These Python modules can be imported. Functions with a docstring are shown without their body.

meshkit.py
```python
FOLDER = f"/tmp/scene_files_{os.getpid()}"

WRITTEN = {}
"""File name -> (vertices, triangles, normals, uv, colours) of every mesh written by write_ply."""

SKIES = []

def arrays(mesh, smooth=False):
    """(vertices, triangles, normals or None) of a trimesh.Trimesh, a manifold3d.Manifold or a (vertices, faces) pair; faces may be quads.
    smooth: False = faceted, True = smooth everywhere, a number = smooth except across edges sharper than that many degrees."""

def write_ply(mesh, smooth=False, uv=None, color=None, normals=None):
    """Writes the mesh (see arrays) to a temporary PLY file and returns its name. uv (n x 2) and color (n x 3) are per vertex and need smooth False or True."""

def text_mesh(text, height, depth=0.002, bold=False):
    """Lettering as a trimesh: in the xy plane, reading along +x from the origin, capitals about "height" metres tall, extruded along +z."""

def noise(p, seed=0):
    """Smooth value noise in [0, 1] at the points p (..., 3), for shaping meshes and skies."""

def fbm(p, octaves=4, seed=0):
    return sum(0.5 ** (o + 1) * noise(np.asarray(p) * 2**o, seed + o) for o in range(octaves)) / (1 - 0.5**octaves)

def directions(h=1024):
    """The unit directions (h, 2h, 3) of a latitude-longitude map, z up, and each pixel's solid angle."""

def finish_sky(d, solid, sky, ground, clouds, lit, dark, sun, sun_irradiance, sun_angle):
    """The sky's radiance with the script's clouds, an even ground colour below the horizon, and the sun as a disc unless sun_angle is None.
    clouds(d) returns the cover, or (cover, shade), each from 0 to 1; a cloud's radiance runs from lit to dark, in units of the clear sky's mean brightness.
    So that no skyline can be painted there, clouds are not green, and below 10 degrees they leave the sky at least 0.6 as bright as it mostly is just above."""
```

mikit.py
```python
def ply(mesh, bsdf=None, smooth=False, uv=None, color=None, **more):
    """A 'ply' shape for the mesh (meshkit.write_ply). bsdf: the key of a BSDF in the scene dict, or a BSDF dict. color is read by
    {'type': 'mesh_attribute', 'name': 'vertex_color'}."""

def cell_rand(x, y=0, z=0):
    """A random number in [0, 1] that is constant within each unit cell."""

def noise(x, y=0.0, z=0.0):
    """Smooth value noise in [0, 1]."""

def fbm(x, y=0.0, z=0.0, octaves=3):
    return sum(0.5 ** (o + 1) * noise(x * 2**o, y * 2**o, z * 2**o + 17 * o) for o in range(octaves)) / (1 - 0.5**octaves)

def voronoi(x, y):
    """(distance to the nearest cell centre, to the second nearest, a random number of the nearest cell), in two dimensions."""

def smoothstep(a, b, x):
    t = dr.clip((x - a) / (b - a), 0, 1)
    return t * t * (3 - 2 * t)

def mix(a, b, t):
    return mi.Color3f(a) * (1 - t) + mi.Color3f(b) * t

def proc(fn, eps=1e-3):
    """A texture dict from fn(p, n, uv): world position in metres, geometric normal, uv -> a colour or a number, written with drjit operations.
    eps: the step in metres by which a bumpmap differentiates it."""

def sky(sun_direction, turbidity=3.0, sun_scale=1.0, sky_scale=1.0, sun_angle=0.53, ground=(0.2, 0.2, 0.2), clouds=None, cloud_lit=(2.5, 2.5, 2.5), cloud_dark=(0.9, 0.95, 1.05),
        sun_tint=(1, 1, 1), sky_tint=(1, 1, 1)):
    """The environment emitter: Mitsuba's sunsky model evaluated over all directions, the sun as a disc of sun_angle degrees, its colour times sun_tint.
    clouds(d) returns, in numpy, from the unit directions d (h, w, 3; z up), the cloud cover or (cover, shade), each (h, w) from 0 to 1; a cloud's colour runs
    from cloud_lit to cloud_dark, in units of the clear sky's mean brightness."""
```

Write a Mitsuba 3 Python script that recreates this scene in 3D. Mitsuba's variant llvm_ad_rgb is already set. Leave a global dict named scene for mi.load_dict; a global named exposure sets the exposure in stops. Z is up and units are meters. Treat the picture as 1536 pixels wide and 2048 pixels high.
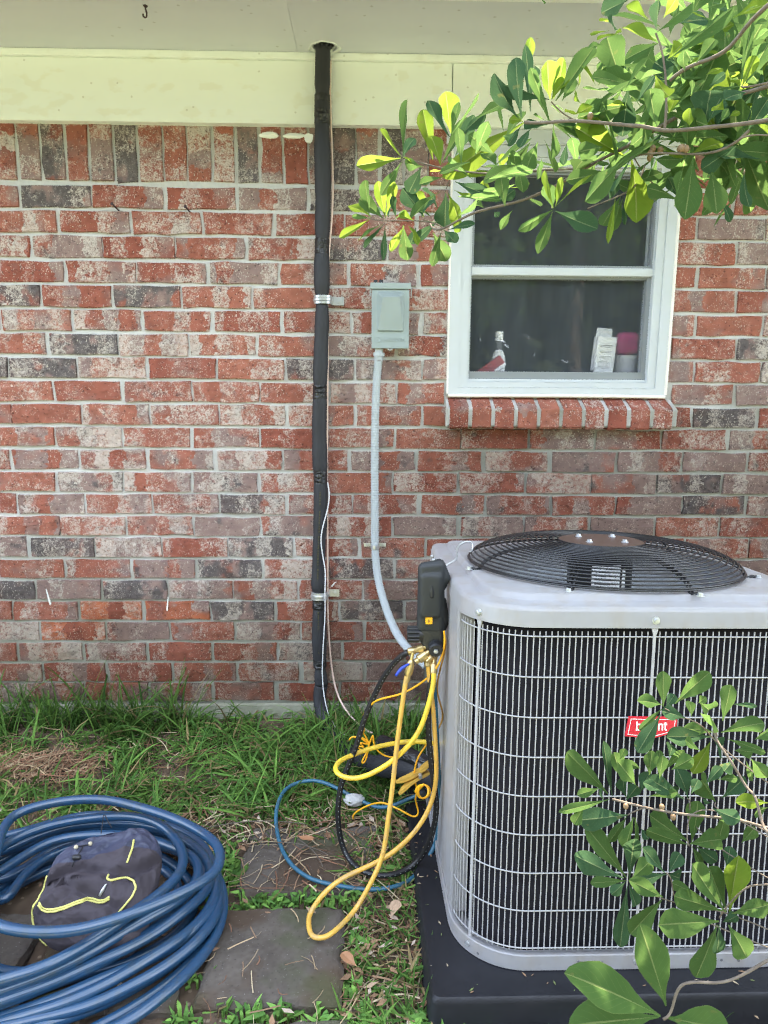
import math
import numpy as np
import trimesh
import mitsuba as mi
import drjit as dr
import manifold3d as m3
from scipy.interpolate import CubicSpline
from shapely.geometry import Polygon, box as sbox
import shapely
import mikit, meshkit
from mikit import noise, fbm, voronoi, cell_rand, smoothstep, mix, proc

T = mi.ScalarTransform4f
scene = {'type': 'scene'}
labels = {}

# ---------------------------------------------------------------- camera, sky, exposure
CAM = np.array([0.0, -2.156, 1.0751])
FWD = np.array([0.02086, 0.98383, -0.17786])
UPV = np.array([-0.00297, 0.17796, 0.98403])
scene['camera'] = {'type': 'perspective', 'fov': 56.53, 'fov_axis': 'x', 'near_clip': 0.05, 'far_clip': 400.0,
                   'to_world': T().look_at(origin=CAM.tolist(), target=(CAM + FWD).tolist(), up=UPV.tolist())}
SUN = np.array([0.14, 0.42, 0.90])


def cloud_cover(d):
    n = meshkit.fbm(np.stack([d[..., 0] / (d[..., 2] + 0.25), d[..., 1] / (d[..., 2] + 0.25), d[..., 2] * 0 + 3.1], -1) * 1.6, 5, seed=4)
    return np.clip((n - 0.30) * 3.2, 0, 0.92), np.clip((n - 0.55) * 2, 0, 0.6)


scene['sky'] = mikit.sky(SUN.tolist(), turbidity=3.5, clouds=cloud_cover, ground=(0.12, 0.14, 0.07), sky_tint=(0.93, 1.0, 1.09), sun_scale=1.0, cloud_lit=(2.55, 2.7, 2.9), cloud_dark=(0.9, 0.98, 1.1))
exposure = 4.5

# ---------------------------------------------------------------- helpers
rng = np.random.default_rng(11)


def numbered(key):
    if key not in scene and key not in labels and not any(k.startswith(key + '__') for k in scene):
        return key
    i = 1
    while f'{key}_{i:03d}' in scene or f'{key}_{i:03d}' in labels:
        i += 1
    return f'{key}_{i:03d}'


def thing(name, label, cat, group=None, kind=None):
    key = numbered(name)
    labels[key] = {'label': label, 'category': cat}
    if group:
        labels[key]['group'] = group
    if kind:
        labels[key]['kind'] = kind
    return key


COUNT = {}


def put(shape, name, parent=None):
    base = f'{parent}__{name}' if parent else name
    n = COUNT.get(base, 0)
    COUNT[base] = n + 1
    key = base if n == 0 else f'{base}_{n:03d}'
    scene[key] = shape
    return key


def part(name, mesh, mat, parent, smooth=False, label=None, kind=None, **kw):
    key = put(mikit.ply(mesh, mat, smooth=smooth, **kw), name, parent)
    if label or kind:
        labels[key] = {}
        if label:
            labels[key]['label'] = label
        if kind:
            labels[key]['kind'] = kind
    return key


def solo(name, mesh, mat, label, cat, smooth=False, group=None, kind=None, **kw):
    key = thing(name, label, cat, group, kind)
    scene[key] = mikit.ply(mesh, mat, smooth=smooth, **kw)
    return key


def cat(ms):
    return trimesh.util.concatenate([m if isinstance(m, trimesh.Trimesh) else to_tm(m) for m in ms])


def to_tm(m):
    mm = m.to_mesh()
    return trimesh.Trimesh(mm.vert_properties[:, :3], mm.tri_verts, process=False)


def bx(x0, x1, y0, y1, z0, z1):
    m = trimesh.creation.box((x1 - x0, y1 - y0, z1 - z0))
    m.apply_translation(((x0 + x1) / 2, (y0 + y1) / 2, (z0 + z1) / 2))
    return m


def rbox(x0, x1, y0, y1, z0, z1, r=0.003, seg=8):
    pts = []
    s = m3.Manifold.sphere(r, seg)
    parts = [s.translate((x, y, z)) for x in (x0 + r, x1 - r) for y in (y0 + r, y1 - r) for z in (z0 + r, z1 - r)]
    return to_tm(m3.Manifold.batch_hull(parts))


def spline(pts, step=0.006, closed=False):
    p = np.asarray(pts, float)
    keep = np.r_[True, np.linalg.norm(np.diff(p, axis=0), axis=1) > 1e-5]
    p = p[keep]
    t = np.r_[0, np.cumsum(np.linalg.norm(np.diff(p, axis=0), axis=1) ** 0.6)]
    L = np.linalg.norm(np.diff(p, axis=0), axis=1).sum()
    n = max(6, int(L / step))
    if len(p) == 2:
        return p[0] + (p[1] - p[0]) * np.linspace(0, 1, n)[:, None]
    return CubicSpline(t, p)(np.linspace(0, t[-1], n))


def tube(path, r, sides=10, cap=True, uvs=False):
    p = np.asarray(path, float)
    n = len(p)
    r = np.broadcast_to(np.asarray(r, float), (n,)) if np.ndim(r) < 1 or len(np.atleast_1d(r)) == n else np.interp(np.linspace(0, 1, n), np.linspace(0, 1, len(r)), r)
    t = np.gradient(p, axis=0)
    t /= np.linalg.norm(t, axis=1, keepdims=True) + 1e-12
    a = np.cross(t[0], [0, 0, 1.0] if abs(t[0][2]) < 0.9 else [1.0, 0, 0])
    a /= np.linalg.norm(a)
    A = [a]
    for i in range(1, n):
        a = A[-1] - t[i] * (A[-1] @ t[i])
        A.append(a / (np.linalg.norm(a) + 1e-12))
    A = np.array(A)
    B = np.cross(t, A)
    ang = np.arange(sides) * 2 * np.pi / sides
    v = p[:, None] + r[:, None, None] * (np.cos(ang)[None, :, None] * A[:, None] + np.sin(ang)[None, :, None] * B[:, None])
    v = v.reshape(-1, 3)
    i, j = np.meshgrid(np.arange(n - 1), np.arange(sides), indexing='ij')
    a0, a1 = i * sides + j, i * sides + (j + 1) % sides
    q = np.stack([a0, a1, a1 + sides, a0 + sides], -1).reshape(-1, 4)
    f = np.vstack([q[:, [0, 1, 2]], q[:, [0, 2, 3]]])
    if cap:
        k = len(v)
        v = np.vstack([v, p[:1], p[-1:]])
        jj = np.arange(sides)
        f = np.vstack([f, np.stack([np.full(sides, k), (jj + 1) % sides, jj], -1), np.stack([np.full(sides, k + 1), (n - 1) * sides + jj, (n - 1) * sides + (jj + 1) % sides], -1)])
    return trimesh.Trimesh(v, f, process=False)


def cyl(p0, p1, r0, r1=None, sides=16):
    r1 = r0 if r1 is None else r1
    p0, p1 = np.asarray(p0, float), np.asarray(p1, float)
    return tube(np.array([p0, p0 + (p1 - p0) * 0.5, p1]), np.array([r0, (r0 + r1) / 2, r1]), sides)


def lathe_along(p0, p1, profile, sides=16):
    """profile: (t along p0-p1, radius) pairs"""
    p0, p1 = np.asarray(p0, float), np.asarray(p1, float)
    d = p1 - p0
    return tube(np.array([p0 + d * t for t, _ in profile]), np.array([r for _, r in profile]), sides)


def loft(loops, close=True, cap0=False, cap1=False):
    """loops: list of (n,3) arrays, joined in order"""
    n = len(loops[0])
    v = np.vstack(loops)
    f = []
    j = np.arange(n)
    for i in range(len(loops) - 1):
        a, b = i * n + j, i * n + (j + 1) % n
        f += [np.stack([a, b, b + n], -1), np.stack([a, b + n, a + n], -1)]
    if cap0:
        v = np.vstack([v, loops[0].mean(0)])
        f.append(np.stack([(j + 1) % n, j, np.full(n, len(v) - 1)], -1))
    if cap1:
        v = np.vstack([v, loops[-1].mean(0)])
        k = (len(loops) - 1) * n
        f.append(np.stack([k + j, k + (j + 1) % n, np.full(n, len(v) - 1)], -1))
    return trimesh.Trimesh(v, np.vstack(f), process=False)


def extrude(poly, h):
    return trimesh.creation.extrude_polygon(poly, h, engine='earcut')


def facing(mesh):
    """a shape drawn in xy and extruded along +z, stood up to face -y: x stays, y becomes z, z becomes -y"""
    m = mesh.copy()
    v = np.array(m.vertices)
    m.vertices = np.stack([v[:, 0], -v[:, 2], v[:, 1]], -1)
    return m


# ---------------------------------------------------------------- measured places (metres)
TREE_LEAVES = [[0.056,-0.849,1.453,0.065,-0.828,1.553,0.009],[0.055,-0.884,1.446,0.068,-0.893,1.474,0.01],[0.049,-0.939,1.427,-0.022,-0.951,1.411,0.008],[0.051,-0.897,1.441,0.011,-0.922,1.471,0.008],[0.052,-0.94,1.428,0.069,-0.934,1.426,0.005],[0.135,-0.868,1.487,0.122,-0.888,1.544,0.013],[0.131,-0.894,1.473,0.089,-0.871,1.524,0.013],[0.108,-0.838,1.454,0.091,-0.817,1.54,0.01],[0.132,-0.899,1.473,0.142,-0.902,1.525,0.005],[0.136,-0.865,1.486,0.178,-0.901,1.536,0.005],[0.149,-0.879,1.479,0.185,-0.894,1.515,0.009],[0.146,-0.84,1.458,0.171,-0.874,1.514,0.009],[0.121,-0.864,1.441,0.167,-0.841,1.52,0.008],[0.114,-0.919,1.423,0.102,-0.903,1.477,0.011],[0.263,-0.841,1.515,0.122,-0.917,1.41,0.014],[0.124,-0.861,1.462,0.1,-0.873,1.469,0.005],[0.052,-0.886,1.436,0.016,-0.893,1.381,0.007],[0.085,-0.922,1.42,0.053,-0.928,1.421,0.007],[0.087,-0.849,1.438,0.067,-0.859,1.396,0.01],[-0.001,-0.928,1.342,-0.007,-0.921,1.398,0.008],[0.002,-0.892,1.348,-0.034,-0.883,1.377,0.009],[0.021,-0.918,1.341,-0.015,-0.928,1.371,0.01],[0.027,-0.85,1.355,0.014,-0.853,1.414,0.008],[0.027,-0.885,1.352,0.039,-0.902,1.402,0.006],[0.001,-0.944,1.335,-0.03,-0.935,1.34,0.003],[-0.001,-0.936,1.335,-0.048,-0.922,1.307,0.006],[0.021,-0.902,1.335,-0.024,-0.885,1.317,0.005],[0.023,-0.898,1.336,-0.007,-0.882,1.298,0.006],[0.026,-0.879,1.339,0.021,-0.896,1.277,0.004],[0.032,-0.857,1.356,0.021,-0.832,1.387,0.011],[0.044,-0.89,1.347,0.033,-0.901,1.379,0.005],[0.12,-0.869,1.395,0.064,-0.894,1.357,0.009],[0.129,-0.863,1.394,0.129,-0.859,1.337,0.014],[0.129,-0.901,1.385,0.165,-0.887,1.334,0.017],[0.138,-0.923,1.397,0.196,-0.932,1.371,0.008],[0.093,-0.85,1.358,0.076,-0.857,1.397,0.011],[0.092,-0.86,1.358,0.056,-0.858,1.405,0.011],[0.117,-0.833,1.377,0.11,-0.818,1.42,0.011],[0.057,-0.859,1.343,0.067,-0.846,1.287,0.009],[0.056,-0.928,1.327,0.032,-0.922,1.289,0.005],[0.08,-0.844,1.342,0.073,-0.848,1.316,0.008],[0.115,-0.88,1.346,0.074,-0.883,1.311,0.006],[0.094,-0.831,1.356,0.118,-0.836,1.352,0.008],[0.123,-0.898,1.328,0.144,-0.914,1.301,0.008],[0.119,-0.895,1.324,0.106,-0.892,1.27,0.006],[0.111,-0.834,1.336,0.136,-0.817,1.292,0.011],[0.122,-0.907,1.419,0.099,-0.898,1.415,0.005],[0.118,-0.923,1.404,0.081,-0.914,1.394,0.006],[0.041,-0.927,1.337,0.053,-0.93,1.353,0.007],[0.07,-0.937,1.334,0.047,-0.931,1.344,0.007],[0.146,-0.846,1.436,0.167,-0.855,1.436,0.006],[0.151,-0.883,1.416,0.194,-0.895,1.423,0.005],[0.191,-0.887,1.366,0.172,-0.864,1.385,0.01],[0.205,-0.933,1.415,0.185,-0.923,1.451,0.013],[0.211,-0.912,1.418,0.216,-0.915,1.443,0.01],[0.125,-0.939,1.319,0.166,-0.961,1.328,0.006],[0.136,-0.922,1.385,0.166,-0.929,1.371,0.007],[0.246,-0.835,1.411,0.271,-0.861,1.403,0.011],[0.235,-0.891,1.4,0.211,-0.889,1.412,0.007],[0.274,-0.843,1.482,0.238,-0.853,1.443,0.011],[0.212,-0.851,1.389,0.196,-0.856,1.419,0.01],[0.212,-0.875,1.377,0.246,-0.869,1.396,0.008],[0.24,-0.886,1.363,0.219,-0.882,1.335,0.005],[0.213,-0.862,1.365,0.22,-0.874,1.354,0.006],[0.082,-0.941,1.336,0.093,-0.954,1.365,0.008],[0.063,-0.92,1.329,0.084,-0.93,1.305,0.007],[0.099,-0.94,1.339,0.082,-0.946,1.349,0.007],[0.222,-1.142,1.39,0.208,-1.131,1.361,0.008],[0.221,-1.177,1.361,0.216,-1.155,1.345,0.012],[0.244,-1.131,1.417,0.243,-1.121,1.375,0.015],[0.249,-1.094,1.429,0.212,-1.1,1.417,0.009],[0.25,-1.127,1.417,0.278,-1.134,1.396,0.012],[0.348,-1.111,1.384,0.27,-1.133,1.412,0.014],[0.355,-1.104,1.388,0.383,-1.107,1.432,0.009],[0.354,-1.124,1.376,0.375,-1.126,1.298,0.018],[0.333,-1.182,1.359,0.319,-1.184,1.317,0.01],[0.312,-1.219,1.348,0.253,-1.252,1.289,0.01],[0.244,-1.152,1.304,0.197,-1.156,1.276,0.005],[0.254,-1.109,1.311,0.231,-1.135,1.256,0.006],[0.248,-1.148,1.303,0.303,-1.152,1.277,0.011],[0.246,-1.142,1.308,0.24,-1.138,1.338,0.008],[0.247,-1.152,1.308,0.258,-1.152,1.342,0.006],[0.246,-1.157,1.307,0.292,-1.154,1.351,0.005],[0.235,-1.191,1.297,0.218,-1.192,1.34,0.006],[0.34,-1.132,1.326,0.313,-1.146,1.287,0.008],[0.358,-1.087,1.334,0.346,-1.08,1.292,0.006],[0.358,-1.092,1.33,0.366,-1.099,1.3,0.006],[0.323,-1.164,1.318,0.312,-1.18,1.256,0.003],[0.398,-1.219,1.351,0.382,-1.253,1.276,0.011],[0.406,-1.191,1.361,0.367,-1.179,1.35,0.009],[0.402,-1.203,1.36,0.443,-1.198,1.38,0.008],[0.404,-1.191,1.365,0.389,-1.209,1.399,0.011],[0.46,-1.199,1.371,0.419,-1.194,1.343,0.008],[0.49,-1.156,1.386,0.528,-1.157,1.303,0.015],[0.478,-1.162,1.351,0.44,-1.178,1.295,0.006],[0.484,-1.158,1.358,0.475,-1.14,1.311,0.007],[0.474,-1.198,1.341,0.48,-1.191,1.3,0.007],[0.451,-1.191,1.307,0.465,-1.199,1.285,0.005],[0.398,-1.181,1.311,0.361,-1.195,1.329,0.012],[0.435,-1.095,1.334,0.415,-1.101,1.36,0.006],[0.39,-1.201,1.306,0.381,-1.218,1.335,0.01],[0.343,-1.217,1.326,0.353,-1.226,1.346,0.006],[0.301,-1.167,1.378,0.272,-1.187,1.369,0.009],[0.317,-1.089,1.386,0.328,-1.082,1.406,0.006],[0.248,-1.192,1.374,0.244,-1.191,1.349,0.004],[0.336,-1.097,1.328,0.34,-1.108,1.351,0.007],[0.516,-1.106,1.377,0.495,-1.11,1.39,0.006],[0.401,-1.116,1.393,0.421,-1.123,1.369,0.007],[0.3,-1.138,1.365,0.319,-1.139,1.371,0.006],[0.191,-1.183,1.406,0.179,-1.169,1.487,0.009],[0.205,-1.097,1.486,0.214,-1.101,1.533,0.006],[0.209,-1.149,1.425,0.209,-1.122,1.511,0.006],[0.194,-1.151,1.416,0.157,-1.135,1.464,0.01],[0.234,-1.146,1.441,0.171,-1.156,1.456,0.009],[0.233,-1.153,1.439,0.219,-1.175,1.476,0.011],[0.233,-1.163,1.435,0.245,-1.173,1.461,0.007],[0.222,-1.188,1.41,0.199,-1.19,1.461,0.005],[0.24,-1.143,1.442,0.25,-1.17,1.481,0.008],[0.235,-1.177,1.428,0.287,-1.152,1.5,0.009],[0.242,-1.18,1.427,0.256,-1.185,1.453,0.005],[0.298,-1.082,1.514,0.336,-1.101,1.525,0.007],[0.329,-1.147,1.458,0.309,-1.133,1.52,0.013],[0.304,-1.194,1.503,0.293,-1.176,1.521,0.009],[0.322,-1.114,1.551,0.31,-1.099,1.561,0.007],[0.331,-1.138,1.563,0.298,-1.148,1.546,0.008],[0.326,-1.089,1.549,0.301,-1.08,1.552,0.003],[0.308,-1.187,1.502,0.28,-1.188,1.498,0.005],[0.292,-1.174,1.495,0.274,-1.176,1.495,0.004],[0.342,-1.107,1.47,0.29,-1.1,1.463,0.008],[0.282,-1.173,1.421,0.317,-1.182,1.44,0.005],[0.31,-1.145,1.435,0.325,-1.162,1.427,0.009],[0.261,-1.101,1.438,0.248,-1.105,1.451,0.007],[0.255,-1.143,1.427,0.274,-1.127,1.441,0.009],[0.266,-1.152,1.421,0.289,-1.144,1.431,0.007],[0.249,-1.136,1.416,0.281,-1.112,1.411,0.01],[0.343,-1.128,1.465,0.343,-1.114,1.408,0.011],[0.288,-1.165,1.451,0.271,-1.172,1.474,0.008],[0.285,-1.089,1.476,0.292,-1.091,1.5,0.008],[0.294,-1.081,1.46,0.276,-1.089,1.471,0.008],[0.241,-1.102,1.43,0.222,-1.103,1.434,0.005],[0.202,-1.139,1.416,0.184,-1.134,1.424,0.005],[0.192,-1.18,1.398,0.173,-1.182,1.373,0.004],[0.207,-1.166,1.399,0.191,-1.171,1.377,0.006],[0.312,-1.098,1.477,0.316,-1.103,1.506,0.006],[0.322,-1.102,1.477,0.318,-1.113,1.494,0.005],[0.347,-1.076,1.488,0.334,-1.061,1.496,0.009],[0.226,-1.114,1.575,0.227,-1.117,1.566,0.003],[0.26,-1.117,1.437,0.251,-1.121,1.446,0.004],[0.283,-1.151,1.421,0.305,-1.163,1.42,0.005],[0.204,-1.187,1.465,0.208,-1.192,1.453,0.004],[0.303,-1.327,1.434,0.278,-1.296,1.453,0.017],[0.34,-1.224,1.489,0.335,-1.243,1.514,0.007],[0.296,-1.347,1.434,0.322,-1.368,1.454,0.008],[0.362,-1.207,1.49,0.38,-1.199,1.524,0.007],[0.284,-1.353,1.443,0.262,-1.345,1.457,0.007],[0.312,-1.32,1.46,0.322,-1.326,1.475,0.005],[0.344,-1.262,1.444,0.399,-1.292,1.486,0.008],[0.386,-1.2,1.482,0.44,-1.212,1.509,0.008],[0.351,-1.265,1.48,0.385,-1.264,1.488,0.007],[0.343,-1.311,1.47,0.363,-1.308,1.47,0.003],[0.422,-1.197,1.484,0.445,-1.196,1.514,0.005],[0.341,-1.343,1.407,0.362,-1.336,1.432,0.005],[0.418,-1.249,1.463,0.414,-1.25,1.479,0.004],[0.419,-1.251,1.463,0.424,-1.256,1.476,0.004],[0.407,-1.307,1.399,0.415,-1.311,1.468,0.005],[0.391,-1.345,1.385,0.401,-1.344,1.413,0.005],[0.403,-1.327,1.394,0.417,-1.34,1.428,0.007],[0.452,-1.212,1.435,0.42,-1.211,1.438,0.008],[0.409,-1.317,1.389,0.381,-1.334,1.38,0.007],[0.466,-1.196,1.383,0.504,-1.172,1.463,0.01],[0.459,-1.228,1.38,0.476,-1.237,1.413,0.008],[0.394,-1.263,1.377,0.408,-1.262,1.406,0.008],[0.373,-1.342,1.351,0.381,-1.34,1.365,0.003],[0.414,-1.273,1.38,0.426,-1.273,1.388,0.004],[0.364,-1.238,1.402,0.387,-1.258,1.426,0.005],[0.324,-1.322,1.365,0.332,-1.316,1.38,0.005],[0.312,-1.308,1.408,0.323,-1.316,1.378,0.011],[0.278,-1.344,1.386,0.298,-1.351,1.401,0.006],[0.292,-1.266,1.406,0.306,-1.289,1.436,0.007],[0.292,-1.31,1.38,0.308,-1.319,1.402,0.004],[0.309,-1.331,1.349,0.298,-1.324,1.385,0.01],[0.362,-1.202,1.377,0.464,-1.175,1.391,0.007],[0.364,-1.285,1.364,0.363,-1.272,1.382,0.009],[0.357,-1.272,1.399,0.341,-1.274,1.402,0.004],[0.351,-1.239,1.454,0.373,-1.234,1.475,0.007],[0.373,-1.212,1.454,0.36,-1.228,1.462,0.007],[0.34,-1.318,1.409,0.337,-1.312,1.427,0.005],[0.383,-1.214,1.455,0.397,-1.223,1.464,0.005],[0.371,-1.322,1.466,0.382,-1.309,1.485,0.006],[0.441,-1.202,1.515,0.471,-1.226,1.525,0.009],[0.352,-1.326,1.466,0.374,-1.329,1.474,0.004],[0.378,-1.268,1.448,0.404,-1.263,1.453,0.004],[0.402,-1.267,1.359,0.413,-1.267,1.358,0.003],[0.269,-1.318,1.446,0.264,-1.311,1.452,0.007],[0.445,-1.263,1.435,0.46,-1.256,1.452,0.007],[0.409,-1.326,1.436,0.419,-1.333,1.444,0.006],[0.418,-1.299,1.463,0.433,-1.303,1.468,0.004],[0.416,-1.283,1.484,0.419,-1.297,1.487,0.006],[0.47,-1.224,1.465,0.486,-1.209,1.457,0.008],[0.444,-1.21,1.464,0.458,-1.218,1.468,0.005],[0.368,-1.307,1.41,0.386,-1.308,1.42,0.004],[0.381,-1.288,1.406,0.395,-1.295,1.415,0.004],[0.463,-1.239,1.385,0.481,-1.234,1.373,0.005],[0.348,-1.32,1.384,0.349,-1.326,1.397,0.003],[0.405,-1.273,1.398,0.394,-1.28,1.378,0.005],[0.493,-0.952,1.541,0.53,-0.905,1.526,0.01],[0.448,-1.168,1.404,0.474,-1.138,1.452,0.01],[0.426,-1.088,1.464,0.499,-1.066,1.466,0.012],[0.55,-0.927,1.528,0.523,-0.871,1.526,0.009],[0.595,-0.922,1.635,0.564,-0.953,1.702,0.012],[0.516,-1.113,1.524,0.526,-1.152,1.466,0.01],[0.601,-0.991,1.478,0.584,-1.046,1.487,0.008],[0.438,-0.881,1.543,0.418,-0.861,1.597,0.01],[0.392,-1.05,1.46,0.399,-1.122,1.495,0.011],[0.424,-1.057,1.526,0.491,-1.047,1.568,0.016],[0.544,-0.959,1.545,0.577,-0.937,1.481,0.013],[0.602,-0.989,1.46,0.681,-0.965,1.467,0.012],[0.511,-1.105,1.57,0.527,-1.055,1.593,0.01],[0.57,-0.954,1.51,0.628,-0.967,1.553,0.014],[0.578,-1.039,1.491,0.58,-0.977,1.477,0.012],[0.507,-1.164,1.464,0.54,-1.128,1.513,0.014],[0.542,-1.065,1.409,0.5,-1.027,1.452,0.012],[0.632,-0.881,1.545,0.646,-0.843,1.581,0.01],[0.439,-1.121,1.518,0.491,-1.092,1.485,0.01],[0.523,-0.973,1.586,0.51,-0.895,1.604,0.014],[0.427,-1.155,1.448,0.394,-1.213,1.423,0.012],[0.464,-0.915,1.556,0.502,-0.954,1.576,0.009],[0.433,-1.01,1.45,0.383,-1.053,1.446,0.013],[0.616,-0.932,1.437,0.638,-0.999,1.479,0.016],[0.422,-1.111,1.402,0.407,-1.059,1.457,0.015],[0.49,-1.079,1.539,0.548,-1.028,1.522,0.012],[0.457,-0.937,1.521,0.425,-0.876,1.546,0.011],[0.541,-1.102,1.483,0.502,-1.111,1.449,0.01],[0.506,-0.925,1.43,0.525,-0.902,1.477,0.01],[0.491,-1.2,1.356,0.436,-1.187,1.363,0.009],[0.622,-0.906,1.503,0.649,-0.85,1.532,0.012],[0.422,-1.187,1.393,0.397,-1.258,1.421,0.014],[0.506,-0.966,1.513,0.45,-0.976,1.532,0.011],[0.445,-1.159,1.51,0.438,-1.165,1.429,0.013],[0.455,-1.132,1.384,0.489,-1.122,1.437,0.012],[0.545,-0.884,1.554,0.55,-0.917,1.621,0.012],[0.544,-0.892,1.613,0.603,-0.886,1.623,0.011],[0.447,-1.102,1.403,0.48,-1.158,1.381,0.01],[0.51,-1.173,1.404,0.522,-1.209,1.351,0.009],[0.451,-0.932,1.466,0.432,-0.884,1.473,0.01],[0.441,-1.11,1.424,0.403,-1.179,1.412,0.015],[0.486,-0.887,1.489,0.445,-0.9,1.447,0.011],[0.438,-1.14,1.531,0.444,-1.158,1.612,0.013],[0.444,-1.117,1.456,0.452,-1.167,1.394,0.013],[0.547,-1.08,1.579,0.566,-1.031,1.593,0.01],[0.496,-1.093,1.421,0.542,-1.122,1.428,0.009],[0.43,-1.09,1.514,0.465,-1.109,1.475,0.009],[0.61,-0.954,1.509,0.568,-0.931,1.557,0.01],[0.547,-0.951,1.453,0.566,-0.893,1.51,0.014],[0.53,-1.086,1.496,0.519,-1.028,1.49,0.011],[0.51,-1.148,1.524,0.527,-1.098,1.52,0.01],[0.577,-0.946,1.562,0.625,-0.906,1.543,0.012],[0.498,-0.96,1.587,0.463,-1.007,1.535,0.013],[0.551,-0.916,1.646,0.494,-0.931,1.625,0.012],[0.513,-1.018,1.529,0.565,-1.027,1.478,0.011],[0.433,-0.921,1.514,0.4,-0.887,1.58,0.014],[0.495,-1.002,1.539,0.542,-1.025,1.525,0.009],[0.494,-1.176,1.519,0.417,-1.153,1.511,0.014],[0.463,-1.059,1.482,0.408,-1.044,1.534,0.014],[0.534,-1.114,1.447,0.477,-1.087,1.464,0.011]]
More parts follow.
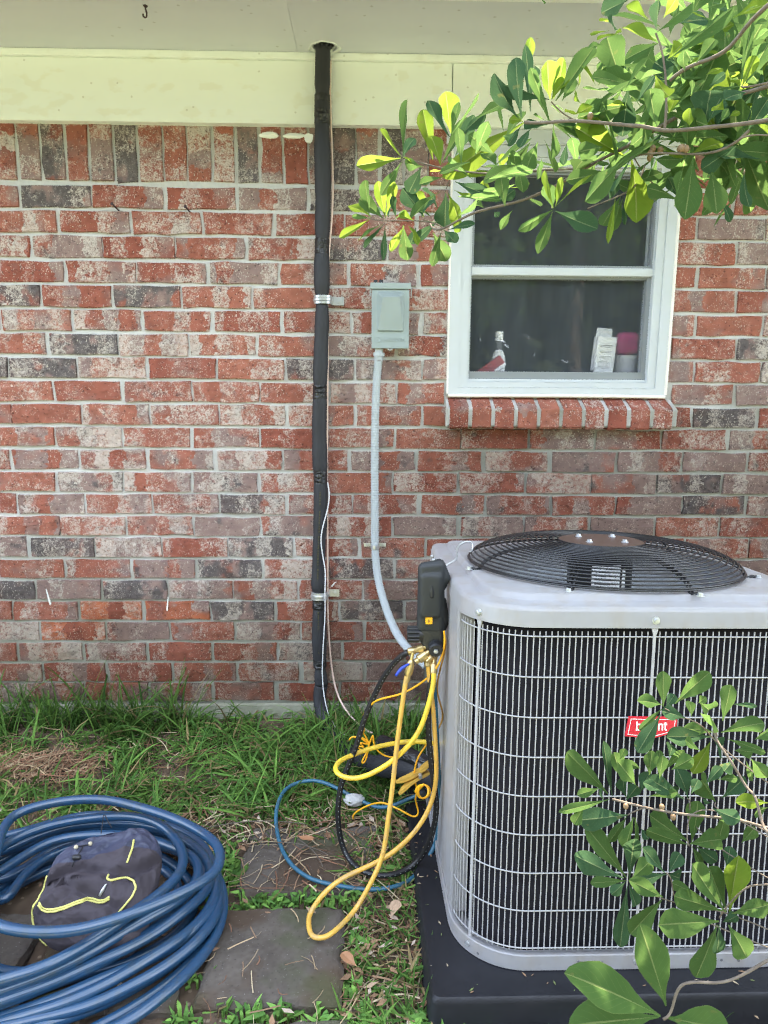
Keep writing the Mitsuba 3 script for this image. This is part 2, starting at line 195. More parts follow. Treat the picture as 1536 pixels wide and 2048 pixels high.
SHRUB_LEAVES = [[0.442,-1.162,0.6,0.443,-1.151,0.651,0.008],[0.436,-1.172,0.607,0.404,-1.176,0.621,0.008],[0.434,-1.177,0.604,0.399,-1.183,0.574,0.005],[0.418,-1.21,0.611,0.381,-1.231,0.565,0.009],[0.418,-1.252,0.647,0.462,-1.247,0.692,0.01],[0.413,-1.237,0.635,0.427,-1.23,0.652,0.006],[0.459,-1.199,0.6,0.427,-1.199,0.612,0.01],[0.484,-1.166,0.586,0.489,-1.148,0.604,0.009],[0.435,-1.234,0.648,0.459,-1.236,0.657,0.007],[0.456,-1.241,0.643,0.461,-1.251,0.657,0.005],[0.487,-1.182,0.616,0.532,-1.155,0.578,0.013],[0.496,-1.233,0.612,0.504,-1.234,0.663,0.008],[0.548,-1.156,0.601,0.582,-1.168,0.604,0.003],[0.528,-1.172,0.563,0.604,-1.16,0.579,0.01],[0.501,-1.196,0.569,0.434,-1.197,0.569,0.01],[0.508,-1.204,0.58,0.483,-1.225,0.618,0.012],[0.504,-1.199,0.577,0.465,-1.185,0.58,0.007],[0.51,-1.183,0.561,0.545,-1.161,0.526,0.011],[0.515,-1.169,0.546,0.485,-1.19,0.508,0.009],[0.467,-1.236,0.569,0.445,-1.228,0.578,0.007],[0.444,-1.191,0.534,0.442,-1.207,0.565,0.007],[0.432,-1.203,0.519,0.451,-1.22,0.565,0.005],[0.412,-1.202,0.512,0.414,-1.201,0.545,0.009],[0.407,-1.247,0.533,0.41,-1.249,0.567,0.006],[0.443,-1.162,0.511,0.448,-1.15,0.523,0.006],[0.424,-1.246,0.546,0.453,-1.243,0.562,0.008],[0.366,-1.167,0.46,0.299,-1.191,0.541,0.013],[0.371,-1.171,0.459,0.34,-1.193,0.564,0.007],[0.372,-1.202,0.508,0.356,-1.196,0.547,0.009],[0.375,-1.244,0.522,0.344,-1.269,0.568,0.01],[0.395,-1.169,0.453,0.373,-1.176,0.506,0.009],[0.391,-1.176,0.455,0.406,-1.178,0.482,0.008],[0.418,-1.162,0.46,0.434,-1.14,0.478,0.01],[0.338,-1.248,0.502,0.263,-1.261,0.49,0.005],[0.326,-1.241,0.515,0.295,-1.245,0.507,0.005],[0.379,-1.215,0.456,0.309,-1.231,0.459,0.012],[0.362,-1.214,0.543,0.369,-1.212,0.56,0.005],[0.4,-1.198,0.52,0.383,-1.202,0.531,0.005],[0.48,-1.185,0.464,0.472,-1.18,0.507,0.012],[0.461,-1.214,0.48,0.405,-1.218,0.516,0.009],[0.415,-1.239,0.509,0.394,-1.234,0.52,0.006],[0.468,-1.22,0.493,0.483,-1.205,0.504,0.008],[0.535,-1.163,0.444,0.499,-1.19,0.496,0.013],[0.489,-1.218,0.507,0.508,-1.219,0.533,0.006],[0.527,-1.194,0.47,0.558,-1.2,0.502,0.009],[0.516,-1.187,0.457,0.496,-1.194,0.464,0.003],[0.499,-1.163,0.376,0.421,-1.169,0.427,0.013],[0.479,-1.211,0.409,0.487,-1.216,0.47,0.011],[0.468,-1.228,0.418,0.517,-1.22,0.419,0.011],[0.476,-1.211,0.404,0.408,-1.23,0.436,0.008],[0.581,-1.221,0.478,0.538,-1.223,0.485,0.008],[0.582,-1.22,0.47,0.553,-1.228,0.467,0.006],[0.541,-1.167,0.55,0.593,-1.186,0.54,0.006],[0.545,-1.183,0.54,0.572,-1.186,0.54,0.008],[0.551,-1.206,0.536,0.568,-1.204,0.5,0.004],[0.53,-1.254,0.566,0.556,-1.256,0.538,0.008],[0.51,-1.21,0.509,0.537,-1.213,0.514,0.005],[0.482,-1.256,0.492,0.512,-1.272,0.484,0.009],[0.381,-1.207,0.448,0.357,-1.211,0.407,0.006],[0.385,-1.222,0.457,0.371,-1.238,0.417,0.009],[0.388,-1.22,0.455,0.399,-1.216,0.401,0.007],[0.576,-1.174,0.381,0.597,-1.169,0.404,0.009],[0.3,-1.256,0.495,0.287,-1.26,0.472,0.006],[0.346,-1.207,0.473,0.335,-1.203,0.489,0.006],[0.565,-1.199,0.566,0.572,-1.215,0.588,0.008],[0.539,-1.187,0.445,0.526,-1.204,0.404,0.008],[0.474,-1.158,0.441,0.465,-1.158,0.469,0.007],[0.539,-1.196,0.533,0.517,-1.212,0.524,0.008],[0.581,-1.156,0.492,0.604,-1.16,0.499,0.008],[0.412,-1.207,0.481,0.446,-1.222,0.497,0.005],[0.378,-1.23,0.365,0.319,-1.224,0.443,0.011],[0.353,-1.283,0.405,0.282,-1.268,0.428,0.011],[0.37,-1.251,0.376,0.322,-1.238,0.364,0.006],[0.385,-1.224,0.358,0.376,-1.248,0.453,0.009],[0.365,-1.282,0.404,0.392,-1.275,0.426,0.01],[0.347,-1.303,0.414,0.328,-1.31,0.4,0.007],[0.387,-1.214,0.338,0.389,-1.197,0.214,0.009],[0.362,-1.28,0.392,0.371,-1.285,0.364,0.007],[0.401,-1.302,0.39,0.356,-1.315,0.422,0.008],[0.399,-1.305,0.429,0.365,-1.304,0.467,0.007],[0.43,-1.245,0.382,0.378,-1.259,0.381,0.007],[0.442,-1.223,0.365,0.476,-1.204,0.341,0.009],[0.433,-1.246,0.385,0.454,-1.225,0.399,0.01],[0.435,-1.226,0.325,0.389,-1.233,0.274,0.011],[0.386,-1.256,0.295,0.392,-1.266,0.292,0.005],[0.501,-1.28,0.348,0.434,-1.287,0.435,0.011],[0.53,-1.233,0.309,0.491,-1.239,0.39,0.011],[0.524,-1.25,0.324,0.534,-1.239,0.408,0.013],[0.506,-1.266,0.338,0.413,-1.296,0.389,0.01],[0.473,-1.25,0.353,0.443,-1.24,0.364,0.006],[0.481,-1.302,0.352,0.388,-1.308,0.354,0.014],[0.514,-1.24,0.294,0.489,-1.245,0.203,0.012],[0.485,-1.296,0.341,0.489,-1.297,0.293,0.007],[0.497,-1.298,0.343,0.52,-1.317,0.305,0.013],[0.515,-1.272,0.339,0.558,-1.287,0.363,0.009],[0.513,-1.255,0.311,0.524,-1.269,0.328,0.008],[0.482,-1.207,0.4,0.494,-1.212,0.37,0.006],[0.481,-1.222,0.409,0.519,-1.224,0.381,0.008],[0.525,-1.228,0.379,0.534,-1.221,0.407,0.009],[0.511,-1.222,0.452,0.527,-1.242,0.462,0.009],[0.399,-1.217,0.436,0.41,-1.223,0.422,0.006],[0.307,-1.529,0.446,0.271,-1.554,0.545,0.012],[0.296,-1.542,0.447,0.204,-1.568,0.523,0.014],[0.299,-1.532,0.436,0.209,-1.547,0.446,0.014],[0.307,-1.534,0.437,0.362,-1.549,0.437,0.015]]
BACK_LEAVES = [[0.405,-1.023,1.543,0.444,-1.067,1.493,0.013],[0.463,-1.05,1.501,0.477,-1.044,1.573,0.012],[0.483,-1.11,1.588,0.503,-1.147,1.519,0.014],[0.481,-1.16,1.543,0.497,-1.106,1.509,0.012],[0.525,-1.053,1.513,0.585,-1.046,1.479,0.011],[0.582,-0.915,1.481,0.562,-0.871,1.415,0.013],[0.582,-1.048,1.517,0.616,-0.983,1.519,0.013],[0.42,-1.171,1.452,0.383,-1.216,1.478,0.011],[0.424,-1.005,1.551,0.46,-1.067,1.557,0.011],[0.579,-1.037,1.586,0.525,-1.102,1.569,0.016],[0.485,-0.979,1.601,0.482,-1.062,1.568,0.017],[0.369,-1.182,1.454,0.327,-1.147,1.489,0.011],[0.544,-1.133,1.36,0.557,-1.196,1.343,0.013],[0.586,-1.084,1.482,0.603,-1.105,1.566,0.016],[0.678,-0.927,1.416,0.643,-0.921,1.367,0.011],[0.594,-0.979,1.391,0.555,-0.936,1.333,0.014],[0.578,-1.107,1.419,0.629,-1.093,1.451,0.011],[0.494,-1.156,1.402,0.55,-1.137,1.403,0.009],[0.478,-0.978,1.623,0.415,-1.01,1.648,0.014],[0.574,-0.959,1.567,0.604,-0.944,1.521,0.01],[0.581,-1.11,1.431,0.567,-1.108,1.356,0.014],[0.385,-1.059,1.431,0.355,-1.001,1.416,0.012],[0.622,-1.036,1.467,0.609,-0.978,1.416,0.013],[0.534,-1.17,1.402,0.523,-1.177,1.342,0.01],[0.391,-1.195,1.52,0.426,-1.183,1.573,0.013],[0.505,-0.985,1.531,0.534,-0.926,1.586,0.013],[0.628,-0.944,1.444,0.579,-0.972,1.423,0.01],[0.491,-1.193,1.539,0.487,-1.229,1.458,0.016],[0.499,-1.177,1.361,0.469,-1.13,1.411,0.012],[0.597,-1.065,1.53,0.617,-1.14,1.517,0.015],[0.545,-1.01,1.461,0.502,-1.058,1.522,0.015],[0.521,-1.07,1.417,0.565,-1.076,1.379,0.011],[0.354,-1.119,1.447,0.278,-1.139,1.424,0.015],[0.379,-1.172,1.453,0.377,-1.141,1.405,0.009],[0.559,-1.124,1.457,0.508,-1.18,1.461,0.013],[0.59,-1.081,1.494,0.648,-1.08,1.536,0.012],[0.41,-1.163,1.492,0.398,-1.078,1.466,0.015],[0.546,-1.041,1.615,0.589,-1.074,1.666,0.013],[0.5,-1.09,1.463,0.57,-1.099,1.432,0.015],[0.475,-0.941,1.597,0.515,-0.888,1.612,0.013],[0.557,-0.958,1.402,0.616,-0.951,1.434,0.011],[0.414,-1.192,1.539,0.44,-1.255,1.585,0.014],[0.686,-0.91,1.608,0.697,-0.871,1.544,0.013],[0.571,-1.121,1.5,0.643,-1.114,1.534,0.014],[0.516,-1.193,1.436,0.55,-1.185,1.371,0.013],[0.446,-1.179,1.426,0.436,-1.12,1.451,0.011],[0.483,-1.08,1.497,0.469,-1.122,1.458,0.01],[0.402,-1.201,1.416,0.438,-1.188,1.494,0.017],[0.507,-1.125,1.487,0.546,-1.147,1.455,0.011],[0.406,-0.935,1.49,0.443,-0.986,1.507,0.01],[0.432,-1.192,1.484,0.39,-1.192,1.431,0.012],[0.524,-1.014,1.529,0.519,-0.987,1.606,0.016],[0.387,-1.144,1.426,0.344,-1.155,1.379,0.011],[0.46,-1.154,1.502,0.504,-1.164,1.458,0.011],[0.577,-0.974,1.513,0.604,-1.042,1.509,0.011],[0.604,-0.907,1.447,0.61,-0.932,1.521,0.016],[0.401,-1.066,1.544,0.371,-1.002,1.55,0.011],[0.326,-1.186,1.445,0.274,-1.204,1.45,0.01],[0.353,-1.068,1.481,0.301,-1.085,1.421,0.014],[0.385,-0.949,1.511,0.404,-0.96,1.566,0.009],[0.569,-1.091,1.495,0.576,-1.131,1.457,0.011],[0.511,-1.072,1.442,0.54,-1.049,1.504,0.011],[0.488,-0.989,1.532,0.555,-0.954,1.55,0.012],[0.46,-1.002,1.597,0.488,-1.001,1.548,0.011],[0.592,-0.911,1.524,0.591,-0.843,1.572,0.015],[0.55,-1.007,1.577,0.638,-1.0,1.562,0.015],[0.537,-1.12,1.567,0.532,-1.079,1.639,0.014],[0.532,-1.158,1.424,0.495,-1.16,1.357,0.014],[0.531,-0.998,1.567,0.554,-1.002,1.638,0.013],[0.491,-1.035,1.494,0.44,-1.004,1.478,0.011],[0.399,-1.185,1.544,0.394,-1.249,1.56,0.011],[0.494,-0.955,1.614,0.486,-0.919,1.571,0.01],[0.515,-0.949,1.562,0.517,-0.986,1.619,0.013],[0.465,-1.145,1.395,0.468,-1.175,1.33,0.014],[0.417,-1.182,1.398,0.479,-1.155,1.364,0.012],[0.489,-1.034,1.522,0.416,-1.04,1.486,0.012],[0.36,-1.166,1.447,0.3,-1.154,1.469,0.012],[0.451,-1.182,1.528,0.401,-1.119,1.51,0.015],[0.437,-1.12,1.411,0.451,-1.053,1.372,0.014],[0.347,-0.997,1.525,0.411,-0.972,1.534,0.012],[0.518,-0.954,1.521,0.526,-0.938,1.467,0.009],[0.469,-0.976,1.485,0.405,-0.991,1.505,0.01],[0.386,-1.196,1.446,0.349,-1.178,1.395,0.013],[0.598,-1.016,1.403,0.542,-1.011,1.376,0.012],[0.447,-1.181,1.371,0.515,-1.195,1.368,0.012],[0.576,-0.972,1.466,0.631,-0.931,1.451,0.012],[0.404,-1.066,1.565,0.344,-1.024,1.607,0.016],[0.379,-1.198,1.498,0.422,-1.172,1.466,0.011],[0.447,-1.066,1.435,0.385,-1.032,1.457,0.014],[0.465,-1.005,1.599,0.458,-1.067,1.621,0.01],[0.489,-1.114,1.387,0.502,-1.046,1.346,0.014],[0.505,-0.922,1.478,0.511,-0.893,1.557,0.014],[0.299,-1.15,1.446,0.343,-1.119,1.378,0.016],[0.57,-1.112,1.464,0.651,-1.149,1.471,0.014],[0.418,-1.033,1.469,0.372,-1.032,1.531,0.015],[0.44,-1.109,1.535,0.439,-1.177,1.526,0.013],[0.37,-1.195,1.382,0.319,-1.129,1.36,0.014],[0.332,-1.072,1.498,0.383,-1.098,1.469,0.012],[0.518,-1.11,1.576,0.48,-1.047,1.589,0.013],[0.44,-0.943,1.598,0.407,-0.985,1.535,0.015],[0.351,-1.176,1.448,0.36,-1.171,1.379,0.013],[0.599,-0.988,1.454,0.659,-0.942,1.462,0.014],[0.681,-0.932,1.445,0.615,-0.921,1.445,0.013],[0.387,-1.14,1.445,0.398,-1.212,1.452,0.013],[0.601,-1.054,1.421,0.626,-1.009,1.483,0.013],[0.478,-1.174,1.516,0.521,-1.223,1.473,0.013],[0.539,-1.132,1.556,0.564,-1.181,1.495,0.013],[0.373,-1.02,1.489,0.319,-1.068,1.506,0.011],[0.356,-1.182,1.514,0.395,-1.193,1.452,0.014],[0.458,-1.126,1.399,0.475,-1.161,1.345,0.013],[0.488,-1.122,1.472,0.478,-1.158,1.396,0.016],[0.506,-0.924,1.662,0.436,-0.926,1.693,0.015],[0.467,-1.015,1.582,0.453,-0.977,1.637,0.012],[0.562,-1.123,1.409,0.604,-1.093,1.34,0.015],[0.432,-1.19,1.543,0.432,-1.216,1.475,0.013],[0.613,-0.989,1.613,0.608,-1.063,1.635,0.015],[0.627,-0.919,1.522,0.661,-0.919,1.444,0.013],[0.61,-0.982,1.564,0.602,-0.912,1.545,0.014],[0.532,-1.122,1.427,0.463,-1.149,1.391,0.013],[0.543,-0.941,1.456,0.55,-1.02,1.426,0.014],[0.494,-1.198,1.538,0.467,-1.187,1.484,0.011],[0.496,-1.066,1.571,0.498,-1.06,1.628,0.01],[0.535,-0.983,1.605,0.578,-0.98,1.545,0.012],[0.503,-0.91,1.613,0.483,-0.838,1.622,0.012],[0.519,-1.074,1.56,0.576,-1.122,1.58,0.014],[0.507,-0.949,1.539,0.507,-0.928,1.604,0.012],[0.626,-0.96,1.632,0.622,-0.955,1.689,0.009],[0.66,-0.918,1.661,0.602,-0.941,1.672,0.01],[0.523,-1.014,1.612,0.485,-1.022,1.669,0.013],[0.544,-1.091,1.596,0.539,-1.041,1.569,0.011],[0.521,-1.176,1.421,0.481,-1.162,1.381,0.01],[0.499,-1.031,1.492,0.497,-1.061,1.431,0.011],[0.524,-0.975,1.618,0.514,-1.018,1.576,0.011],[0.531,-1.187,1.335,0.585,-1.191,1.399,0.014],[0.502,-1.198,1.484,0.567,-1.197,1.428,0.016],[0.312,-1.172,1.449,0.29,-1.106,1.414,0.015],[0.429,-1.14,1.447,0.496,-1.139,1.454,0.013],[0.414,-1.156,1.543,0.396,-1.098,1.559,0.011],[0.436,-1.061,1.602,0.489,-1.088,1.582,0.011],[0.502,-0.996,1.494,0.554,-0.945,1.465,0.015],[0.421,-1.106,1.517,0.405,-1.165,1.466,0.013],[0.486,-0.954,1.606,0.443,-0.927,1.561,0.011],[0.391,-1.012,1.524,0.354,-0.969,1.537,0.009],[0.41,-0.936,1.487,0.408,-1.005,1.457,0.012],[0.511,-1.167,1.361,0.472,-1.185,1.4,0.01],[0.492,-1.038,1.405,0.456,-1.065,1.445,0.01],[0.381,-1.109,1.481,0.406,-1.16,1.45,0.013],[0.405,-1.121,1.396,0.459,-1.095,1.455,0.015],[0.58,-1.121,1.403,0.592,-1.137,1.482,0.014],[0.385,-1.169,1.418,0.415,-1.228,1.388,0.013],[0.674,-0.94,1.482,0.647,-0.906,1.54,0.012],[0.528,-0.947,1.473,0.578,-0.977,1.499,0.011],[0.593,-0.966,1.657,0.672,-0.98,1.632,0.017],[0.535,-1.177,1.506,0.461,-1.144,1.487,0.015],[0.584,-0.994,1.62,0.624,-1.057,1.661,0.013],[0.332,-1.202,1.447,0.285,-1.25,1.418,0.013],[0.61,-0.927,1.572,0.54,-0.977,1.561,0.015],[0.643,-0.947,1.456,0.642,-0.942,1.511,0.01],[0.612,-0.997,1.643,0.661,-1.043,1.697,0.017],[0.506,-1.149,1.35,0.506,-1.132,1.422,0.012],[0.564,-0.959,1.478,0.627,-0.975,1.469,0.013],[0.533,-1.082,1.52,0.479,-1.044,1.548,0.012],[0.433,-1.196,1.342,0.422,-1.245,1.285,0.012],[0.659,-0.945,1.542,0.666,-0.88,1.523,0.011],[0.542,-1.19,1.393,0.537,-1.265,1.355,0.015],[0.588,-0.96,1.45,0.626,-0.982,1.394,0.011],[0.507,-1.001,1.387,0.543,-0.929,1.41,0.014],[0.418,-1.135,1.494,0.348,-1.136,1.539,0.013],[0.512,-1.05,1.449,0.481,-1.038,1.501,0.012],[0.422,-1.079,1.417,0.395,-1.029,1.413,0.011],[0.533,-0.972,1.377,0.489,-0.948,1.422,0.013],[0.493,-0.955,1.38,0.522,-0.896,1.364,0.012],[0.45,-1.045,1.408,0.401,-1.037,1.419,0.01],[0.352,-1.023,1.414,0.303,-1.028,1.384,0.011],[0.253,-0.927,1.375,0.27,-0.967,1.355,0.008],[0.183,-1.1,1.411,0.213,-1.054,1.42,0.009],[0.314,-1.007,1.385,0.372,-1.002,1.378,0.012],[0.441,-1.054,1.414,0.506,-1.071,1.4,0.01],[0.327,-1.133,1.357,0.268,-1.118,1.352,0.01],[0.222,-0.988,1.377,0.179,-0.955,1.367,0.01],[0.482,-0.877,1.448,0.492,-0.823,1.4,0.014],[0.457,-1.067,1.404,0.415,-1.049,1.346,0.012],[0.147,-1.033,1.396,0.102,-1.035,1.383,0.009],[0.176,-1.051,1.381,0.229,-1.054,1.428,0.012],[0.324,-0.933,1.459,0.289,-0.908,1.502,0.009],[0.558,-0.9,1.485,0.521,-0.928,1.483,0.007],[0.45,-1.073,1.364,0.406,-1.061,1.335,0.008],[0.356,-1.001,1.433,0.396,-0.997,1.482,0.012],[0.23,-1.118,1.37,0.217,-1.079,1.398,0.007],[0.353,-1.046,1.397,0.418,-1.064,1.412,0.012],[0.186,-1.007,1.383,0.228,-1.02,1.405,0.009],[0.397,-0.863,1.441,0.406,-0.809,1.401,0.011],[0.215,-0.917,1.473,0.2,-0.974,1.489,0.011],[0.216,-1.076,1.381,0.165,-1.025,1.377,0.012],[0.432,-0.867,1.499,0.488,-0.899,1.533,0.013],[0.193,-1.077,1.325,0.187,-1.065,1.37,0.009],[0.506,-1.13,1.343,0.544,-1.095,1.315,0.01],[0.337,-1.006,1.429,0.33,-1.001,1.379,0.008],[0.41,-1.073,1.397,0.384,-1.036,1.378,0.007],[0.366,-1.112,1.398,0.321,-1.098,1.357,0.011],[0.131,-1.059,1.386,0.125,-1.077,1.428,0.007],[0.5,-1.085,1.39,0.55,-1.068,1.358,0.011],[0.203,-0.903,1.444,0.159,-0.93,1.466,0.01],[0.172,-0.893,1.408,0.123,-0.936,1.427,0.011],[0.503,-1.098,1.409,0.505,-1.097,1.48,0.012],[0.334,-1.023,1.403,0.27,-1.011,1.4,0.01],[0.137,-0.977,1.361,0.203,-0.978,1.362,0.011],[0.257,-0.901,1.434,0.221,-0.886,1.411,0.009],[0.498,-0.933,1.496,0.497,-0.939,1.541,0.007],[0.223,-0.98,1.4,0.178,-0.97,1.412,0.009],[0.151,-1.107,1.33,0.135,-1.059,1.312,0.01],[0.309,-1.09,1.406,0.257,-1.116,1.424,0.01],[0.382,-0.984,1.418,0.401,-0.953,1.447,0.007],[0.334,-1.044,1.376,0.397,-1.069,1.347,0.013],[0.241,-0.901,1.433,0.249,-0.934,1.383,0.01],[0.28,-1.112,1.361,0.307,-1.065,1.399,0.013],[0.167,-0.941,1.433,0.179,-0.979,1.468,0.009],[0.359,-0.891,1.449,0.349,-0.924,1.404,0.01],[0.523,-0.927,1.424,0.464,-0.94,1.395,0.013],[0.215,-1.041,1.368,0.206,-1.07,1.404,0.009],[0.577,-0.893,1.391,0.553,-0.952,1.372,0.013],[0.361,-0.979,1.468,0.391,-0.965,1.413,0.012],[0.558,-0.975,1.46,0.539,-1.018,1.45,0.008],[0.245,-1.08,1.412,0.26,-1.105,1.367,0.011],[0.162,-1.122,1.349,0.211,-1.173,1.352,0.011],[0.172,-0.903,1.499,0.224,-0.88,1.537,0.011],[0.344,-0.892,1.431,0.327,-0.919,1.47,0.009],[0.531,-0.903,1.517,0.534,-0.894,1.584,0.013],[0.339,-0.987,1.397,0.337,-0.929,1.399,0.01],[0.277,-1.085,1.372,0.217,-1.07,1.393,0.012],[0.446,-0.948,1.412,0.412,-0.891,1.438,0.011],[0.518,-0.883,1.424,0.561,-0.878,1.376,0.013],[0.41,-0.951,1.387,0.473,-0.933,1.417,0.011],[0.216,-0.925,1.46,0.247,-0.899,1.517,0.011],[0.544,-0.95,1.404,0.53,-1.009,1.434,0.011],[0.547,-1.055,1.396,0.528,-1.05,1.339,0.01],[0.245,-1.108,1.425,0.217,-1.103,1.491,0.012],[0.431,-0.994,1.442,0.424,-0.96,1.485,0.011],[0.572,-0.866,1.406,0.518,-0.872,1.379,0.009],[0.504,-0.996,1.398,0.458,-1.055,1.406,0.012]]
TREE_STEMS = [[0.0075,0.004,[[0.607,-1.356,1.363],[0.426,-1.336,1.355],[0.403,-1.316,1.357],[0.377,-1.296,1.36],[0.34,-1.276,1.363],[0.324,-1.256,1.373],[0.299,-1.236,1.382],[0.253,-1.216,1.392],[0.227,-1.196,1.397],[0.196,-1.176,1.403]]],[0.01,0.0032,[[0.671,-1.256,1.481],[0.48,-1.224,1.431],[0.432,-1.192,1.426],[0.388,-1.16,1.412],[0.348,-1.128,1.392],[0.319,-1.096,1.382],[0.278,-1.064,1.362],[0.22,-1.032,1.342],[0.156,-1.0,1.331],[0.116,-0.968,1.316],[0.097,-0.936,1.329]]],[0.009,0.004,[[0.581,-1.356,1.536],[0.415,-1.336,1.466],[0.402,-1.316,1.452],[0.392,-1.296,1.439],[0.374,-1.276,1.435],[0.348,-1.256,1.423]]],[0.0045,0.002,[[0.346,-1.256,1.37],[0.346,-1.256,1.4],[0.339,-1.256,1.446],[0.328,-1.256,1.473]]],[0.005,0.0022,[[0.346,-1.006,1.408],[0.333,-0.984,1.404],[0.278,-0.963,1.406],[0.236,-0.942,1.407],[0.188,-0.92,1.411],[0.14,-0.899,1.421],[0.103,-0.877,1.434],[0.056,-0.856,1.451]]],[0.003,0.0015,[[0.123,-0.896,1.331],[0.09,-0.893,1.342],[0.027,-0.889,1.343],[0.001,-0.886,1.347]]],[0.003,0.0015,[[0.138,-0.876,1.427],[0.134,-0.881,1.414],[0.125,-0.886,1.389]]],[0.003,0.0016,[[0.281,-1.056,1.364],[0.26,-1.096,1.342],[0.246,-1.136,1.309]]],[0.003,0.0015,[[0.38,-1.106,1.374],[0.362,-1.123,1.343],[0.335,-1.139,1.325],[0.289,-1.156,1.305]]],[0.0045,0.002,[[0.447,-1.256,1.371],[0.425,-1.231,1.356],[0.4,-1.206,1.359],[0.367,-1.181,1.367],[0.342,-1.156,1.368]]],[0.004,0.002,[[0.472,-1.306,1.416],[0.443,-1.296,1.407],[0.422,-1.286,1.406],[0.424,-1.276,1.411]]],[0.004,0.002,[[0.51,-1.296,1.338],[0.454,-1.286,1.356],[0.428,-1.276,1.356]]],[0.003,0.0015,[[0.269,-1.156,1.412],[0.249,-1.156,1.422],[0.234,-1.156,1.435]]],[0.003,0.0015,[[0.406,-0.956,1.445],[0.455,-0.926,1.402],[0.515,-0.896,1.379]]]]
TREE_ACORNS = [[0.286,-1.156,1.418],[0.371,-1.156,1.38],[0.381,-1.156,1.378],[0.368,-1.156,1.374],[0.368,-1.156,1.369],[0.399,-1.176,1.374],[0.408,-1.176,1.375],[0.211,-0.956,1.401],[0.224,-0.956,1.405],[0.195,-0.946,1.398],[0.389,-1.206,1.366],[0.394,-1.206,1.365]]
SHRUB_STEMS = [[0.006,0.0035,[[0.654,-1.296,0.455],[0.549,-1.278,0.477],[0.518,-1.26,0.477],[0.46,-1.242,0.473],[0.4,-1.224,0.474],[0.358,-1.206,0.476]]],[0.007,0.003,[[0.604,-1.316,0.426],[0.535,-1.301,0.486],[0.534,-1.286,0.494],[0.53,-1.271,0.521],[0.529,-1.256,0.522],[0.51,-1.241,0.554],[0.499,-1.226,0.572],[0.498,-1.211,0.581],[0.51,-1.196,0.57]]],[0.003,0.0018,[[0.51,-1.206,0.561],[0.48,-1.203,0.591],[0.467,-1.199,0.597],[0.43,-1.196,0.613]]],[0.003,0.0016,[[0.468,-1.226,0.462],[0.465,-1.231,0.418],[0.464,-1.236,0.422]]],[0.003,0.0016,[[0.407,-1.206,0.462],[0.387,-1.206,0.453],[0.383,-1.206,0.45]]],[0.003,0.0016,[[0.479,-1.206,0.442],[0.473,-1.206,0.474],[0.469,-1.206,0.476]]],[0.003,0.0016,[[0.544,-1.216,0.447],[0.509,-1.211,0.467],[0.512,-1.206,0.469]]],[0.005,0.002,[[0.617,-1.336,0.426],[0.534,-1.316,0.419],[0.519,-1.296,0.399],[0.502,-1.276,0.348],[0.508,-1.256,0.32]]],[0.003,0.0016,[[0.522,-1.256,0.324],[0.477,-1.256,0.336],[0.427,-1.256,0.349],[0.371,-1.256,0.38]]],[0.003,0.0016,[[0.448,-1.256,0.341],[0.434,-1.256,0.373],[0.424,-1.256,0.392]]],[0.0045,0.003,[[0.511,-1.536,0.556],[0.403,-1.536,0.505],[0.357,-1.536,0.48],[0.319,-1.536,0.478],[0.311,-1.536,0.455],[0.302,-1.536,0.437]]]]
SHRUB_ACORNS = [[0.375,-1.216,0.471],[0.428,-1.216,0.469],[0.446,-1.216,0.453]]
BLACK_HOSE = [[0.0804,-0.7759,0.5358],[0.0608,-0.7603,0.5145],[0.045,-0.7446,0.4883],[0.0287,-0.7307,0.4557],[0.0162,-0.719,0.4233],[-0.0095,-0.7072,0.3532],[-0.027,-0.7024,0.2895],[-0.0448,-0.6985,0.2396],[-0.0605,-0.6972,0.1905],[-0.0672,-0.7011,0.1441],[-0.0651,-0.705,0.0875],[-0.0515,-0.715,0.0397],[-0.0217,-0.752,0.027],[0.0176,-0.7751,0.027],[0.0566,-0.7724,0.027],[0.1011,-0.7533,0.0367],[0.1303,-0.7611,0.0907],[0.1436,-0.769,0.1533],[0.143,-0.7763,0.2143],[0.1339,-0.7803,0.2765],[0.126,-0.7842,0.3465],[0.1226,-0.7859,0.414],[0.1257,-0.7859,0.4708],[0.1312,-0.7859,0.5054]]
AMBER_HOSE = [[0.0771,-0.7959,0.4925],[0.072,-0.7995,0.4597],[0.0644,-0.8031,0.4007],[0.0567,-0.8083,0.3332],[0.0489,-0.8191,0.2549],[0.0408,-0.8299,0.1944],[0.0288,-0.8439,0.1226],[0.0043,-0.8619,0.0725],[-0.0238,-0.8799,0.0324],[-0.0544,-0.9217,0.027],[-0.0839,-0.9496,0.027],[-0.1053,-0.9468,0.027],[-0.1163,-0.9157,0.027],[-0.1158,-0.8889,0.027],[-0.0966,-0.8735,0.0507],[-0.057,-0.8519,0.0745],[-0.0081,-0.8303,0.0853],[0.0462,-0.8123,0.1042],[0.0966,-0.8015,0.1474],[0.1261,-0.7907,0.1911],[0.1403,-0.7859,0.2432],[0.1413,-0.7859,0.3024],[0.1366,-0.7859,0.3697],[0.1329,-0.7859,0.414],[0.1257,-0.7859,0.4708],[0.1208,-0.7859,0.514]]
YELLOW_HOSE = [[0.1312,-0.7959,0.501],[0.1305,-0.7999,0.477],[0.1208,-0.8039,0.4314],[0.1014,-0.8039,0.3747],[0.0653,-0.7999,0.3241],[0.0203,-0.7959,0.2862],[-0.0254,-0.7879,0.2636],[-0.0549,-0.7799,0.2636],[-0.0691,-0.7619,0.2669],[-0.0631,-0.7339,0.2694],[-0.0401,-0.7059,0.2677],[-0.005,-0.6859,0.2709],[0.049,-0.6659,0.2743],[0.0947,-0.6559,0.2747],[0.1356,-0.6559,0.2725],[0.1562,-0.6559,0.2685]]
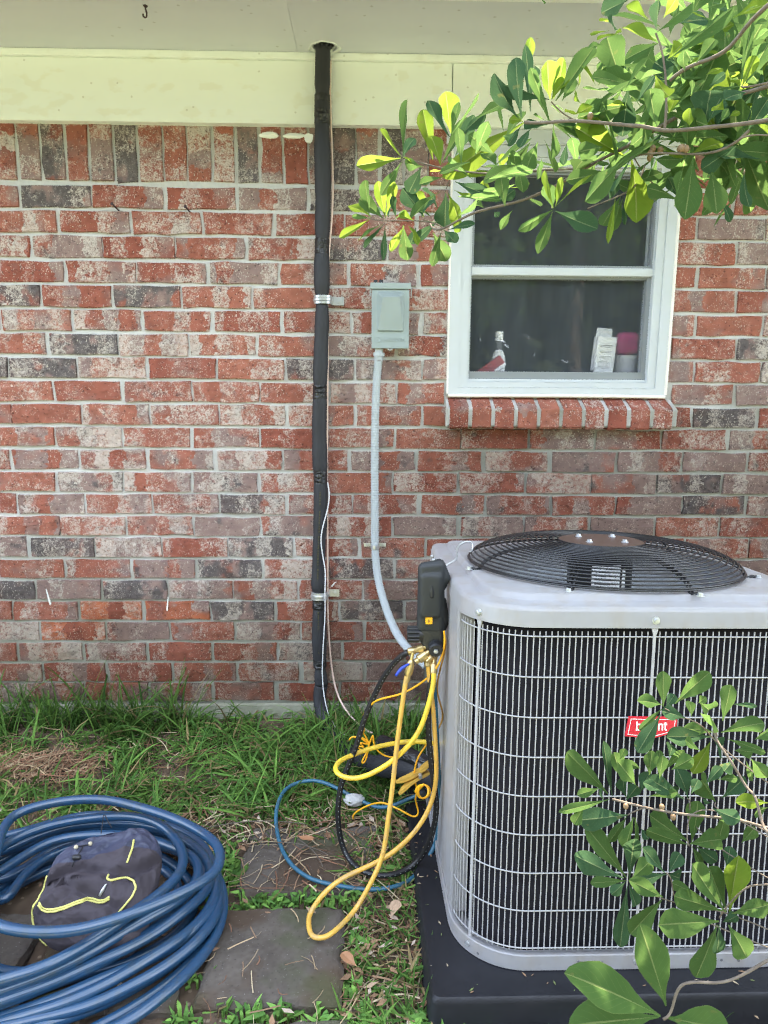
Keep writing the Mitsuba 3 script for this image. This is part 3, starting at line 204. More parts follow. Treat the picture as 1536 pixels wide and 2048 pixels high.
YELLOW_CABLE = [[0.15,-0.7959,0.5878],[0.1507,-0.7959,0.552],[0.1363,-0.7959,0.5095],[0.11,-0.7759,0.4708],[0.066,-0.7559,0.4355],[0.0204,-0.7309,0.4106],[-0.0008,-0.7059,0.3804],[-0.0119,-0.6809,0.3448],[-0.0098,-0.6559,0.3034],[-0.0117,-0.5359,0.2327],[0.0006,-0.5359,0.2043],[-0.0081,-0.5359,0.174],[-0.0151,-0.5359,0.155],[-0.0107,-0.5359,0.1559],[0.0007,-0.5359,0.1968],[0.0111,-0.5359,0.2269],[0.0129,-0.5359,0.21],[0.0288,-0.5359,0.1814],[0.0606,-0.5359,0.1699]]
CABLE_TANGLE = [[-0.0472,-0.5159,0.2052],[-0.0401,-0.5159,0.2129],[-0.0189,-0.5159,0.209],[-0.0029,-0.5159,0.1936],[-0.0206,-0.5159,0.1975],[-0.0118,-0.5159,0.186],[-0.0242,-0.5159,0.1879],[-0.0171,-0.5159,0.1783],[0.0007,-0.5159,0.1897],[-0.0118,-0.5159,0.2089],[-0.0348,-0.5159,0.2109]]
AMBER_CABLE = [[0.1555,-0.7859,0.5652],[0.1475,-0.7739,0.5004],[0.1432,-0.7619,0.4425],[0.1569,-0.7459,0.3855],[0.1512,-0.7259,0.3434],[0.1417,-0.7059,0.3167]]
CLAMP_CABLE = [[0.0949,-0.6559,0.2632],[0.111,-0.6559,0.2719],[0.1306,-0.6559,0.2709],[0.1195,-0.6559,0.2472],[0.1085,-0.6559,0.219],[0.1057,-0.6559,0.1888],[0.1111,-0.6559,0.1547],[0.1065,-0.6859,0.1696],[0.1085,-0.6899,0.1804],[0.1143,-0.6939,0.1889],[0.1222,-0.6979,0.1935],[0.13,-0.7019,0.1936],[0.1354,-0.7059,0.19],[0.1372,-0.7099,0.1842],[0.1347,-0.7139,0.1784],[0.1287,-0.7179,0.1749],[0.1207,-0.7219,0.1753],[0.1129,-0.7259,0.18],[0.1072,-0.7299,0.1885],[0.105,-0.7339,0.1991],[0.1067,-0.7379,0.2097],[0.1116,-0.7419,0.218],[0.1182,-0.7459,0.2225],[0.1247,-0.7499,0.2227],[0.1293,-0.7539,0.2193],[0.1307,-0.7579,0.2138],[0.1285,-0.7619,0.2083],[0.1234,-0.7659,0.205],[0.1167,-0.7699,0.2054],[0.1101,-0.7739,0.2101],[0.1053,-0.7779,0.2183],[0.1034,-0.7819,0.2287],[0.1047,-0.7859,0.2389],[0.1087,-0.7899,0.247],[0.1142,-0.7939,0.2515],[0.1195,-0.7979,0.2518],[0.1232,-0.8019,0.2486],[0.1243,-0.8059,0.2433],[0.1225,-0.8099,0.2381],[0.1182,-0.8139,0.235],[0.1127,-0.8179,0.2355],[0.1072,-0.8219,0.2401],[0.1032,-0.8259,0.2482],[0.1016,-0.8299,0.2582],[0.1026,-0.8339,0.2682],[0.1058,-0.8379,0.2761],[0.1101,-0.8419,0.2805],[0.1077,-0.6859,0.1448],[0.1133,-0.6826,0.1141],[0.1055,-0.6792,0.103],[0.0794,-0.6759,0.1136],[0.0569,-0.6626,0.1177],[0.0341,-0.6492,0.1184],[0.0144,-0.6359,0.1082],[0.001,-0.6226,0.0952],[-0.0262,-0.6092,0.071],[-0.035,-0.5959,0.0434]]
BLUE_HOSE = [[0.1312,-0.7859,0.5054],[0.1426,-0.7559,0.3769],[0.151,-0.7459,0.2565],[0.1596,-0.7041,0.12],[0.1568,-0.7036,0.08],[0.1501,-0.6965,0.04],[0.1107,-0.7466,0.012],[0.0604,-0.7907,0.012],[0.0046,-0.8025,0.0136],[-0.0596,-0.7934,0.0152],[-0.1256,-0.7697,0.0168],[-0.1797,-0.7118,0.0184],[-0.2127,-0.6274,0.02],[-0.2254,-0.5627,0.035],[-0.2193,-0.5094,0.05],[-0.1964,-0.4652,0.0533],[-0.1512,-0.4504,0.0567],[-0.1032,-0.4724,0.06],[-0.0563,-0.4935,0.0475],[-0.0053,-0.5183,0.035],[0.0441,-0.5542,0.0467],[0.0939,-0.5431,0.0583],[0.1235,-0.543,0.07]]
COPPER_LINE = [[-0.1067,-0.058,1.9235],[-0.1071,-0.045,1.7606],[-0.1049,-0.03,1.5776],[-0.1142,-0.03,1.4576],[-0.1205,-0.03,1.3625],[-0.1217,-0.03,1.1959],[-0.126,-0.03,0.8177],[-0.1264,-0.03,0.5726],[-0.1274,-0.03,0.4302],[-0.1265,-0.03,0.3497],[-0.1148,-0.035,0.1875],[-0.0891,-0.06,0.0987],[-0.0381,-0.12,0.0548],[0.0105,-0.2,0.0599]]
WHITE_WIRE = [[-0.1235,-0.052,0.7831],[-0.1286,-0.054,0.6855],[-0.1441,-0.056,0.6095],[-0.133,-0.054,0.5161],[-0.1332,-0.058,0.4545],[-0.134,-0.054,0.3819],[-0.1429,-0.056,0.2291],[-0.1385,-0.066,0.1182],[-0.1154,-0.1,0.0516],[-0.0704,-0.16,0.033]]
LINE_SET = [[-0.1248,-0.062,1.9604],[-0.1275,-0.055,1.863],[-0.1306,-0.048,1.7021],[-0.1312,-0.034,1.5763],[-0.1369,-0.034,1.4162],[-0.1383,-0.034,1.2515],[-0.1442,-0.034,1.082],[-0.1485,-0.034,0.9368],[-0.1457,-0.034,0.7579],[-0.1519,-0.034,0.5735],[-0.1535,-0.034,0.4154],[-0.1534,-0.034,0.2532],[-0.1481,-0.036,0.138]]
CONDUIT = [[0.0259,-0.035,1.1381],[0.0192,-0.032,1.044],[0.0164,-0.03,0.863],[0.0172,-0.03,0.6765],[0.0182,-0.03,0.5875],[0.0267,-0.04,0.4934],[0.0506,-0.09,0.4115],[0.0821,-0.17,0.3563],[0.1197,-0.25,0.3308],[0.1586,-0.31,0.3128]]
HOSE_COIL = [[-0.758,-0.884,0.015],[-0.755,-0.806,0.014],[-0.692,-0.73,0.015],[-0.549,-0.695,0.009],[-0.441,-0.747,0.011],[-0.397,-0.827,0.013],[-0.415,-0.9,0.011],[-0.474,-0.966,0.014],[-0.559,-1.005,0.011],[-0.643,-1.018,0.015],[-0.715,-0.983,0.009],[-0.802,-0.849,0.01],[-0.761,-0.776,0.01],[-0.689,-0.695,0.016],[-0.551,-0.66,0.01],[-0.415,-0.742,0.017],[-0.364,-0.821,0.013],[-0.371,-0.912,0.016],[-0.436,-0.986,0.013],[-0.53,-1.032,0.01],[-0.62,-1.073,0.016],[-0.711,-1.036,0.016],[-0.848,-0.826,0.016],[-0.808,-0.779,0.013],[-0.742,-0.722,0.015],[-0.614,-0.644,0.01],[-0.442,-0.673,0.013],[-0.346,-0.766,0.014],[-0.302,-0.87,0.013],[-0.315,-0.958,0.014],[-0.355,-1.044,0.015],[-0.4,-1.098,0.009],[-0.457,-1.142,0.015],[-0.546,-1.19,0.017],[-0.662,-1.158,0.015],[-0.865,-0.76,0.034],[-0.812,-0.725,0.033],[-0.756,-0.645,0.033],[-0.577,-0.608,0.033],[-0.422,-0.677,0.037],[-0.322,-0.791,0.038],[-0.291,-0.882,0.037],[-0.296,-0.963,0.032],[-0.325,-1.042,0.034],[-0.37,-1.101,0.037],[-0.412,-1.141,0.035],[-0.485,-1.179,0.035],[-0.572,-1.2,0.036],[-0.645,-1.174,0.032],[-0.817,-0.836,0.048],[-0.755,-0.785,0.042],[-0.701,-0.705,0.043],[-0.576,-0.664,0.045],[-0.457,-0.686,0.043],[-0.364,-0.762,0.046],[-0.311,-0.841,0.042],[-0.305,-0.93,0.049],[-0.338,-1.004,0.046],[-0.406,-1.075,0.045],[-0.481,-1.121,0.042],[-0.557,-1.15,0.044],[-0.591,-1.161,0.044],[-0.643,-1.158,0.042],[-0.875,-0.689,0.039],[-0.812,-0.627,0.037],[-0.718,-0.563,0.032],[-0.588,-0.574,0.039],[-0.441,-0.64,0.038],[-0.345,-0.744,0.038],[-0.307,-0.844,0.035],[-0.311,-0.938,0.037],[-0.349,-1.006,0.031],[-0.406,-1.066,0.032],[-0.477,-1.116,0.031],[-0.532,-1.146,0.036],[-0.59,-1.165,0.033],[-0.646,-1.16,0.036],[-0.875,-0.739,0.049],[-0.797,-0.694,0.052],[-0.725,-0.625,0.051],[-0.597,-0.605,0.051],[-0.46,-0.638,0.048],[-0.358,-0.726,0.051],[-0.312,-0.815,0.046],[-0.306,-0.902,0.053],[-0.339,-0.967,0.05],[-0.391,-1.027,0.047],[-0.463,-1.075,0.05],[-0.531,-1.114,0.052],[-0.604,-1.136,0.046],[-0.657,-1.141,0.053],[-0.825,-0.797,0.066],[-0.789,-0.737,0.067],[-0.72,-0.687,0.073],[-0.617,-0.653,0.07],[-0.501,-0.658,0.067],[-0.412,-0.707,0.069],[-0.345,-0.783,0.072],[-0.327,-0.842,0.067],[-0.351,-0.914,0.073],[-0.401,-0.978,0.068],[-0.467,-1.04,0.071],[-0.536,-1.085,0.068],[-0.605,-1.129,0.074],[-0.66,-1.128,0.067],[-0.798,-0.871,0.052],[-0.73,-0.868,0.053],[-0.721,-0.816,0.055],[-0.677,-0.717,0.052],[-0.546,-0.697,0.058],[-0.427,-0.723,0.054],[-0.35,-0.783,0.052],[-0.313,-0.85,0.054],[-0.325,-0.927,0.051],[-0.368,-1.004,0.056],[-0.436,-1.068,0.055],[-0.508,-1.119,0.056],[-0.595,-1.152,0.051],[-0.643,-1.156,0.052],[-0.848,-0.754,0.06],[-0.792,-0.723,0.057],[-0.701,-0.658,0.058],[-0.584,-0.641,0.058],[-0.487,-0.659,0.062],[-0.403,-0.709,0.059],[-0.352,-0.773,0.06],[-0.344,-0.845,0.06],[-0.368,-0.915,0.06],[-0.418,-0.988,0.06],[-0.481,-1.054,0.064],[-0.552,-1.097,0.06],[-0.605,-1.131,0.062],[-0.664,-1.129,0.057],[-0.769,-0.882,0.083],[-0.749,-0.815,0.084],[-0.692,-0.73,0.084],[-0.595,-0.71,0.085],[-0.502,-0.715,0.082],[-0.411,-0.762,0.087],[-0.362,-0.818,0.088],[-0.354,-0.868,0.082],[-0.374,-0.932,0.088],[-0.427,-0.991,0.088],[-0.482,-1.046,0.086],[-0.543,-1.09,0.082],[-0.605,-1.126,0.084],[-0.657,-1.131,0.082],[-0.753,-0.875,0.111],[-0.766,-0.785,0.111],[-0.716,-0.721,0.109],[-0.605,-0.678,0.107],[-0.507,-0.693,0.111],[-0.436,-0.733,0.107],[-0.392,-0.798,0.108],[-0.38,-0.878,0.109],[-0.407,-0.94,0.108],[-0.444,-0.994,0.109],[-0.495,-1.056,0.107],[-0.544,-1.106,0.113],[-0.6,-1.131,0.112],[-0.651,-1.132,0.107],[-0.74,-0.879,0.15],[-0.766,-0.796,0.148],[-0.766,-0.742,0.15],[-0.72,-0.705,0.153],[-0.623,-0.684,0.153],[-0.532,-0.696,0.149],[-0.421,-0.748,0.149],[-0.34,-0.809,0.149],[-0.298,-0.876,0.154],[-0.296,-0.917,0.147],[-0.335,-0.967,0.148],[-0.383,-1.0,0.149],[-0.44,-1.04,0.153],[-0.506,-1.065,0.151],[-0.577,-1.066,0.15],[-0.637,-1.052,0.151],[-0.702,-1.016,0.15]]
BAG_FRAME = [[-0.52,-1.007,0.05],[-0.517,-0.819,0.16],[-0.624,-0.972,0.1],[-0.406,-0.927,0.12]]


# ---------------------------------------------------------------- materials
def mat(name, d, two=True):
    scene[name] = {'type': 'twosided', 'bsdf': d} if two else d
    return name


def plain(name, rgb, rough=0.5, metal=0.0, spec=0.5, **kw):
    return mat(name, {'type': 'principled', 'base_color': {'type': 'rgb', 'value': list(rgb)}, 'roughness': rough, 'metallic': metal, 'specular': spec, **kw})


def bumpy(name, fn, bump, scale, rough=0.8, spec=0.3, eps=1e-3, **kw):
    return mat(name, {'type': 'bumpmap', 'arbitrary': proc(bump, eps), 'scale': scale,
                      'bsdf': {'type': 'principled', 'base_color': proc(fn), 'roughness': rough, 'specular': spec, **kw}})


def brick_fn(p, n, uv):
    idn = dr.floor(uv.x * 2)
    lx = uv.x - idn * 0.5
    ty = dr.floor(uv.y * 2)
    lz = uv.y - ty * 0.5
    r = lambda k: cell_rand(idn, k, 3)
    sel = lambda *v: dr.select(ty < 0.5, v[0], dr.select(ty < 1.5, v[1], dr.select(ty < 2.5, v[2], dr.select(ty < 3.5, v[3], dr.select(ty < 4.5, v[4], v[5])))))
    cream_a = sel(0.10, 0.42, 0.24, 0.20, 0.66, 0.04)
    purple_a = sel(0.24, 0.34, 0.85, 0.75, 0.30, 0.08)
    dark_a = sel(0.07, 0.09, 0.32, 0.82, 0.26, 0.04)
    orange_a = sel(0.22, 0.2, 0.1, 0.03, 0.2, 0.8)
    w = fbm(p.x * 55, p.z * 55, idn, 3)
    w2 = fbm(p.x * 140, p.z * 140, 5.0, 3)
    big = fbm(p.x * 14 + idn * 7.7, p.z * 20, 1.0, 3)
    # upright bands left by the kiln setting: each about 3 to 5 cm wide, with rough borders
    bu = lx * 22 + r(1) * 9 + (w - 0.5) * 0.8 + (w2 - 0.5) * 0.35
    band = cell_rand(dr.floor(bu), idn, 9)
    band2 = cell_rand(dr.floor(bu), idn, 10)
    red = mix((0.235, 0.073, 0.051), (0.305, 0.115, 0.080), r(2))
    red = mix(red, (0.43, 0.135, 0.065), smoothstep(0.35, 0.75, orange_a * (0.4 + band2)) * 0.8)
    red = red * (0.75 + 0.5 * w)
    purple = mix((0.19, 0.125, 0.12), (0.285, 0.20, 0.175), w)
    c = mix(red, purple, smoothstep(0.40, 0.58, purple_a * 0.62 + (band - 0.5) * 0.75 + (big - 0.5) * 0.4 + 0.08))
    blot = fbm(p.x * 30 + idn * 3.1, p.z * 26, 8.0, 4)
    c = mix(c, mix((0.05, 0.047, 0.05), (0.13, 0.115, 0.115), w2), smoothstep(0.50, 0.66, dark_a * 0.42 + blot * 0.62 + (band2 - 0.5) * 0.16) * 0.9)
    # pale lime wash, thick in some bands, broken up by the texture
    w3 = fbm(p.x * 420, p.z * 420, 2.0, 2)
    cm = cream_a * 0.50 + (band2 - 0.5) * 0.62 + (big - 0.5) * 0.40 + (w2 - 0.5) * 0.45 + (w - 0.5) * 0.35 + (w3 - 0.5) * 0.35
    c = mix(c, mix((0.31, 0.245, 0.21), (0.58, 0.54, 0.49), w2 * 0.6 + w3 * 0.4), smoothstep(0.10, 0.60, cm + (w3 - 0.5) * 0.3) * 0.85)
    # flecks and pits, of many sizes and gathered in places
    wx, wz = (w - 0.5) * 0.010, (w2 - 0.5) * 0.010
    clus = fbm(p.x * 22 + 40, p.z * 22, idn, 2)
    d1, d2, k = voronoi((p.x + wx) * 230 + 3, (p.z + wz) * 230)
    c = mix(c, (0.62, 0.56, 0.49), smoothstep(0.38, 0.12, d1) * smoothstep(0.72, 0.97, k * 0.75 + clus * 0.42) * 0.9)
    e1, e2, k2 = voronoi((p.x + wx) * 90 + 31, (p.z + wz) * 190 + 5)
    c = mix(c, (0.045, 0.032, 0.03), smoothstep(0.30, 0.08, e1 + (w3 - 0.5) * 0.25) * smoothstep(0.70, 0.9, k2) * 0.8)
    # damp, soil and algae near the ground
    low = smoothstep(0.66, 0.08, p.z + (fbm(p.x * 5, p.z * 9, 2.0, 3) - 0.5) * 0.35)
    c = mix(c, mi.Color3f(c) * mi.Color3f(0.56, 0.53, 0.46), low)
    lower_right = smoothstep(-0.25, 0.3, p.x) * smoothstep(1.02, 0.80, p.z + (fbm(p.x * 4, p.z * 8, 4.0, 3) - 0.5) * 0.3)  # bricks darker towards the lower right of the wall, below the sill
    return mix(c, mi.Color3f(c) * mi.Color3f(0.66, 0.64, 0.60), lower_right)


def brick_bump(p, n, uv):
    e1, e2, k2 = voronoi(p.x * 90 + 31, p.z * 190 + 5)
    pit = smoothstep(0.34, 0.08, e1) * smoothstep(0.65, 0.9, k2)
    return fbm(p.x * 260, p.y * 260, p.z * 260, 3) * 0.55 + fbm(p.x * 60, p.y * 60, p.z * 60, 2) * 0.9 - pit * 0.9


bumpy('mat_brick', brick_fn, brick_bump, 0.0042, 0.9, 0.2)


def mortar_fn(p, n, uv):
    g = fbm(p.x * 180, p.z * 180, p.y * 90, 3)
    b = fbm(p.x * 7, p.z * 7, 3.0, 3)
    c = mix((0.40, 0.40, 0.385), (0.60, 0.60, 0.585), g * 0.7 + b * 0.3)
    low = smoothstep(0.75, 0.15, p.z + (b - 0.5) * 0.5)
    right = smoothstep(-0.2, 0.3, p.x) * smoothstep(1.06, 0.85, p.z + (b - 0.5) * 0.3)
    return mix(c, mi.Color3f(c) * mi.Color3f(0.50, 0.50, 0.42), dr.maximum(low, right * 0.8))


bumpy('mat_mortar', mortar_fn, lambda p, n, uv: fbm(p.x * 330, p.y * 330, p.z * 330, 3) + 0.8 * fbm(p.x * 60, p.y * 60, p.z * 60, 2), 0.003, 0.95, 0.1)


def paint_fn(p, n, uv):
    g = fbm(p.x * 3, p.y * 12, p.z * 12, 3)
    s = smoothstep(0.60, 0.72, fbm(p.x * 22, p.y * 40, p.z * 30, 4))
    d1, d2, k = voronoi(p.x * 26 + p.y * 3, p.z * 30 + p.y * 26)
    spot = smoothstep(0.10, 0.05, d1) * smoothstep(0.86, 0.9, k)
    c = mix((0.74, 0.775, 0.74), (0.79, 0.82, 0.785), g)
    return mix(mix(c, (0.66, 0.64, 0.52), s * 0.3), (0.30, 0.27, 0.21), spot * 0.4)


bumpy('mat_eave_paint', paint_fn, lambda p, n, uv: fbm(p.x * 14, p.y * 150, p.z * 150, 3), 0.0012, 0.55, 0.4)


def soffit_fn(p, n, uv):
    g = fbm(p.x * 2.2, p.y * 8, p.z, 3)
    d1, d2, k = voronoi(p.x * 24, p.y * 24)
    spot = smoothstep(0.12, 0.05, d1) * smoothstep(0.84, 0.9, k)
    return mix(mix((0.56, 0.58, 0.62), (0.63, 0.65, 0.69), g), (0.26, 0.25, 0.22), spot * 0.4)


bumpy('mat_soffit', soffit_fn, lambda p, n, uv: fbm(p.x * 60, p.y * 60, 0.0, 3), 0.0008, 0.6, 0.3)
plain('mat_vinyl', (0.50, 0.53, 0.55), 0.35)
plain('mat_caulk', (0.72, 0.69, 0.64), 0.7)
plain('mat_screen_frame', (0.25, 0.27, 0.29), 0.45, 0.3)
mat('mat_glass', {'type': 'blendbsdf', 'weight': proc(lambda p, n, uv: 0.075 + 0.05 * fbm(p.x * 40, p.z * 6, 1.0, 3)),   # haze painted in: a streaky grey veil blended into the glass
                  'bsdf_0': {'type': 'thindielectric', 'int_ior': 1.5}, 'bsdf_1': {'type': 'twosided', 'bsdf': {'type': 'diffuse', 'reflectance': {'type': 'rgb', 'value': [0.40, 0.46, 0.52]}}}}, two=False)
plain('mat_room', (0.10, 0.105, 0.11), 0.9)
plain('mat_roof', (0.06, 0.055, 0.05), 0.9)
plain('mat_black_foam', (0.020, 0.021, 0.026), 0.62, spec=0.45)
bumpy('mat_black_tape', lambda p, n, uv: mi.Color3f(0.013, 0.0135, 0.0155), lambda p, n, uv: fbm(p.x * 60, p.y * 60, p.z * 160, 3), 0.008, 0.22, 0.6)
plain('mat_print', (0.055, 0.05, 0.02), 0.7)
plain('mat_zinc', (0.52, 0.54, 0.55), 0.32, 0.7)
plain('mat_copper', (0.62, 0.47, 0.40), 0.4, 0.2)
plain('mat_white_wire', (0.62, 0.62, 0.64), 0.45)
plain('mat_box_grey', (0.26, 0.31, 0.31), 0.42, spec=0.5)
plain('mat_conduit', (0.37, 0.41, 0.43), 0.5)
plain('mat_black_plastic', (0.018, 0.019, 0.021), 0.4)
plain('mat_rust', (0.05, 0.032, 0.035), 0.8)
plain('mat_paint_spot', (0.8, 0.82, 0.80), 0.5)


def ac_fn(p, n, uv):
    g = fbm(p.x * 9, p.y * 9, p.z * 9, 3)
    d = smoothstep(0.42, 0.75, fbm(p.x * 45, p.y * 45, p.z * 14, 4))
    return mix(mix((0.265, 0.265, 0.275), (0.30, 0.30, 0.31), g), (0.26, 0.235, 0.205), d * 0.45)


mat('mat_ac', {'type': 'principled', 'base_color': proc(ac_fn), 'roughness': 0.33, 'specular': 0.5, 'clearcoat': 0.25, 'clearcoat_gloss': 0.8})
plain('mat_grille', (0.36, 0.36, 0.365), 0.4)
bumpy('mat_coil', lambda p, n, uv: mix((0.010, 0.010, 0.014), (0.022, 0.021, 0.028), fbm(p.x * 5, p.z * 45, 1.0, 3)), lambda p, n, uv: dr.sin(p.z * 1500) * 0.5 + fbm(p.x * 30, p.z * 90, 0.0, 2), 0.0012, 0.75, 0.2, eps=4e-4)
plain('mat_guard', (0.016, 0.016, 0.018), 0.3, spec=0.6)
plain('mat_hub', (0.075, 0.045, 0.035), 0.42)
plain('mat_blade', (0.42, 0.44, 0.46), 0.45, 0.2)
plain('mat_badge', (0.60, 0.025, 0.045), 0.28)
plain('mat_white', (0.82, 0.82, 0.81), 0.4)
plain('mat_ink', (0.12, 0.12, 0.13), 0.7)
bumpy('mat_pad', lambda p, n, uv: mix((0.008, 0.0085, 0.011), (0.018, 0.019, 0.024), fbm(p.x * 18, p.y * 18, p.z * 18, 3)), lambda p, n, uv: fbm(p.x * 400, p.y * 400, p.z * 400, 2), 0.0006, 0.5, 0.4)
plain('mat_rubber', (0.020, 0.023, 0.025), 0.55)
plain('mat_brass', (0.62, 0.48, 0.23), 0.33, 0.9)
plain('mat_black_hose', (0.014, 0.014, 0.016), 0.38)


def dirty(name, a, b, rough=0.38, spec=0.5):
    mat(name, {'type': 'principled', 'base_color': proc(lambda p, n, uv: mix(a, b, smoothstep(0.50, 0.74, fbm(p.x * 60, p.y * 60, p.z * 60, 4)))), 'roughness': rough, 'specular': spec, 'clearcoat': 0.35, 'clearcoat_gloss': 0.85})


dirty('mat_amber_hose', (0.66, 0.39, 0.07), (0.52, 0.33, 0.10))
dirty('mat_yellow_hose', (0.78, 0.55, 0.045), (0.62, 0.42, 0.06), 0.3)
plain('mat_yellow_cable', (0.85, 0.42, 0.015), 0.4)
dirty('mat_blue_hose', (0.03, 0.12, 0.19), (0.04, 0.10, 0.14))
dirty('mat_coil_hose', (0.012, 0.050, 0.112), (0.020, 0.050, 0.090), 0.27, 0.8)
dirty('mat_clamp', (0.58, 0.36, 0.06), (0.45, 0.26, 0.05), 0.5)
plain('mat_blue_lever', (0.03, 0.07, 0.45), 0.4)


def cloth_bump(p, n, uv):
    return fbm(p.x * 600, p.y * 600, p.z * 600, 2) * 0.6 + fbm(p.x * 60, p.y * 60, p.z * 60, 2)


mat('mat_bag', {'type': 'bumpmap', 'arbitrary': proc(cloth_bump), 'scale': 0.0022, 'bsdf': {'type': 'principled', 'base_color': proc(lambda p, n, uv: mix((0.048, 0.041, 0.049), (0.066, 0.057, 0.067), fbm(p.x * 35, p.y * 35, p.z * 35, 3))), 'roughness': 0.85, 'sheen': 0.5, 'specular': 0.2}})
plain('mat_bag_collar', (0.042, 0.047, 0.082), 0.55, sheen=0.3)
plain('mat_piping', (0.55, 0.52, 0.16), 0.6)
plain('mat_cord', (0.02, 0.02, 0.024), 0.8)
plain('mat_straw_knot', (0.45, 0.40, 0.28), 0.8)


def bark_fn(p, n, uv):
    return mix((0.07, 0.055, 0.045), (0.20, 0.17, 0.135), fbm(p.x * 120, p.y * 120, p.z * 60, 4))


bumpy('mat_bark', bark_fn, lambda p, n, uv: fbm(p.x * 200, p.y * 200, p.z * 100, 3), 0.002, 0.85, 0.2)
plain('mat_acorn', (0.20, 0.13, 0.07), 0.5)


def leaf_mat(name, a, b, rib, rough, tr):
    def fn(p, n, uv):
        m = dr.abs(uv.y)
        c = mix(a, b, fbm(p.x * 28, p.y * 28, p.z * 28, 3))
        vein = smoothstep(0.06, 0.0, dr.abs(dr.sin((uv.x * 1.0 - m * 0.28) * 34.0)) * 0.30) * 0.22 * smoothstep(0.98, 0.7, m)
        spot = smoothstep(0.74, 0.80, fbm(p.x * 110, p.y * 110, p.z * 110, 3))
        c = mix(c, rib, dr.maximum(smoothstep(0.07, 0.02, m), vein))
        c = mix(c, rib, smoothstep(0.95, 0.99, m) * 0.35)
        return mix(c, (0.20, 0.19, 0.07), spot * 0.4)
    scene[name] = {'type': 'principledthin', 'base_color': proc(fn), 'roughness': rough, 'diff_trans': tr, 'eta': 2.0, 'spec_trans': 0.0}
    return name


leaf_mat('mat_leaf_deep', (0.036, 0.082, 0.040), (0.056, 0.108, 0.050), (0.15, 0.20, 0.10), 0.27, 0.8)
leaf_mat('mat_leaf_mid', (0.068, 0.140, 0.042), (0.105, 0.180, 0.052), (0.20, 0.26, 0.10), 0.28, 1.15)
leaf_mat('mat_leaf_young', (0.15, 0.25, 0.03), (0.20, 0.29, 0.04), (0.28, 0.34, 0.11), 0.30, 1.3)
scene['mat_grass'] = {'type': 'principledthin', 'base_color': {'type': 'mesh_attribute', 'name': 'vertex_color'}, 'roughness': 0.45, 'diff_trans': 0.8, 'eta': 1.4}
scene['mat_litter'] = {'type': 'twosided', 'bsdf': {'type': 'principled', 'base_color': {'type': 'mesh_attribute', 'name': 'vertex_color'}, 'roughness': 0.8, 'specular': 0.2}}
plain('mat_dead_leaf', (0.34, 0.17, 0.085), 0.6)
plain('mat_dead_leaf_pale', (0.42, 0.29, 0.19), 0.6)
plain('mat_stone', (0.45, 0.45, 0.44), 0.6)


def soil_fn(p, n, uv):
    g = fbm(p.x * 30, p.y * 30, 2.0, 4)
    c = mix((0.060, 0.042, 0.030), (0.16, 0.115, 0.08), g)
    d1, d2, k = voronoi(p.x * 60, p.y * 60)
    c = mix(c, (0.26, 0.20, 0.14), smoothstep(0.3, 0.1, d1) * smoothstep(0.75, 0.8, k))
    # beyond the eave's drip line the ground is lawn
    lawn = smoothstep(-1.45, -1.9, p.y + (fbm(p.x * 2, p.y * 2, 6.0, 3) - 0.5) * 0.8)
    return mix(c, mix((0.12, 0.145, 0.085), (0.195, 0.215, 0.14), fbm(p.x * 9, p.y * 9, 1.0, 3)), lawn)


bumpy('mat_soil', soil_fn, lambda p, n, uv: fbm(p.x * 90, p.y * 90, 0.0, 4), 0.012, 0.95, 0.1)


def slab_fn(p, n, uv):
    g = fbm(p.x * 11, p.y * 11, 4.0, 4)
    f = fbm(p.x * 120, p.y * 120, p.z * 100, 3)
    c = mix((0.040, 0.033, 0.027), (0.16, 0.137, 0.115), g * 0.65 + f * 0.35)
    c = mix(c, (0.080, 0.054, 0.036), smoothstep(0.44, 0.62, fbm(p.x * 7 + 3, p.y * 7, 7.0, 5)) * 0.85)
    d1, d2, k = voronoi(p.x * 210, p.y * 210)
    c = mix(c, (0.36, 0.34, 0.30), smoothstep(0.32, 0.10, d1) * smoothstep(0.90, 1.0, k) * 0.35)
    e1, e2, k2 = voronoi(p.x * 160 + 7, p.y * 160)
    c = mix(c, (0.04, 0.036, 0.032), smoothstep(0.40, 0.05, e1) * smoothstep(0.85, 1.0, k2) * 0.6)
    return mix(c, (0.06, 0.075, 0.03), smoothstep(0.56, 0.7, fbm(p.x * 8 + 9, p.y * 8, 1.0, 4)) * 0.5)


bumpy('mat_slab', slab_fn, lambda p, n, uv: fbm(p.x * 160, p.y * 160, p.z * 160, 3), 0.004, 0.9, 0.25)
bumpy('mat_foundation', lambda p, n, uv: mix((0.17, 0.18, 0.12), (0.36, 0.36, 0.29), fbm(p.x * 40, p.y * 40, p.z * 40, 4)), lambda p, n, uv: fbm(p.x * 120, p.y * 120, p.z * 120, 3), 0.004, 0.9, 0.1)

# ---------------------------------------------------------------- the ground
def ground_h(x, y):
    """height of the bare soil"""
    near = np.clip((y + 0.55) / 0.5, 0, 1)
    n = meshkit.fbm(np.stack([x * 5, y * 5, np.zeros_like(x)], -1), 4, seed=2) - 0.5
    f = np.clip(1.8 - np.hypot(x, y + 0.6) * 0.35, 0.15, 1)
    return (-0.012 + near * 0.022 + n * 0.03 * f) * 1.0


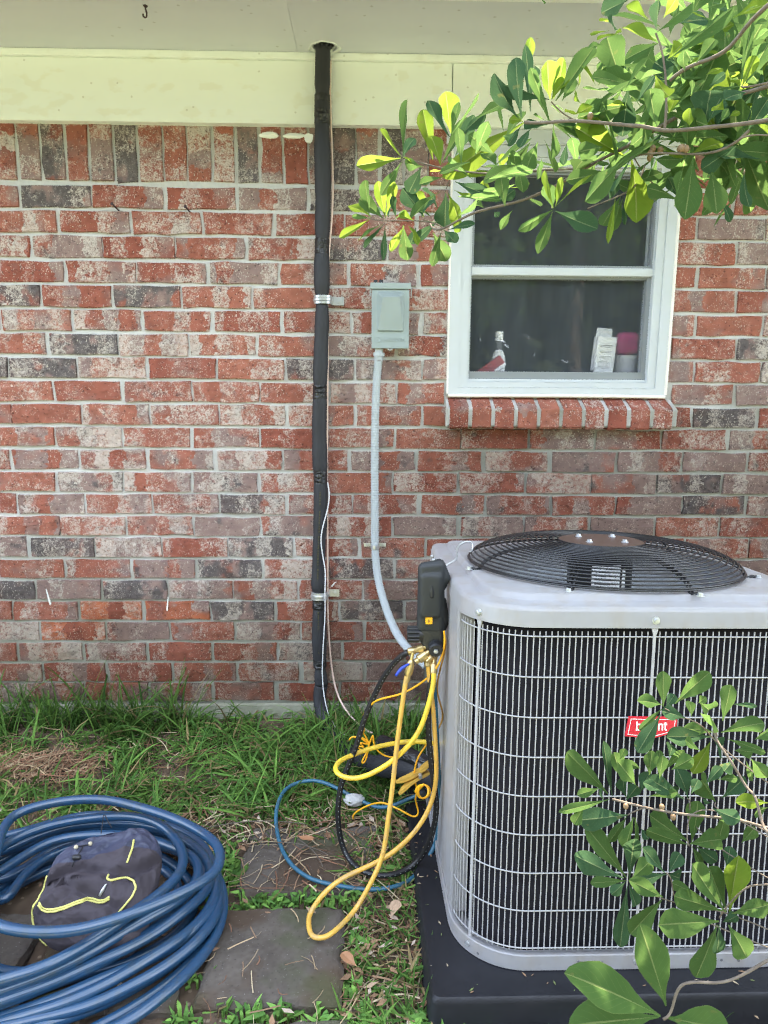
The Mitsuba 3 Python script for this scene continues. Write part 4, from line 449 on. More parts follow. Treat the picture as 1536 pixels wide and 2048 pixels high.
def ground_mesh():
    def axis(lo, hi, c0, c1, fine):
        far = np.geomspace(0.08, 1, 18)
        return np.unique(np.r_[c0 - (c0 - lo) * far, np.arange(c0, c1, fine), c1 + (hi - c1) * far])
    xs, ys = axis(-60, 60, -1.6, 1.4, 0.02), axis(-70, 0.1, -1.6, 0.02, 0.02)
    X, Y = np.meshgrid(xs, ys, indexing='ij')
    Z = ground_h(X, Y)
    v = np.stack([X, Y, Z], -1).reshape(-1, 3)
    i, j = np.meshgrid(np.arange(len(xs) - 1), np.arange(len(ys) - 1), indexing='ij')
    a = i * len(ys) + j
    q = np.stack([a, a + len(ys), a + len(ys) + 1, a + 1], -1).reshape(-1, 4)
    return trimesh.Trimesh(v, np.vstack([q[:, [0, 1, 2]], q[:, [0, 2, 3]]]), process=False)


scene['ground'] = mikit.ply(ground_mesh(), 'mat_soil', smooth=True)
labels['ground'] = {'label': 'bare brown soil and lawn in front of the brick wall', 'kind': 'structure', 'category': 'ground'}

# paving slabs, each a piece of the path
labels['path'] = {'label': 'weedy path of square weathered concrete slabs', 'kind': 'structure', 'category': 'path'}


def slab_mesh(x0, x1, y0, y1, z, tilt, seed):
    nx, ny = 22, 20
    X, Y = np.meshgrid(np.linspace(x0, x1, nx), np.linspace(y0, y1, ny), indexing='ij')
    e = np.minimum(np.minimum(X - x0, x1 - X), np.minimum(Y - y0, y1 - Y))
    n1 = meshkit.fbm(np.stack([X * 16, Y * 16, X * 0 + seed], -1), 4, seed=seed) - 0.5
    n2 = meshkit.noise(np.stack([X * 45, Y * 45, X * 0 + 3.0], -1), seed)
    Z = z + n1 * 0.014 - np.where(e < 1e-6, 0.006 + 0.008 * n2, 0) - np.where((e < 0.02) & (n2 > 0.6), 0.004, 0) + tilt[0] * (X - x0) + tilt[1] * (Y - y0)
    jx = np.where(np.abs(X - x0) < 1e-6, 1, 0) - np.where(np.abs(X - x1) < 1e-6, 1, 0)
    jy = np.where(np.abs(Y - y0) < 1e-6, 1, 0) - np.where(np.abs(Y - y1) < 1e-6, 1, 0)
    X, Y = X + jx * n2 * 0.012, Y + jy * n2 * 0.012
    top = np.stack([X, Y, Z], -1)
    ring = np.concatenate([top[:, 0], top[-1, 1:], top[-2::-1, -1], top[0, -2:0:-1]])
    low = ring - [0, 0, 0.06]
    v = top.reshape(-1, 3)
    i, j = np.meshgrid(np.arange(nx - 1), np.arange(ny - 1), indexing='ij')
    a = i * ny + j
    q = np.stack([a, a + ny, a + ny + 1, a + 1], -1).reshape(-1, 4)
    m1 = trimesh.Trimesh(v, np.vstack([q[:, [0, 1, 2]], q[:, [0, 2, 3]]]), process=False)
    return cat([m1, loft([low, ring])])


for k, (x0, x1, y0, y1, z, t) in enumerate([(-0.312, -0.042, -1.085, -0.842, 0.010, (0.01, 0)), (-0.290, 0.03, -0.805, -0.565, 0.004, (0, 0.02)), (-0.300, -0.030, -1.375, -1.108, 0.010, (0.0, 0.01)),
                                            (-0.62, -0.335, -1.09, -0.835, 0.006, (0.01, 0)), (-0.62, -0.325, -1.38, -1.112, 0.008, (0.01, 0)), (-0.92, -0.64, -1.09, -0.84, 0.004, (0, 0)), (-0.92, -0.64, -1.38, -1.115, 0.004, (0, 0.01))]):
    part('slab', slab_mesh(x0, x1, y0, y1, z, t, k + 1), 'mat_slab', 'path', smooth=35)

# ---------------------------------------------------------------- the house
labels['house'] = {'label': 'red brick house wall with cream painted eave above', 'category': 'house'}
PITCH, BW, CH, JH = 0.2032, 0.1925, 0.0677, 0.0108
WX0, WX1, WZ0, WZ1 = 0.234, 0.884, 1.040, 1.735
EAVE_Z = 1.953
hole = sbox(WX0 + 0.004, WZ0 - 0.004, WX1 - 0.004, WZ1)
wall_poly = sbox(-7, -0.1, 6, 2.02).difference(hole)
wall = facing(extrude(wall_poly, 0.10))
wall.apply_translation((0, 0.1070, 0))
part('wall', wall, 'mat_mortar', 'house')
rb = np.random.default_rng(3)


def brick_mesh(x0, x1, z0, z1, idn, ty, y=0.0, depth=0.012, upright=False):
    """one brick: a rough front face on a slanted rim, 40 triangles"""
    nx, nz = (5, 3) if not upright else (3, 5)
    gx, gz = np.linspace(x0, x1, nx), np.linspace(z0, z1, nz)
    X, Z = np.meshgrid(gx, gz, indexing='ij')
    X, Z = X + rb.normal(0, 0.0016, X.shape), Z + rb.normal(0, 0.0014, Z.shape)
    Y = y + rb.normal(0, 0.0007, X.shape) + rb.normal(0, 0.0012) + rb.normal(0, 0.006) * (X - x0 - (x1 - x0) / 2)
    ed = np.zeros_like(X, bool)
    ed[0], ed[-1], ed[:, 0], ed[:, -1] = True, True, True, True
    Y = Y + ed * np.abs(rb.normal(0.0006, 0.0007, X.shape))
    f = []
    idx = lambda i, j: i * nz + j
    for i in range(nx - 1):
        for j in range(nz - 1):
            f += [[idx(i, j), idx(i + 1, j), idx(i + 1, j + 1)], [idx(i, j), idx(i + 1, j + 1), idx(i, j + 1)]]
    ring = [idx(i, 0) for i in range(nx)] + [idx(nx - 1, j) for j in range(1, nz)] + [idx(i, nz - 1) for i in range(nx - 2, -1, -1)] + [idx(0, j) for j in range(nz - 2, 0, -1)]
    v = np.stack([X, Y, Z], -1).reshape(-1, 3)
    c = np.array([(x0 + x1) / 2, 0, (z0 + z1) / 2])
    sc = np.array([1 + 0.0034 / (x1 - x0), 1, 1 + 0.0034 / (z1 - z0)])
    back = (v[ring] - c) * sc + c
    back[:, 1] = y + depth
    n0, m = len(v), len(ring)
    v = np.vstack([v, back])
    for k in range(m):
        a, b = ring[k], ring[(k + 1) % m]
        f += [[b, a, n0 + k], [b, n0 + k, n0 + (k + 1) % m]]
    lx, lz = (v[:, 0] - x0 + 0.01), (v[:, 2] - z0 + 0.01)
    if upright:
        lx, lz = lz, lx
    uv = np.stack([idn * 0.5 + np.clip(lx, 0.001, 0.4), ty * 0.5 + np.clip(lz, 0.001, 0.4)], -1)
    return trimesh.Trimesh(v, np.array(f), process=False), uv


TYPES = {'R': 0, 'P': 1, 'V': 2, 'D': 3, 'C': 4, 'O': 5}
# joints read off the photograph: world x of one joint in each course, and the look of the bricks from the left edge on
COURSES = [(-0.988, 'DRRVDVVPRR'), (-0.885, 'PRRRRRPRVR'), (-0.965, 'VPRCDVVRRR'), (-0.873, 'RPPVPVRRRR'), (-0.950, 'RDPRPCPPRR'), (-0.865, 'PPRRPPVPRR'),
           (-0.938, 'DCCRVVPPRR'), (-0.858, 'DCPRDVPPRV'), (-0.934, 'RRRPPRPPRR'), (-0.855, 'RPPCPPRPRR'), (-0.940, 'CRPRRRRVPR'), (-0.872, 'RCVCRVCPVV'),
           (-0.945, 'VPVPRRPPVD'), (-0.862, 'VPRDPPVVRV'), (-0.943, 'PRVVPVVVVR'), (-0.842, 'DCRDRVRVDR'), (-0.940, 'CVDCDVRVPR'), (-0.830, 'VDVPRVRRVR'),
           (-0.905, 'ROODPDVRRV'), (-1.030, 'OVRVRRVRVR'), (-0.900, 'CVRRVRRVRV'), (-1.030, 'RRRVCVRRVV'), (-0.905, 'VRVRRRVRRV')]
FILL = 'RRRRPPPVVDCR'
outer, outer_uv, bid = [], [], 0
for ci, (jx, looks) in enumerate(COURSES):
    z1 = 1.6155 - ci * CH
    z0 = z1 - (CH - JH)
    first = math.floor((-3.2 - jx) / PITCH)
    for k in range(first, first + 34):
        x0 = jx + k * PITCH + JH / 2 + rb.normal(0, 0.002)
        x1 = jx + (k + 1) * PITCH - JH / 2 + rb.normal(0, 0.002)
        segs = [(x0, x1)]
        if z1 > WZ0 - 0.012:
            lim0, lim1 = WX0 - 0.004, WX1 + 0.006
            if z0 < WZ0 - 0.02:   # the course beside the sill bricks
                lim0, lim1 = WX0 - 0.012, WX1 + 0.026
            segs = [(a, min(b, lim0)) for a, b in segs if a < lim0 - 0.012] + [(max(a, lim1), b) for a, b in segs if b > lim1 + 0.012]
        for a, b in segs:
            bid = (bid + 1) % 240
            kk = k + (1 if jx > -0.93 else 0)
            ty = TYPES[looks[kk]] if 0 <= kk < len(looks) else TYPES[FILL[rb.integers(len(FILL))]]
            if kk >= len(looks) and a > 0.15 and z0 < 0.96:
                ty = TYPES['RVVDVRPRVD'[rb.integers(10)]]
            m, uv = brick_mesh(a, b, z0 + rb.normal(0, 0.0008), z1 + rb.normal(0, 0.0008), bid, ty)
            if -1.13 < b and a < 1.17:
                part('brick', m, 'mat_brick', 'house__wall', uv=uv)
            else:
                outer.append(m)
                outer_uv.append(uv)
# the soldier course under the frieze
x = -3.2 - 0.0163
i0 = 0
while x < 3.4:
    inside = -1.13 < x + 0.058 and x < 1.2
    bid = (bid + 1) % 240
    if inside:
        ty = TYPES['RRPVDRVDCRCPDCRVDVDVRPVRDRVRPVRRVRVRRVRVRP'[i0]]
        i0 += 1
    else:
        ty = TYPES[FILL[rb.integers(len(FILL))]]
    a, b = x + rb.normal(0, 0.0015), x + 0.0575 + rb.normal(0, 0.0015)
    if not (b > WX0 and a < WX1):
        m, uv = brick_mesh(a, b, 1.6305 + rb.normal(0, 0.001), 1.806, bid, ty, upright=True)
        if inside:
            part('soldier_brick', m, 'mat_brick', 'house__wall', uv=uv)
        else:
            outer.append(m)
            outer_uv.append(uv)
    x += 0.0677
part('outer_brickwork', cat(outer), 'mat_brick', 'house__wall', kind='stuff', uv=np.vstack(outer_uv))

# sloping brick sill under the window: bricks on edge in a mortar bed
SILL_Z1 = WZ0 - 0.003
nsill = 10
sx0, sx1 = WX0 + 0.0, WX1 + 0.018
sp = (sx1 - sx0) / nsill


def sill_loop(x0, x1, inset):
    # profile in y,z: from the window foot forward over the nose and back under
    pr = [(0.012, SILL_Z1 - 0.001 - inset * 0.6), (-0.052 + inset, SILL_Z1 - 0.029 - inset * 0.6), (-0.0585 + inset, SILL_Z1 - 0.036), (-0.0575 + inset, SILL_Z1 - 0.087 + inset), (-0.052 + inset, SILL_Z1 - 0.0925 + inset), (0.012, SILL_Z1 - 0.0925 + inset)]
    return [np.array([(x, y, z) for y, z in pr]) for x in (x0, x1)]


part('sill_mortar', loft(sill_loop(sx0 - 0.006, sx1 + 0.004, 0.0045), cap0=True, cap1=True), 'mat_mortar', 'house__wall')
for k in range(nsill):
    x0, x1 = sx0 + k * sp + 0.001, sx0 + (k + 1) * sp - 0.011
    A_, B_ = sill_loop(x0, x1, 0.0)
    mids = [A_ * (1 - t) + B_ * t for t in (0, 0.06, 0.5, 0.94, 1)]
    for l, sh in zip(mids, (0.0025, 0, 0, 0, 0.0025)):
        l[1:5, 1] += sh + rb.normal(0, 0.0012, 4)
        l[1:5, 2] += rb.normal(0, 0.0012, 4)
        l[:, 0] += rb.normal(0, 0.0008, 6)
    m = loft(mids, cap0=True, cap1=True)
    v = np.array(m.vertices)
    uv = np.stack([(200 + k) * 0.5 + np.clip(v[:, 2] - SILL_Z1 + 0.12 - v[:, 1], 0.001, 0.4), 0 * 0.5 + np.clip(v[:, 0] - x0 + 0.01, 0.001, 0.4)], -1)
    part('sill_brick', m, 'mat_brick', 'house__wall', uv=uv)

part('foundation', bx(-7, 6, -0.014, 0.004, -0.2, 0.0585), 'mat_foundation', 'house')
# eave: frieze board, trim, soffit, fascia, roof
fr = rbox(-4.0, 0.224, -0.026, 0.003, 1.775, 1.934, 0.002)
part('frieze_board', fr, 'mat_eave_paint', 'house', smooth=40)
part('frieze_board', rbox(0.2262, 4.0, -0.026, 0.003, 1.775, 1.934, 0.002), 'mat_eave_paint', 'house', smooth=40)
part('trim_strip', rbox(-4.0, 4.0, -0.036, 0.002, 1.9345, 1.9525, 0.003), 'mat_eave_paint', 'house', smooth=40)
# soffit sheets: a joint left of the pipe, and a hole for the pipe
PX, PY = -0.1248, -0.066
sof1 = extrude(sbox(-4, -0.42, -0.1973, 0.02), 0.012)
sof1.apply_translation((0, 0, EAVE_Z))
circ = shapely.Point(PX + 0.003, PY + 0.004).buffer(0.031, 24)
sof2 = extrude(sbox(-0.1967, -0.42, 4, 0.02).difference(circ), 0.012)
sof2.apply_translation((0, 0, EAVE_Z + 0.0004))
part('soffit', sof1, 'mat_soffit', 'house')
part('soffit', sof2, 'mat_soffit', 'house')
ang = np.linspace(0, 2 * np.pi, 40, endpoint=False)
ringr = 0.0435 + 0.003 * np.sin(3 * ang) + 0.002 * np.sin(7 * ang + 1)
part('patch_ring', loft([np.stack([PX + 0.003 + (ringr - w) * np.cos(ang), PY + 0.004 + 0.8 * (ringr - w) * np.sin(ang), np.full(40, EAVE_Z + h)], -1) for w, h in ((0, 0.003), (0.0015, -0.0015), (0.008, -0.001), (0.0145, 0.010))]), 'mat_eave_paint', 'house', smooth=60)
part('soffit_backing', bx(PX - 0.06, PX + 0.06, PY - 0.05, PY + 0.05, EAVE_Z + 0.02, EAVE_Z + 0.024), 'mat_roof', 'house')
part('fascia', bx(-4.6, 4.6, -0.443, -0.4205, 1.90, 2.06), 'mat_eave_paint', 'house')
roof = loft([np.array([(-4.6, -0.452, 2.062), (-4.6, 4.5, 3.72), (-4.6, 4.5, 3.80), (-4.6, -0.452, 2.10)]), np.array([(4.6, -0.452, 2.062), (4.6, 4.5, 3.72), (4.6, 4.5, 3.80), (4.6, -0.452, 2.10)])], cap0=True, cap1=True)
part('roof', roof, 'mat_roof', 'house')
part('back_wall', cat([bx(-4.2, 4.2, 4.0, 4.1, -0.2, 3.5), bx(-4.2, -4.1, 0.11, 4.0, -0.2, 2.1), bx(4.1, 4.2, 0.11, 4.0, -0.2, 2.1)]), 'mat_roof', 'house')
part('attic_floor', bx(-4.1, 4.1, 0.11, 3.99, 2.0, 2.05), 'mat_roof', 'house')
# paint smeared on the soldier bricks left of the pipe
for (x, z, rx, rz, s) in [(-0.281, 1.7535, 0.026, 0.0085, 1), (-0.213, 1.753, 0.030, 0.007, 2), (-0.172, 1.748, 0.012, 0.013, 3)]:
    rr_ = 1 + 0.35 * (meshkit.noise(np.stack([np.cos(ang) * 2 + s * 7, np.sin(ang) * 2, ang * 0], -1), s) - 0.4) + 0.12 * meshkit.noise(np.stack([np.cos(ang) * 8, np.sin(ang) * 8, ang * 0 + s], -1), s)
    base = np.stack([x + rx * rr_ * np.cos(ang), np.full(40, 0.001), z + rz * rr_ * np.sin(ang)], -1)
    mid = np.stack([x + rx * 0.9 * rr_ * np.cos(ang), np.full(40, -0.0036), z + rz * 0.9 * rr_ * np.sin(ang)], -1)
    part('paint_smear', loft([base, mid], cap1=True), 'mat_paint_spot', 'house__wall', smooth=60)
for (x, z, l, a) in [(-1.0, 0.44, 0.05, 0.2), (-0.625, 0.415, 0.045, -0.12), (-0.104, 0.463, 0.014, -0.9)]:
    part('paint_drip', tube(np.array([(x, -0.0005, z), (x + a * l * 0.5, -0.0012, z - l / 2), (x + a * l, -0.0005, z - l)]), [0.0012, 0.0022, 0.003], 6), 'mat_paint_spot', 'house__wall', smooth=True)

# window ------------------------------------------------------------
W_ = 'house__window'
labels[W_] = {'label': 'white vinyl sash window above the brick sill'}


def frame_rect(x0, x1, z0, z1, w, y0, y1, wb=None, wt=None):
    wb, wt = wb or w, wt or w
    pol = sbox(x0, z0, x1, z1).difference(sbox(x0 + w, z0 + wb, x1 - w, z1 - wt))
    m = facing(extrude(pol, y1 - y0))
    m.apply_translation((0, y1, 0))
    return m


scene[W_] = mikit.ply(frame_rect(WX0, WX1, WZ0, WZ1, 0.030, -0.006, 0.09, wb=0.024), 'mat_vinyl')
part('stop', frame_rect(WX0 + 0.0305, WX1 - 0.0305, WZ0 + 0.0245, WZ1 - 0.0305, 0.024, -0.0015, 0.085, wb=0.016), 'mat_vinyl', W_)
part('stop_lip', frame_rect(WX0 + 0.0545, WX1 - 0.046, WZ0 + 0.041, WZ1 - 0.055, 0.007, 0.008, 0.084, wb=0.008), 'mat_vinyl', W_)
MR = 1.398
part('meeting_rail', rbox(WX0 + 0.062, WX1 - 0.0535, 0.009, 0.06, MR - 0.012, MR + 0.012, 0.003), 'mat_vinyl', W_, smooth=40)
us = frame_rect(WX0 + 0.062, WX1 - 0.0535, MR + 0.012, WZ1 - 0.063, 0.007, 0.020, 0.05)
part('upper_sash', us, 'mat_screen_frame', W_)
part('lower_sash', cat([bx(WX0 + 0.062, WX1 - 0.0535, 0.016, 0.05, WZ0 + 0.0495, WZ0 + 0.064), bx(WX0 + 0.062, WX1 - 0.0535, 0.020, 0.05, WZ0 + 0.064, WZ0 + 0.071), bx(WX0 + 0.062, WX0 + 0.066, 0.024, 0.05, WZ0 + 0.071, MR - 0.012), bx(WX1 - 0.0675, WX1 - 0.0535, 0.020, 0.05, WZ0 + 0.071, MR - 0.012), bx(WX0 + 0.066, WX1 - 0.0675, 0.024, 0.05, MR - 0.019, MR - 0.012)]), 'mat_screen_frame', W_, label='grey metal lower sash with ribbed bottom rail')


def sheet(x0, x1, z0, z1, y):
    return trimesh.Trimesh([(x0, y, z0), (x1, y, z0), (x1, y, z1), (x0, y, z1)], [[0, 1, 2], [0, 2, 3]], process=False)


part('pane', sheet(WX0 + 0.068, WX1 - 0.06, MR + 0.018, WZ1 - 0.069, 0.036), 'mat_glass', W_)
part('pane', sheet(WX0 + 0.065, WX1 - 0.067, WZ0 + 0.070, MR - 0.018, 0.042), 'mat_glass', W_)
part('caulk', cat([tube(spline([(WX1 + 0.002, -0.002, WZ0 + 0.005), (WX1 + 0.0028, -0.003, 1.3), (WX1 + 0.002, -0.002, WZ1)], 0.05), 0.006, 8), tube(spline([(WX0 - 0.001, -0.002, WZ0 + 0.005), (WX0 - 0.002, -0.002, 1.3), (WX0 - 0.001, -0.002, WZ1)], 0.05), 0.0045, 8),
                   tube(spline([(WX0, -0.008, WZ0 - 0.001), (0.55, -0.009, WZ0 + 0.0005), (WX1, -0.008, WZ0 - 0.001)], 0.05), 0.005, 8)]), 'mat_caulk', W_, smooth=True)
part('head_flashing', rbox(WX0 - 0.02, WX1 + 0.02, -0.012, 0.004, WZ1 + 0.001, 1.7745, 0.002), 'mat_vinyl', W_, smooth=40)
# dark room behind the glass
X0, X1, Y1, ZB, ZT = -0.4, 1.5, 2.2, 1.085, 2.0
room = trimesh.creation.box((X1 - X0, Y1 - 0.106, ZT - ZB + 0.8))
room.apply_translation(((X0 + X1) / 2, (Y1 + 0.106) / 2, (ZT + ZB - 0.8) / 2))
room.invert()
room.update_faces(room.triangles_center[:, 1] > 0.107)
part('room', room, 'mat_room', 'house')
part('window_stool', rbox(0.22, 0.90, 0.092, 0.30, 1.075, 1.096, 0.003), 'mat_vinyl', 'house')

# things standing inside on the window ledge
bt = thing('bottle', 'white capped bottle standing behind the lower left of the window glass', 'bottle')
bxp, byp, bz = 0.412, 0.17, 1.096
part('body', lathe_along((bxp, byp, bz), (bxp, byp, bz + 0.085), [(0, 0.020), (0.03, 0.022), (0.7, 0.022), (0.85, 0.018), (1.0, 0.011)]), 'mat_white', bt, smooth=40)
part('neck', lathe_along((bxp, byp, bz + 0.0855), (bxp, byp, bz + 0.112), [(0, 0.011), (0.4, 0.010), (1, 0.010)]), 'mat_ink', bt, smooth=40)
part('cap', lathe_along((bxp, byp, bz + 0.1125), (bxp, byp, bz + 0.142), [(0, 0.0125), (0.1, 0.013), (0.9, 0.013), (1, 0.012)]), 'mat_white', bt, smooth=40)
rbx = thing('small_carton', 'dark red carton with white band leaning in the window corner', 'box')
M_ = trimesh.transformations.rotation_matrix(-0.62, (0, 1, 0), (0.38, 0.12, 1.12))
plain('mat_dark_red', (0.30, 0.02, 0.03), 0.5)
m = rbox(0.335, 0.425, 0.105, 0.128, 1.105, 1.14, 0.002)
m.apply_transform(M_)
part('body', m, 'mat_dark_red', rbx, smooth=40)
m = bx(0.385, 0.4255, 0.1035, 0.1285, 1.1045, 1.113)
m.apply_transform(M_)
part('band', m, 'mat_white', rbx)
ct = thing('tall_carton', 'tall open white carton with small print standing behind the window glass', 'box')
cx0, cx1, cy0, cy1, cz0, cz1 = 0.705, 0.765, 0.12, 0.165, 1.0965, 1.222
m = rbox(cx0, cx1, cy0, cy1, cz0, cz1, 0.0015)
R_ = trimesh.transformations.rotation_matrix(0.07, (0, 1, 0), (0.735, 0.14, 1.0965))
m.apply_transform(R_)
part('body', m, 'mat_white', ct, smooth=40)
m = loft([np.array([(cx0 + 0.004, cy1 - 0.004, cz1), (cx1 - 0.003, cy1 - 0.004, cz1), (cx1 - 0.003, cy1 - 0.0025, cz1), (cx0 + 0.004, cy1 - 0.0025, cz1)]), np.array([(cx0 + 0.010, cy1 + 0.01, cz1 + 0.03), (cx1 - 0.002, cy1 + 0.01, cz1 + 0.03), (cx1 - 0.002, cy1 + 0.0115, cz1 + 0.03), (cx0 + 0.010, cy1 + 0.0115, cz1 + 0.03)])], cap0=True, cap1=True)
m.apply_transform(R_)
part('flap', m, 'mat_white', ct)
lines = []
rl = np.random.default_rng(8)
for i, z in enumerate([0.026, 0.031, 0.044, 0.048, 0.060, 0.064, 0.076, 0.080, 0.092, 0.096]):
    x = cx0 + 0.010
    while x < cx1 - 0.010 - (0.012 if i % 2 else 0):
        w = rl.uniform(0.003, 0.009)
        lines.append(bx(x, x + w, cy0 - 0.0006, cy0 + 0.0002, cz1 - z - (0.0022 if i < 2 else 0.0014), cz1 - z))
        x += w + 0.0014
m = cat(lines)
m.apply_transform(R_)
part('print', m, 'mat_ink', ct, kind='stuff')
plain('mat_pink', (0.50, 0.05, 0.17), 0.8)
pk = trimesh.creation.icosphere(3, 1.0)
v = pk.vertices * (1 + 0.5 * (meshkit.fbm(pk.vertices * 1.8 + 5, 3, 1) - 0.5)[:, None])
v = np.sign(v) * np.abs(v) ** [0.6, 0.8, 0.6]
pk.vertices = v * [0.037, 0.025, 0.036] + [0.832, 0.20, 1.206]
solo('folded_cloth', pk, 'mat_pink', 'bright pink cloth on a white tub behind the window glass', 'cloth', smooth=True)
solo('white_tub', lathe_along((0.832, 0.20, 1.0965), (0.832, 0.20, 1.168), [(0, 0.028), (0.05, 0.031), (0.9, 0.036), (0.95, 0.038), (1, 0.038)], 24), 'mat_white', 'white tub under the pink cloth behind the window glass', 'tub', smooth=40)
th = np.linspace(0, np.pi, 25)
ar = [np.stack([0.70 + (0.115 - w) * np.cos(th), np.full(25, 0.13 + yy), 1.0965 + (0.022 - w * 0.4) * np.sin(th)], -1) for w, yy in ((0, 0), (0, 0.09))]
solo('black_tray', cat([loft(ar, cap0=True, cap1=True)]), 'mat_black_plastic', 'low black rounded tray lying on the window ledge', 'tray', smooth=40)

# ---------------------------------------------------------------- things on the wall
# refrigerant line in black foam
ls = thing('insulated_pipe', 'upright black foam insulated pipe bound with tape on the brick wall', 'pipe')
LP = spline(LINE_SET, 0.01)
rad = 0.0212 + 0.0060 * (meshkit.fbm(np.stack([LP[:, 2] * 13, LP[:, 2] * 0, LP[:, 2] * 0], -1), 2, 3) - 0.5)
LP[:, 0] += 0.004 * (meshkit.fbm(np.stack([LP[:, 2] * 6, LP[:, 2] * 0 + 4, LP[:, 2] * 0], -1), 2, 6) - 0.5)
for zc in (1.84, 1.455, 1.305, 1.05, 0.80, 0.43, 0.40, 0.20):
    rad = rad - 0.0050 * np.exp(-((LP[:, 2] - zc) / 0.018) ** 2)
part('insulation', tube(LP, rad, 20), 'mat_black_foam', ls, smooth=True)
for zc, h, wr in [(1.80, 0.075, 0.8), (1.455, 0.045, 0.3), (1.05, 0.038, 0.3), (0.80, 0.045, 0.3), (0.405, 0.035, 0.2), (0.215, 0.035, 0.2)]:
    sel = (LP[:, 2] < zc + h / 2 + 0.006) & (LP[:, 2] > zc - h / 2 - 0.006)
    seg = spline(LP[sel], 0.004)
    r_ = 0.0192 + 0.0022 * (meshkit.fbm(np.stack([seg[:, 2] * 90, seg[:, 2] * 0, seg[:, 2] * 0 + zc], -1), 3, 5))
    part('tape', tube(seg, r_ + 0.0006, 20), 'mat_black_tape', ls, smooth=30)
marks = []
for z in np.arange(0.25, 0.76, 0.0085):
    c = np.array([np.interp(z, LP[::-1, 2], LP[::-1, k]) for k in range(3)])
    if rl.random() < 0.8 and not (0.38 < z < 0.45):
        marks.append(bx(c[0] - 0.0028, c[0] + 0.0012, c[1] - 0.0222, c[1] - 0.018, z, z + rl.uniform(0.003, 0.006)))
part('printing', cat(marks), 'mat_print', ls, kind='stuff')
fr_ = [tube(spline([(PX + 0.012 * math.cos(a), PY + 0.016 * math.sin(a) - 0.006, EAVE_Z - 0.006), (PX + 0.021 * math.cos(a), PY + 0.021 * math.sin(a) - 0.004, EAVE_Z - 0.002), (PX + 0.024 * math.cos(a), PY + 0.024 * math.sin(a), EAVE_Z + 0.004)], 0.004), [0.004, 0.003, 0.0015], 6) for a in np.linspace(0.3, 6.0, 9)]
part('torn_end', cat(fr_), 'mat_black_foam', ls, smooth=True)
# the tail bends along the ground to the outdoor unit
tail = spline([LP[-1], (-0.150, -0.050, 0.07), (-0.125, -0.09, 0.025), (-0.06, -0.22, 0.015), (0.02, -0.38, 0.06), (0.09, -0.50, 0.125), (0.185, -0.60, 0.135)], 0.008)
part('tail', tube(tail, np.interp(np.linspace(0, 1, len(tail)), [0, 0.4, 0.62, 0.7, 1], [0.0205, 0.021, 0.024, 0.031, 0.033]), 18), 'mat_black_foam', ls, smooth=True)
tp = spline([(0.035, -0.43, 0.155), (0.10, -0.53, 0.172), (0.17, -0.60, 0.170)], 0.006)
solo('taped_pipe', tube(tp, 0.017 + 0.0035 * meshkit.fbm(np.stack([np.arange(len(tp)) * 0.7, np.zeros(len(tp)), np.zeros(len(tp))], -1), 2, 3), 14), 'mat_black_tape', 'glossy black taped pipe end entering the side of the outdoor unit', 'pipe', smooth=35)

solo('copper_line', tube(spline(COPPER_LINE, 0.01), 0.0031, 8), 'mat_copper', 'thin bare copper tube running down beside the black insulated pipe', 'tube', smooth=True)
solo('thermostat_wire', tube(spline(WHITE_WIRE, 0.006), 0.0019, 8), 'mat_white_wire', 'thin white wire wavering down the front of the black insulated pipe', 'wire', smooth=True)


def pipe_strap(zc, label):
    k = thing('pipe_strap', label, 'strap', 'zinc straps on the black pipe')
    c = np.array([np.interp(zc, LP[::-1, 2], LP[::-1, j]) for j in range(3)])
    a = np.linspace(math.radians(178), math.radians(362), 26)
    def band(r, h, push=0):
        u_ = np.stack([c[0] + 0.003 + (r + 0.003) * np.cos(a), c[1] + r * np.sin(a) * 1.0], -1)
        u_[-3:] = [[u_[-4, 0], c[1] + 0.004], [u_[-4, 0] + 0.0005, -0.016], [u_[-4, 0] + 0.003, -0.0085]]
        return np.c_[u_, np.full(26, zc + h)]
    rows = [band(0.0205, -0.012), band(0.0232, -0.0115), band(0.0232, -0.005), band(0.0248, -0.003), band(0.0248, 0.003), band(0.0232, 0.005), band(0.0232, 0.0115), band(0.0205, 0.012)]
    n = 26
    v = np.vstack(rows)
    f = []
    for i in range(len(rows) - 1):
        for j in range(n - 1):
            f += [[i * n + j, i * n + j + 1, (i + 1) * n + j + 1], [i * n + j, (i + 1) * n + j + 1, (i + 1) * n + j]]
    part('saddle', trimesh.Trimesh(v, np.array(f), process=False), 'mat_zinc', k, smooth=30)
    xr = c[0] + 0.028
    pol = sbox(xr, zc - 0.0118, xr + 0.030, zc + 0.0118).buffer(0.004, 6).intersection(sbox(xr - 0.01, zc - 0.0118, xr + 0.05, zc + 0.0118)).difference(shapely.Point(xr + 0.021, zc).buffer(0.0028))
    m = facing(extrude(pol, 0.0022))
    m.apply_translation((0, -0.0075, 0))
    part('ear', m, 'mat_zinc', k)
    part('screw', lathe_along((xr + 0.021, -0.008, zc), (xr + 0.021, -0.0145, zc), [(0, 0.0062), (0.25, 0.0062), (0.3, 0.0046), (1, 0.0042)], 6), 'mat_zinc', k)
    return k


pipe_strap(1.3075, 'upper zinc strap with one screw ear holding the black pipe')
pipe_strap(0.4305, 'lower zinc strap with one screw ear holding the black pipe')

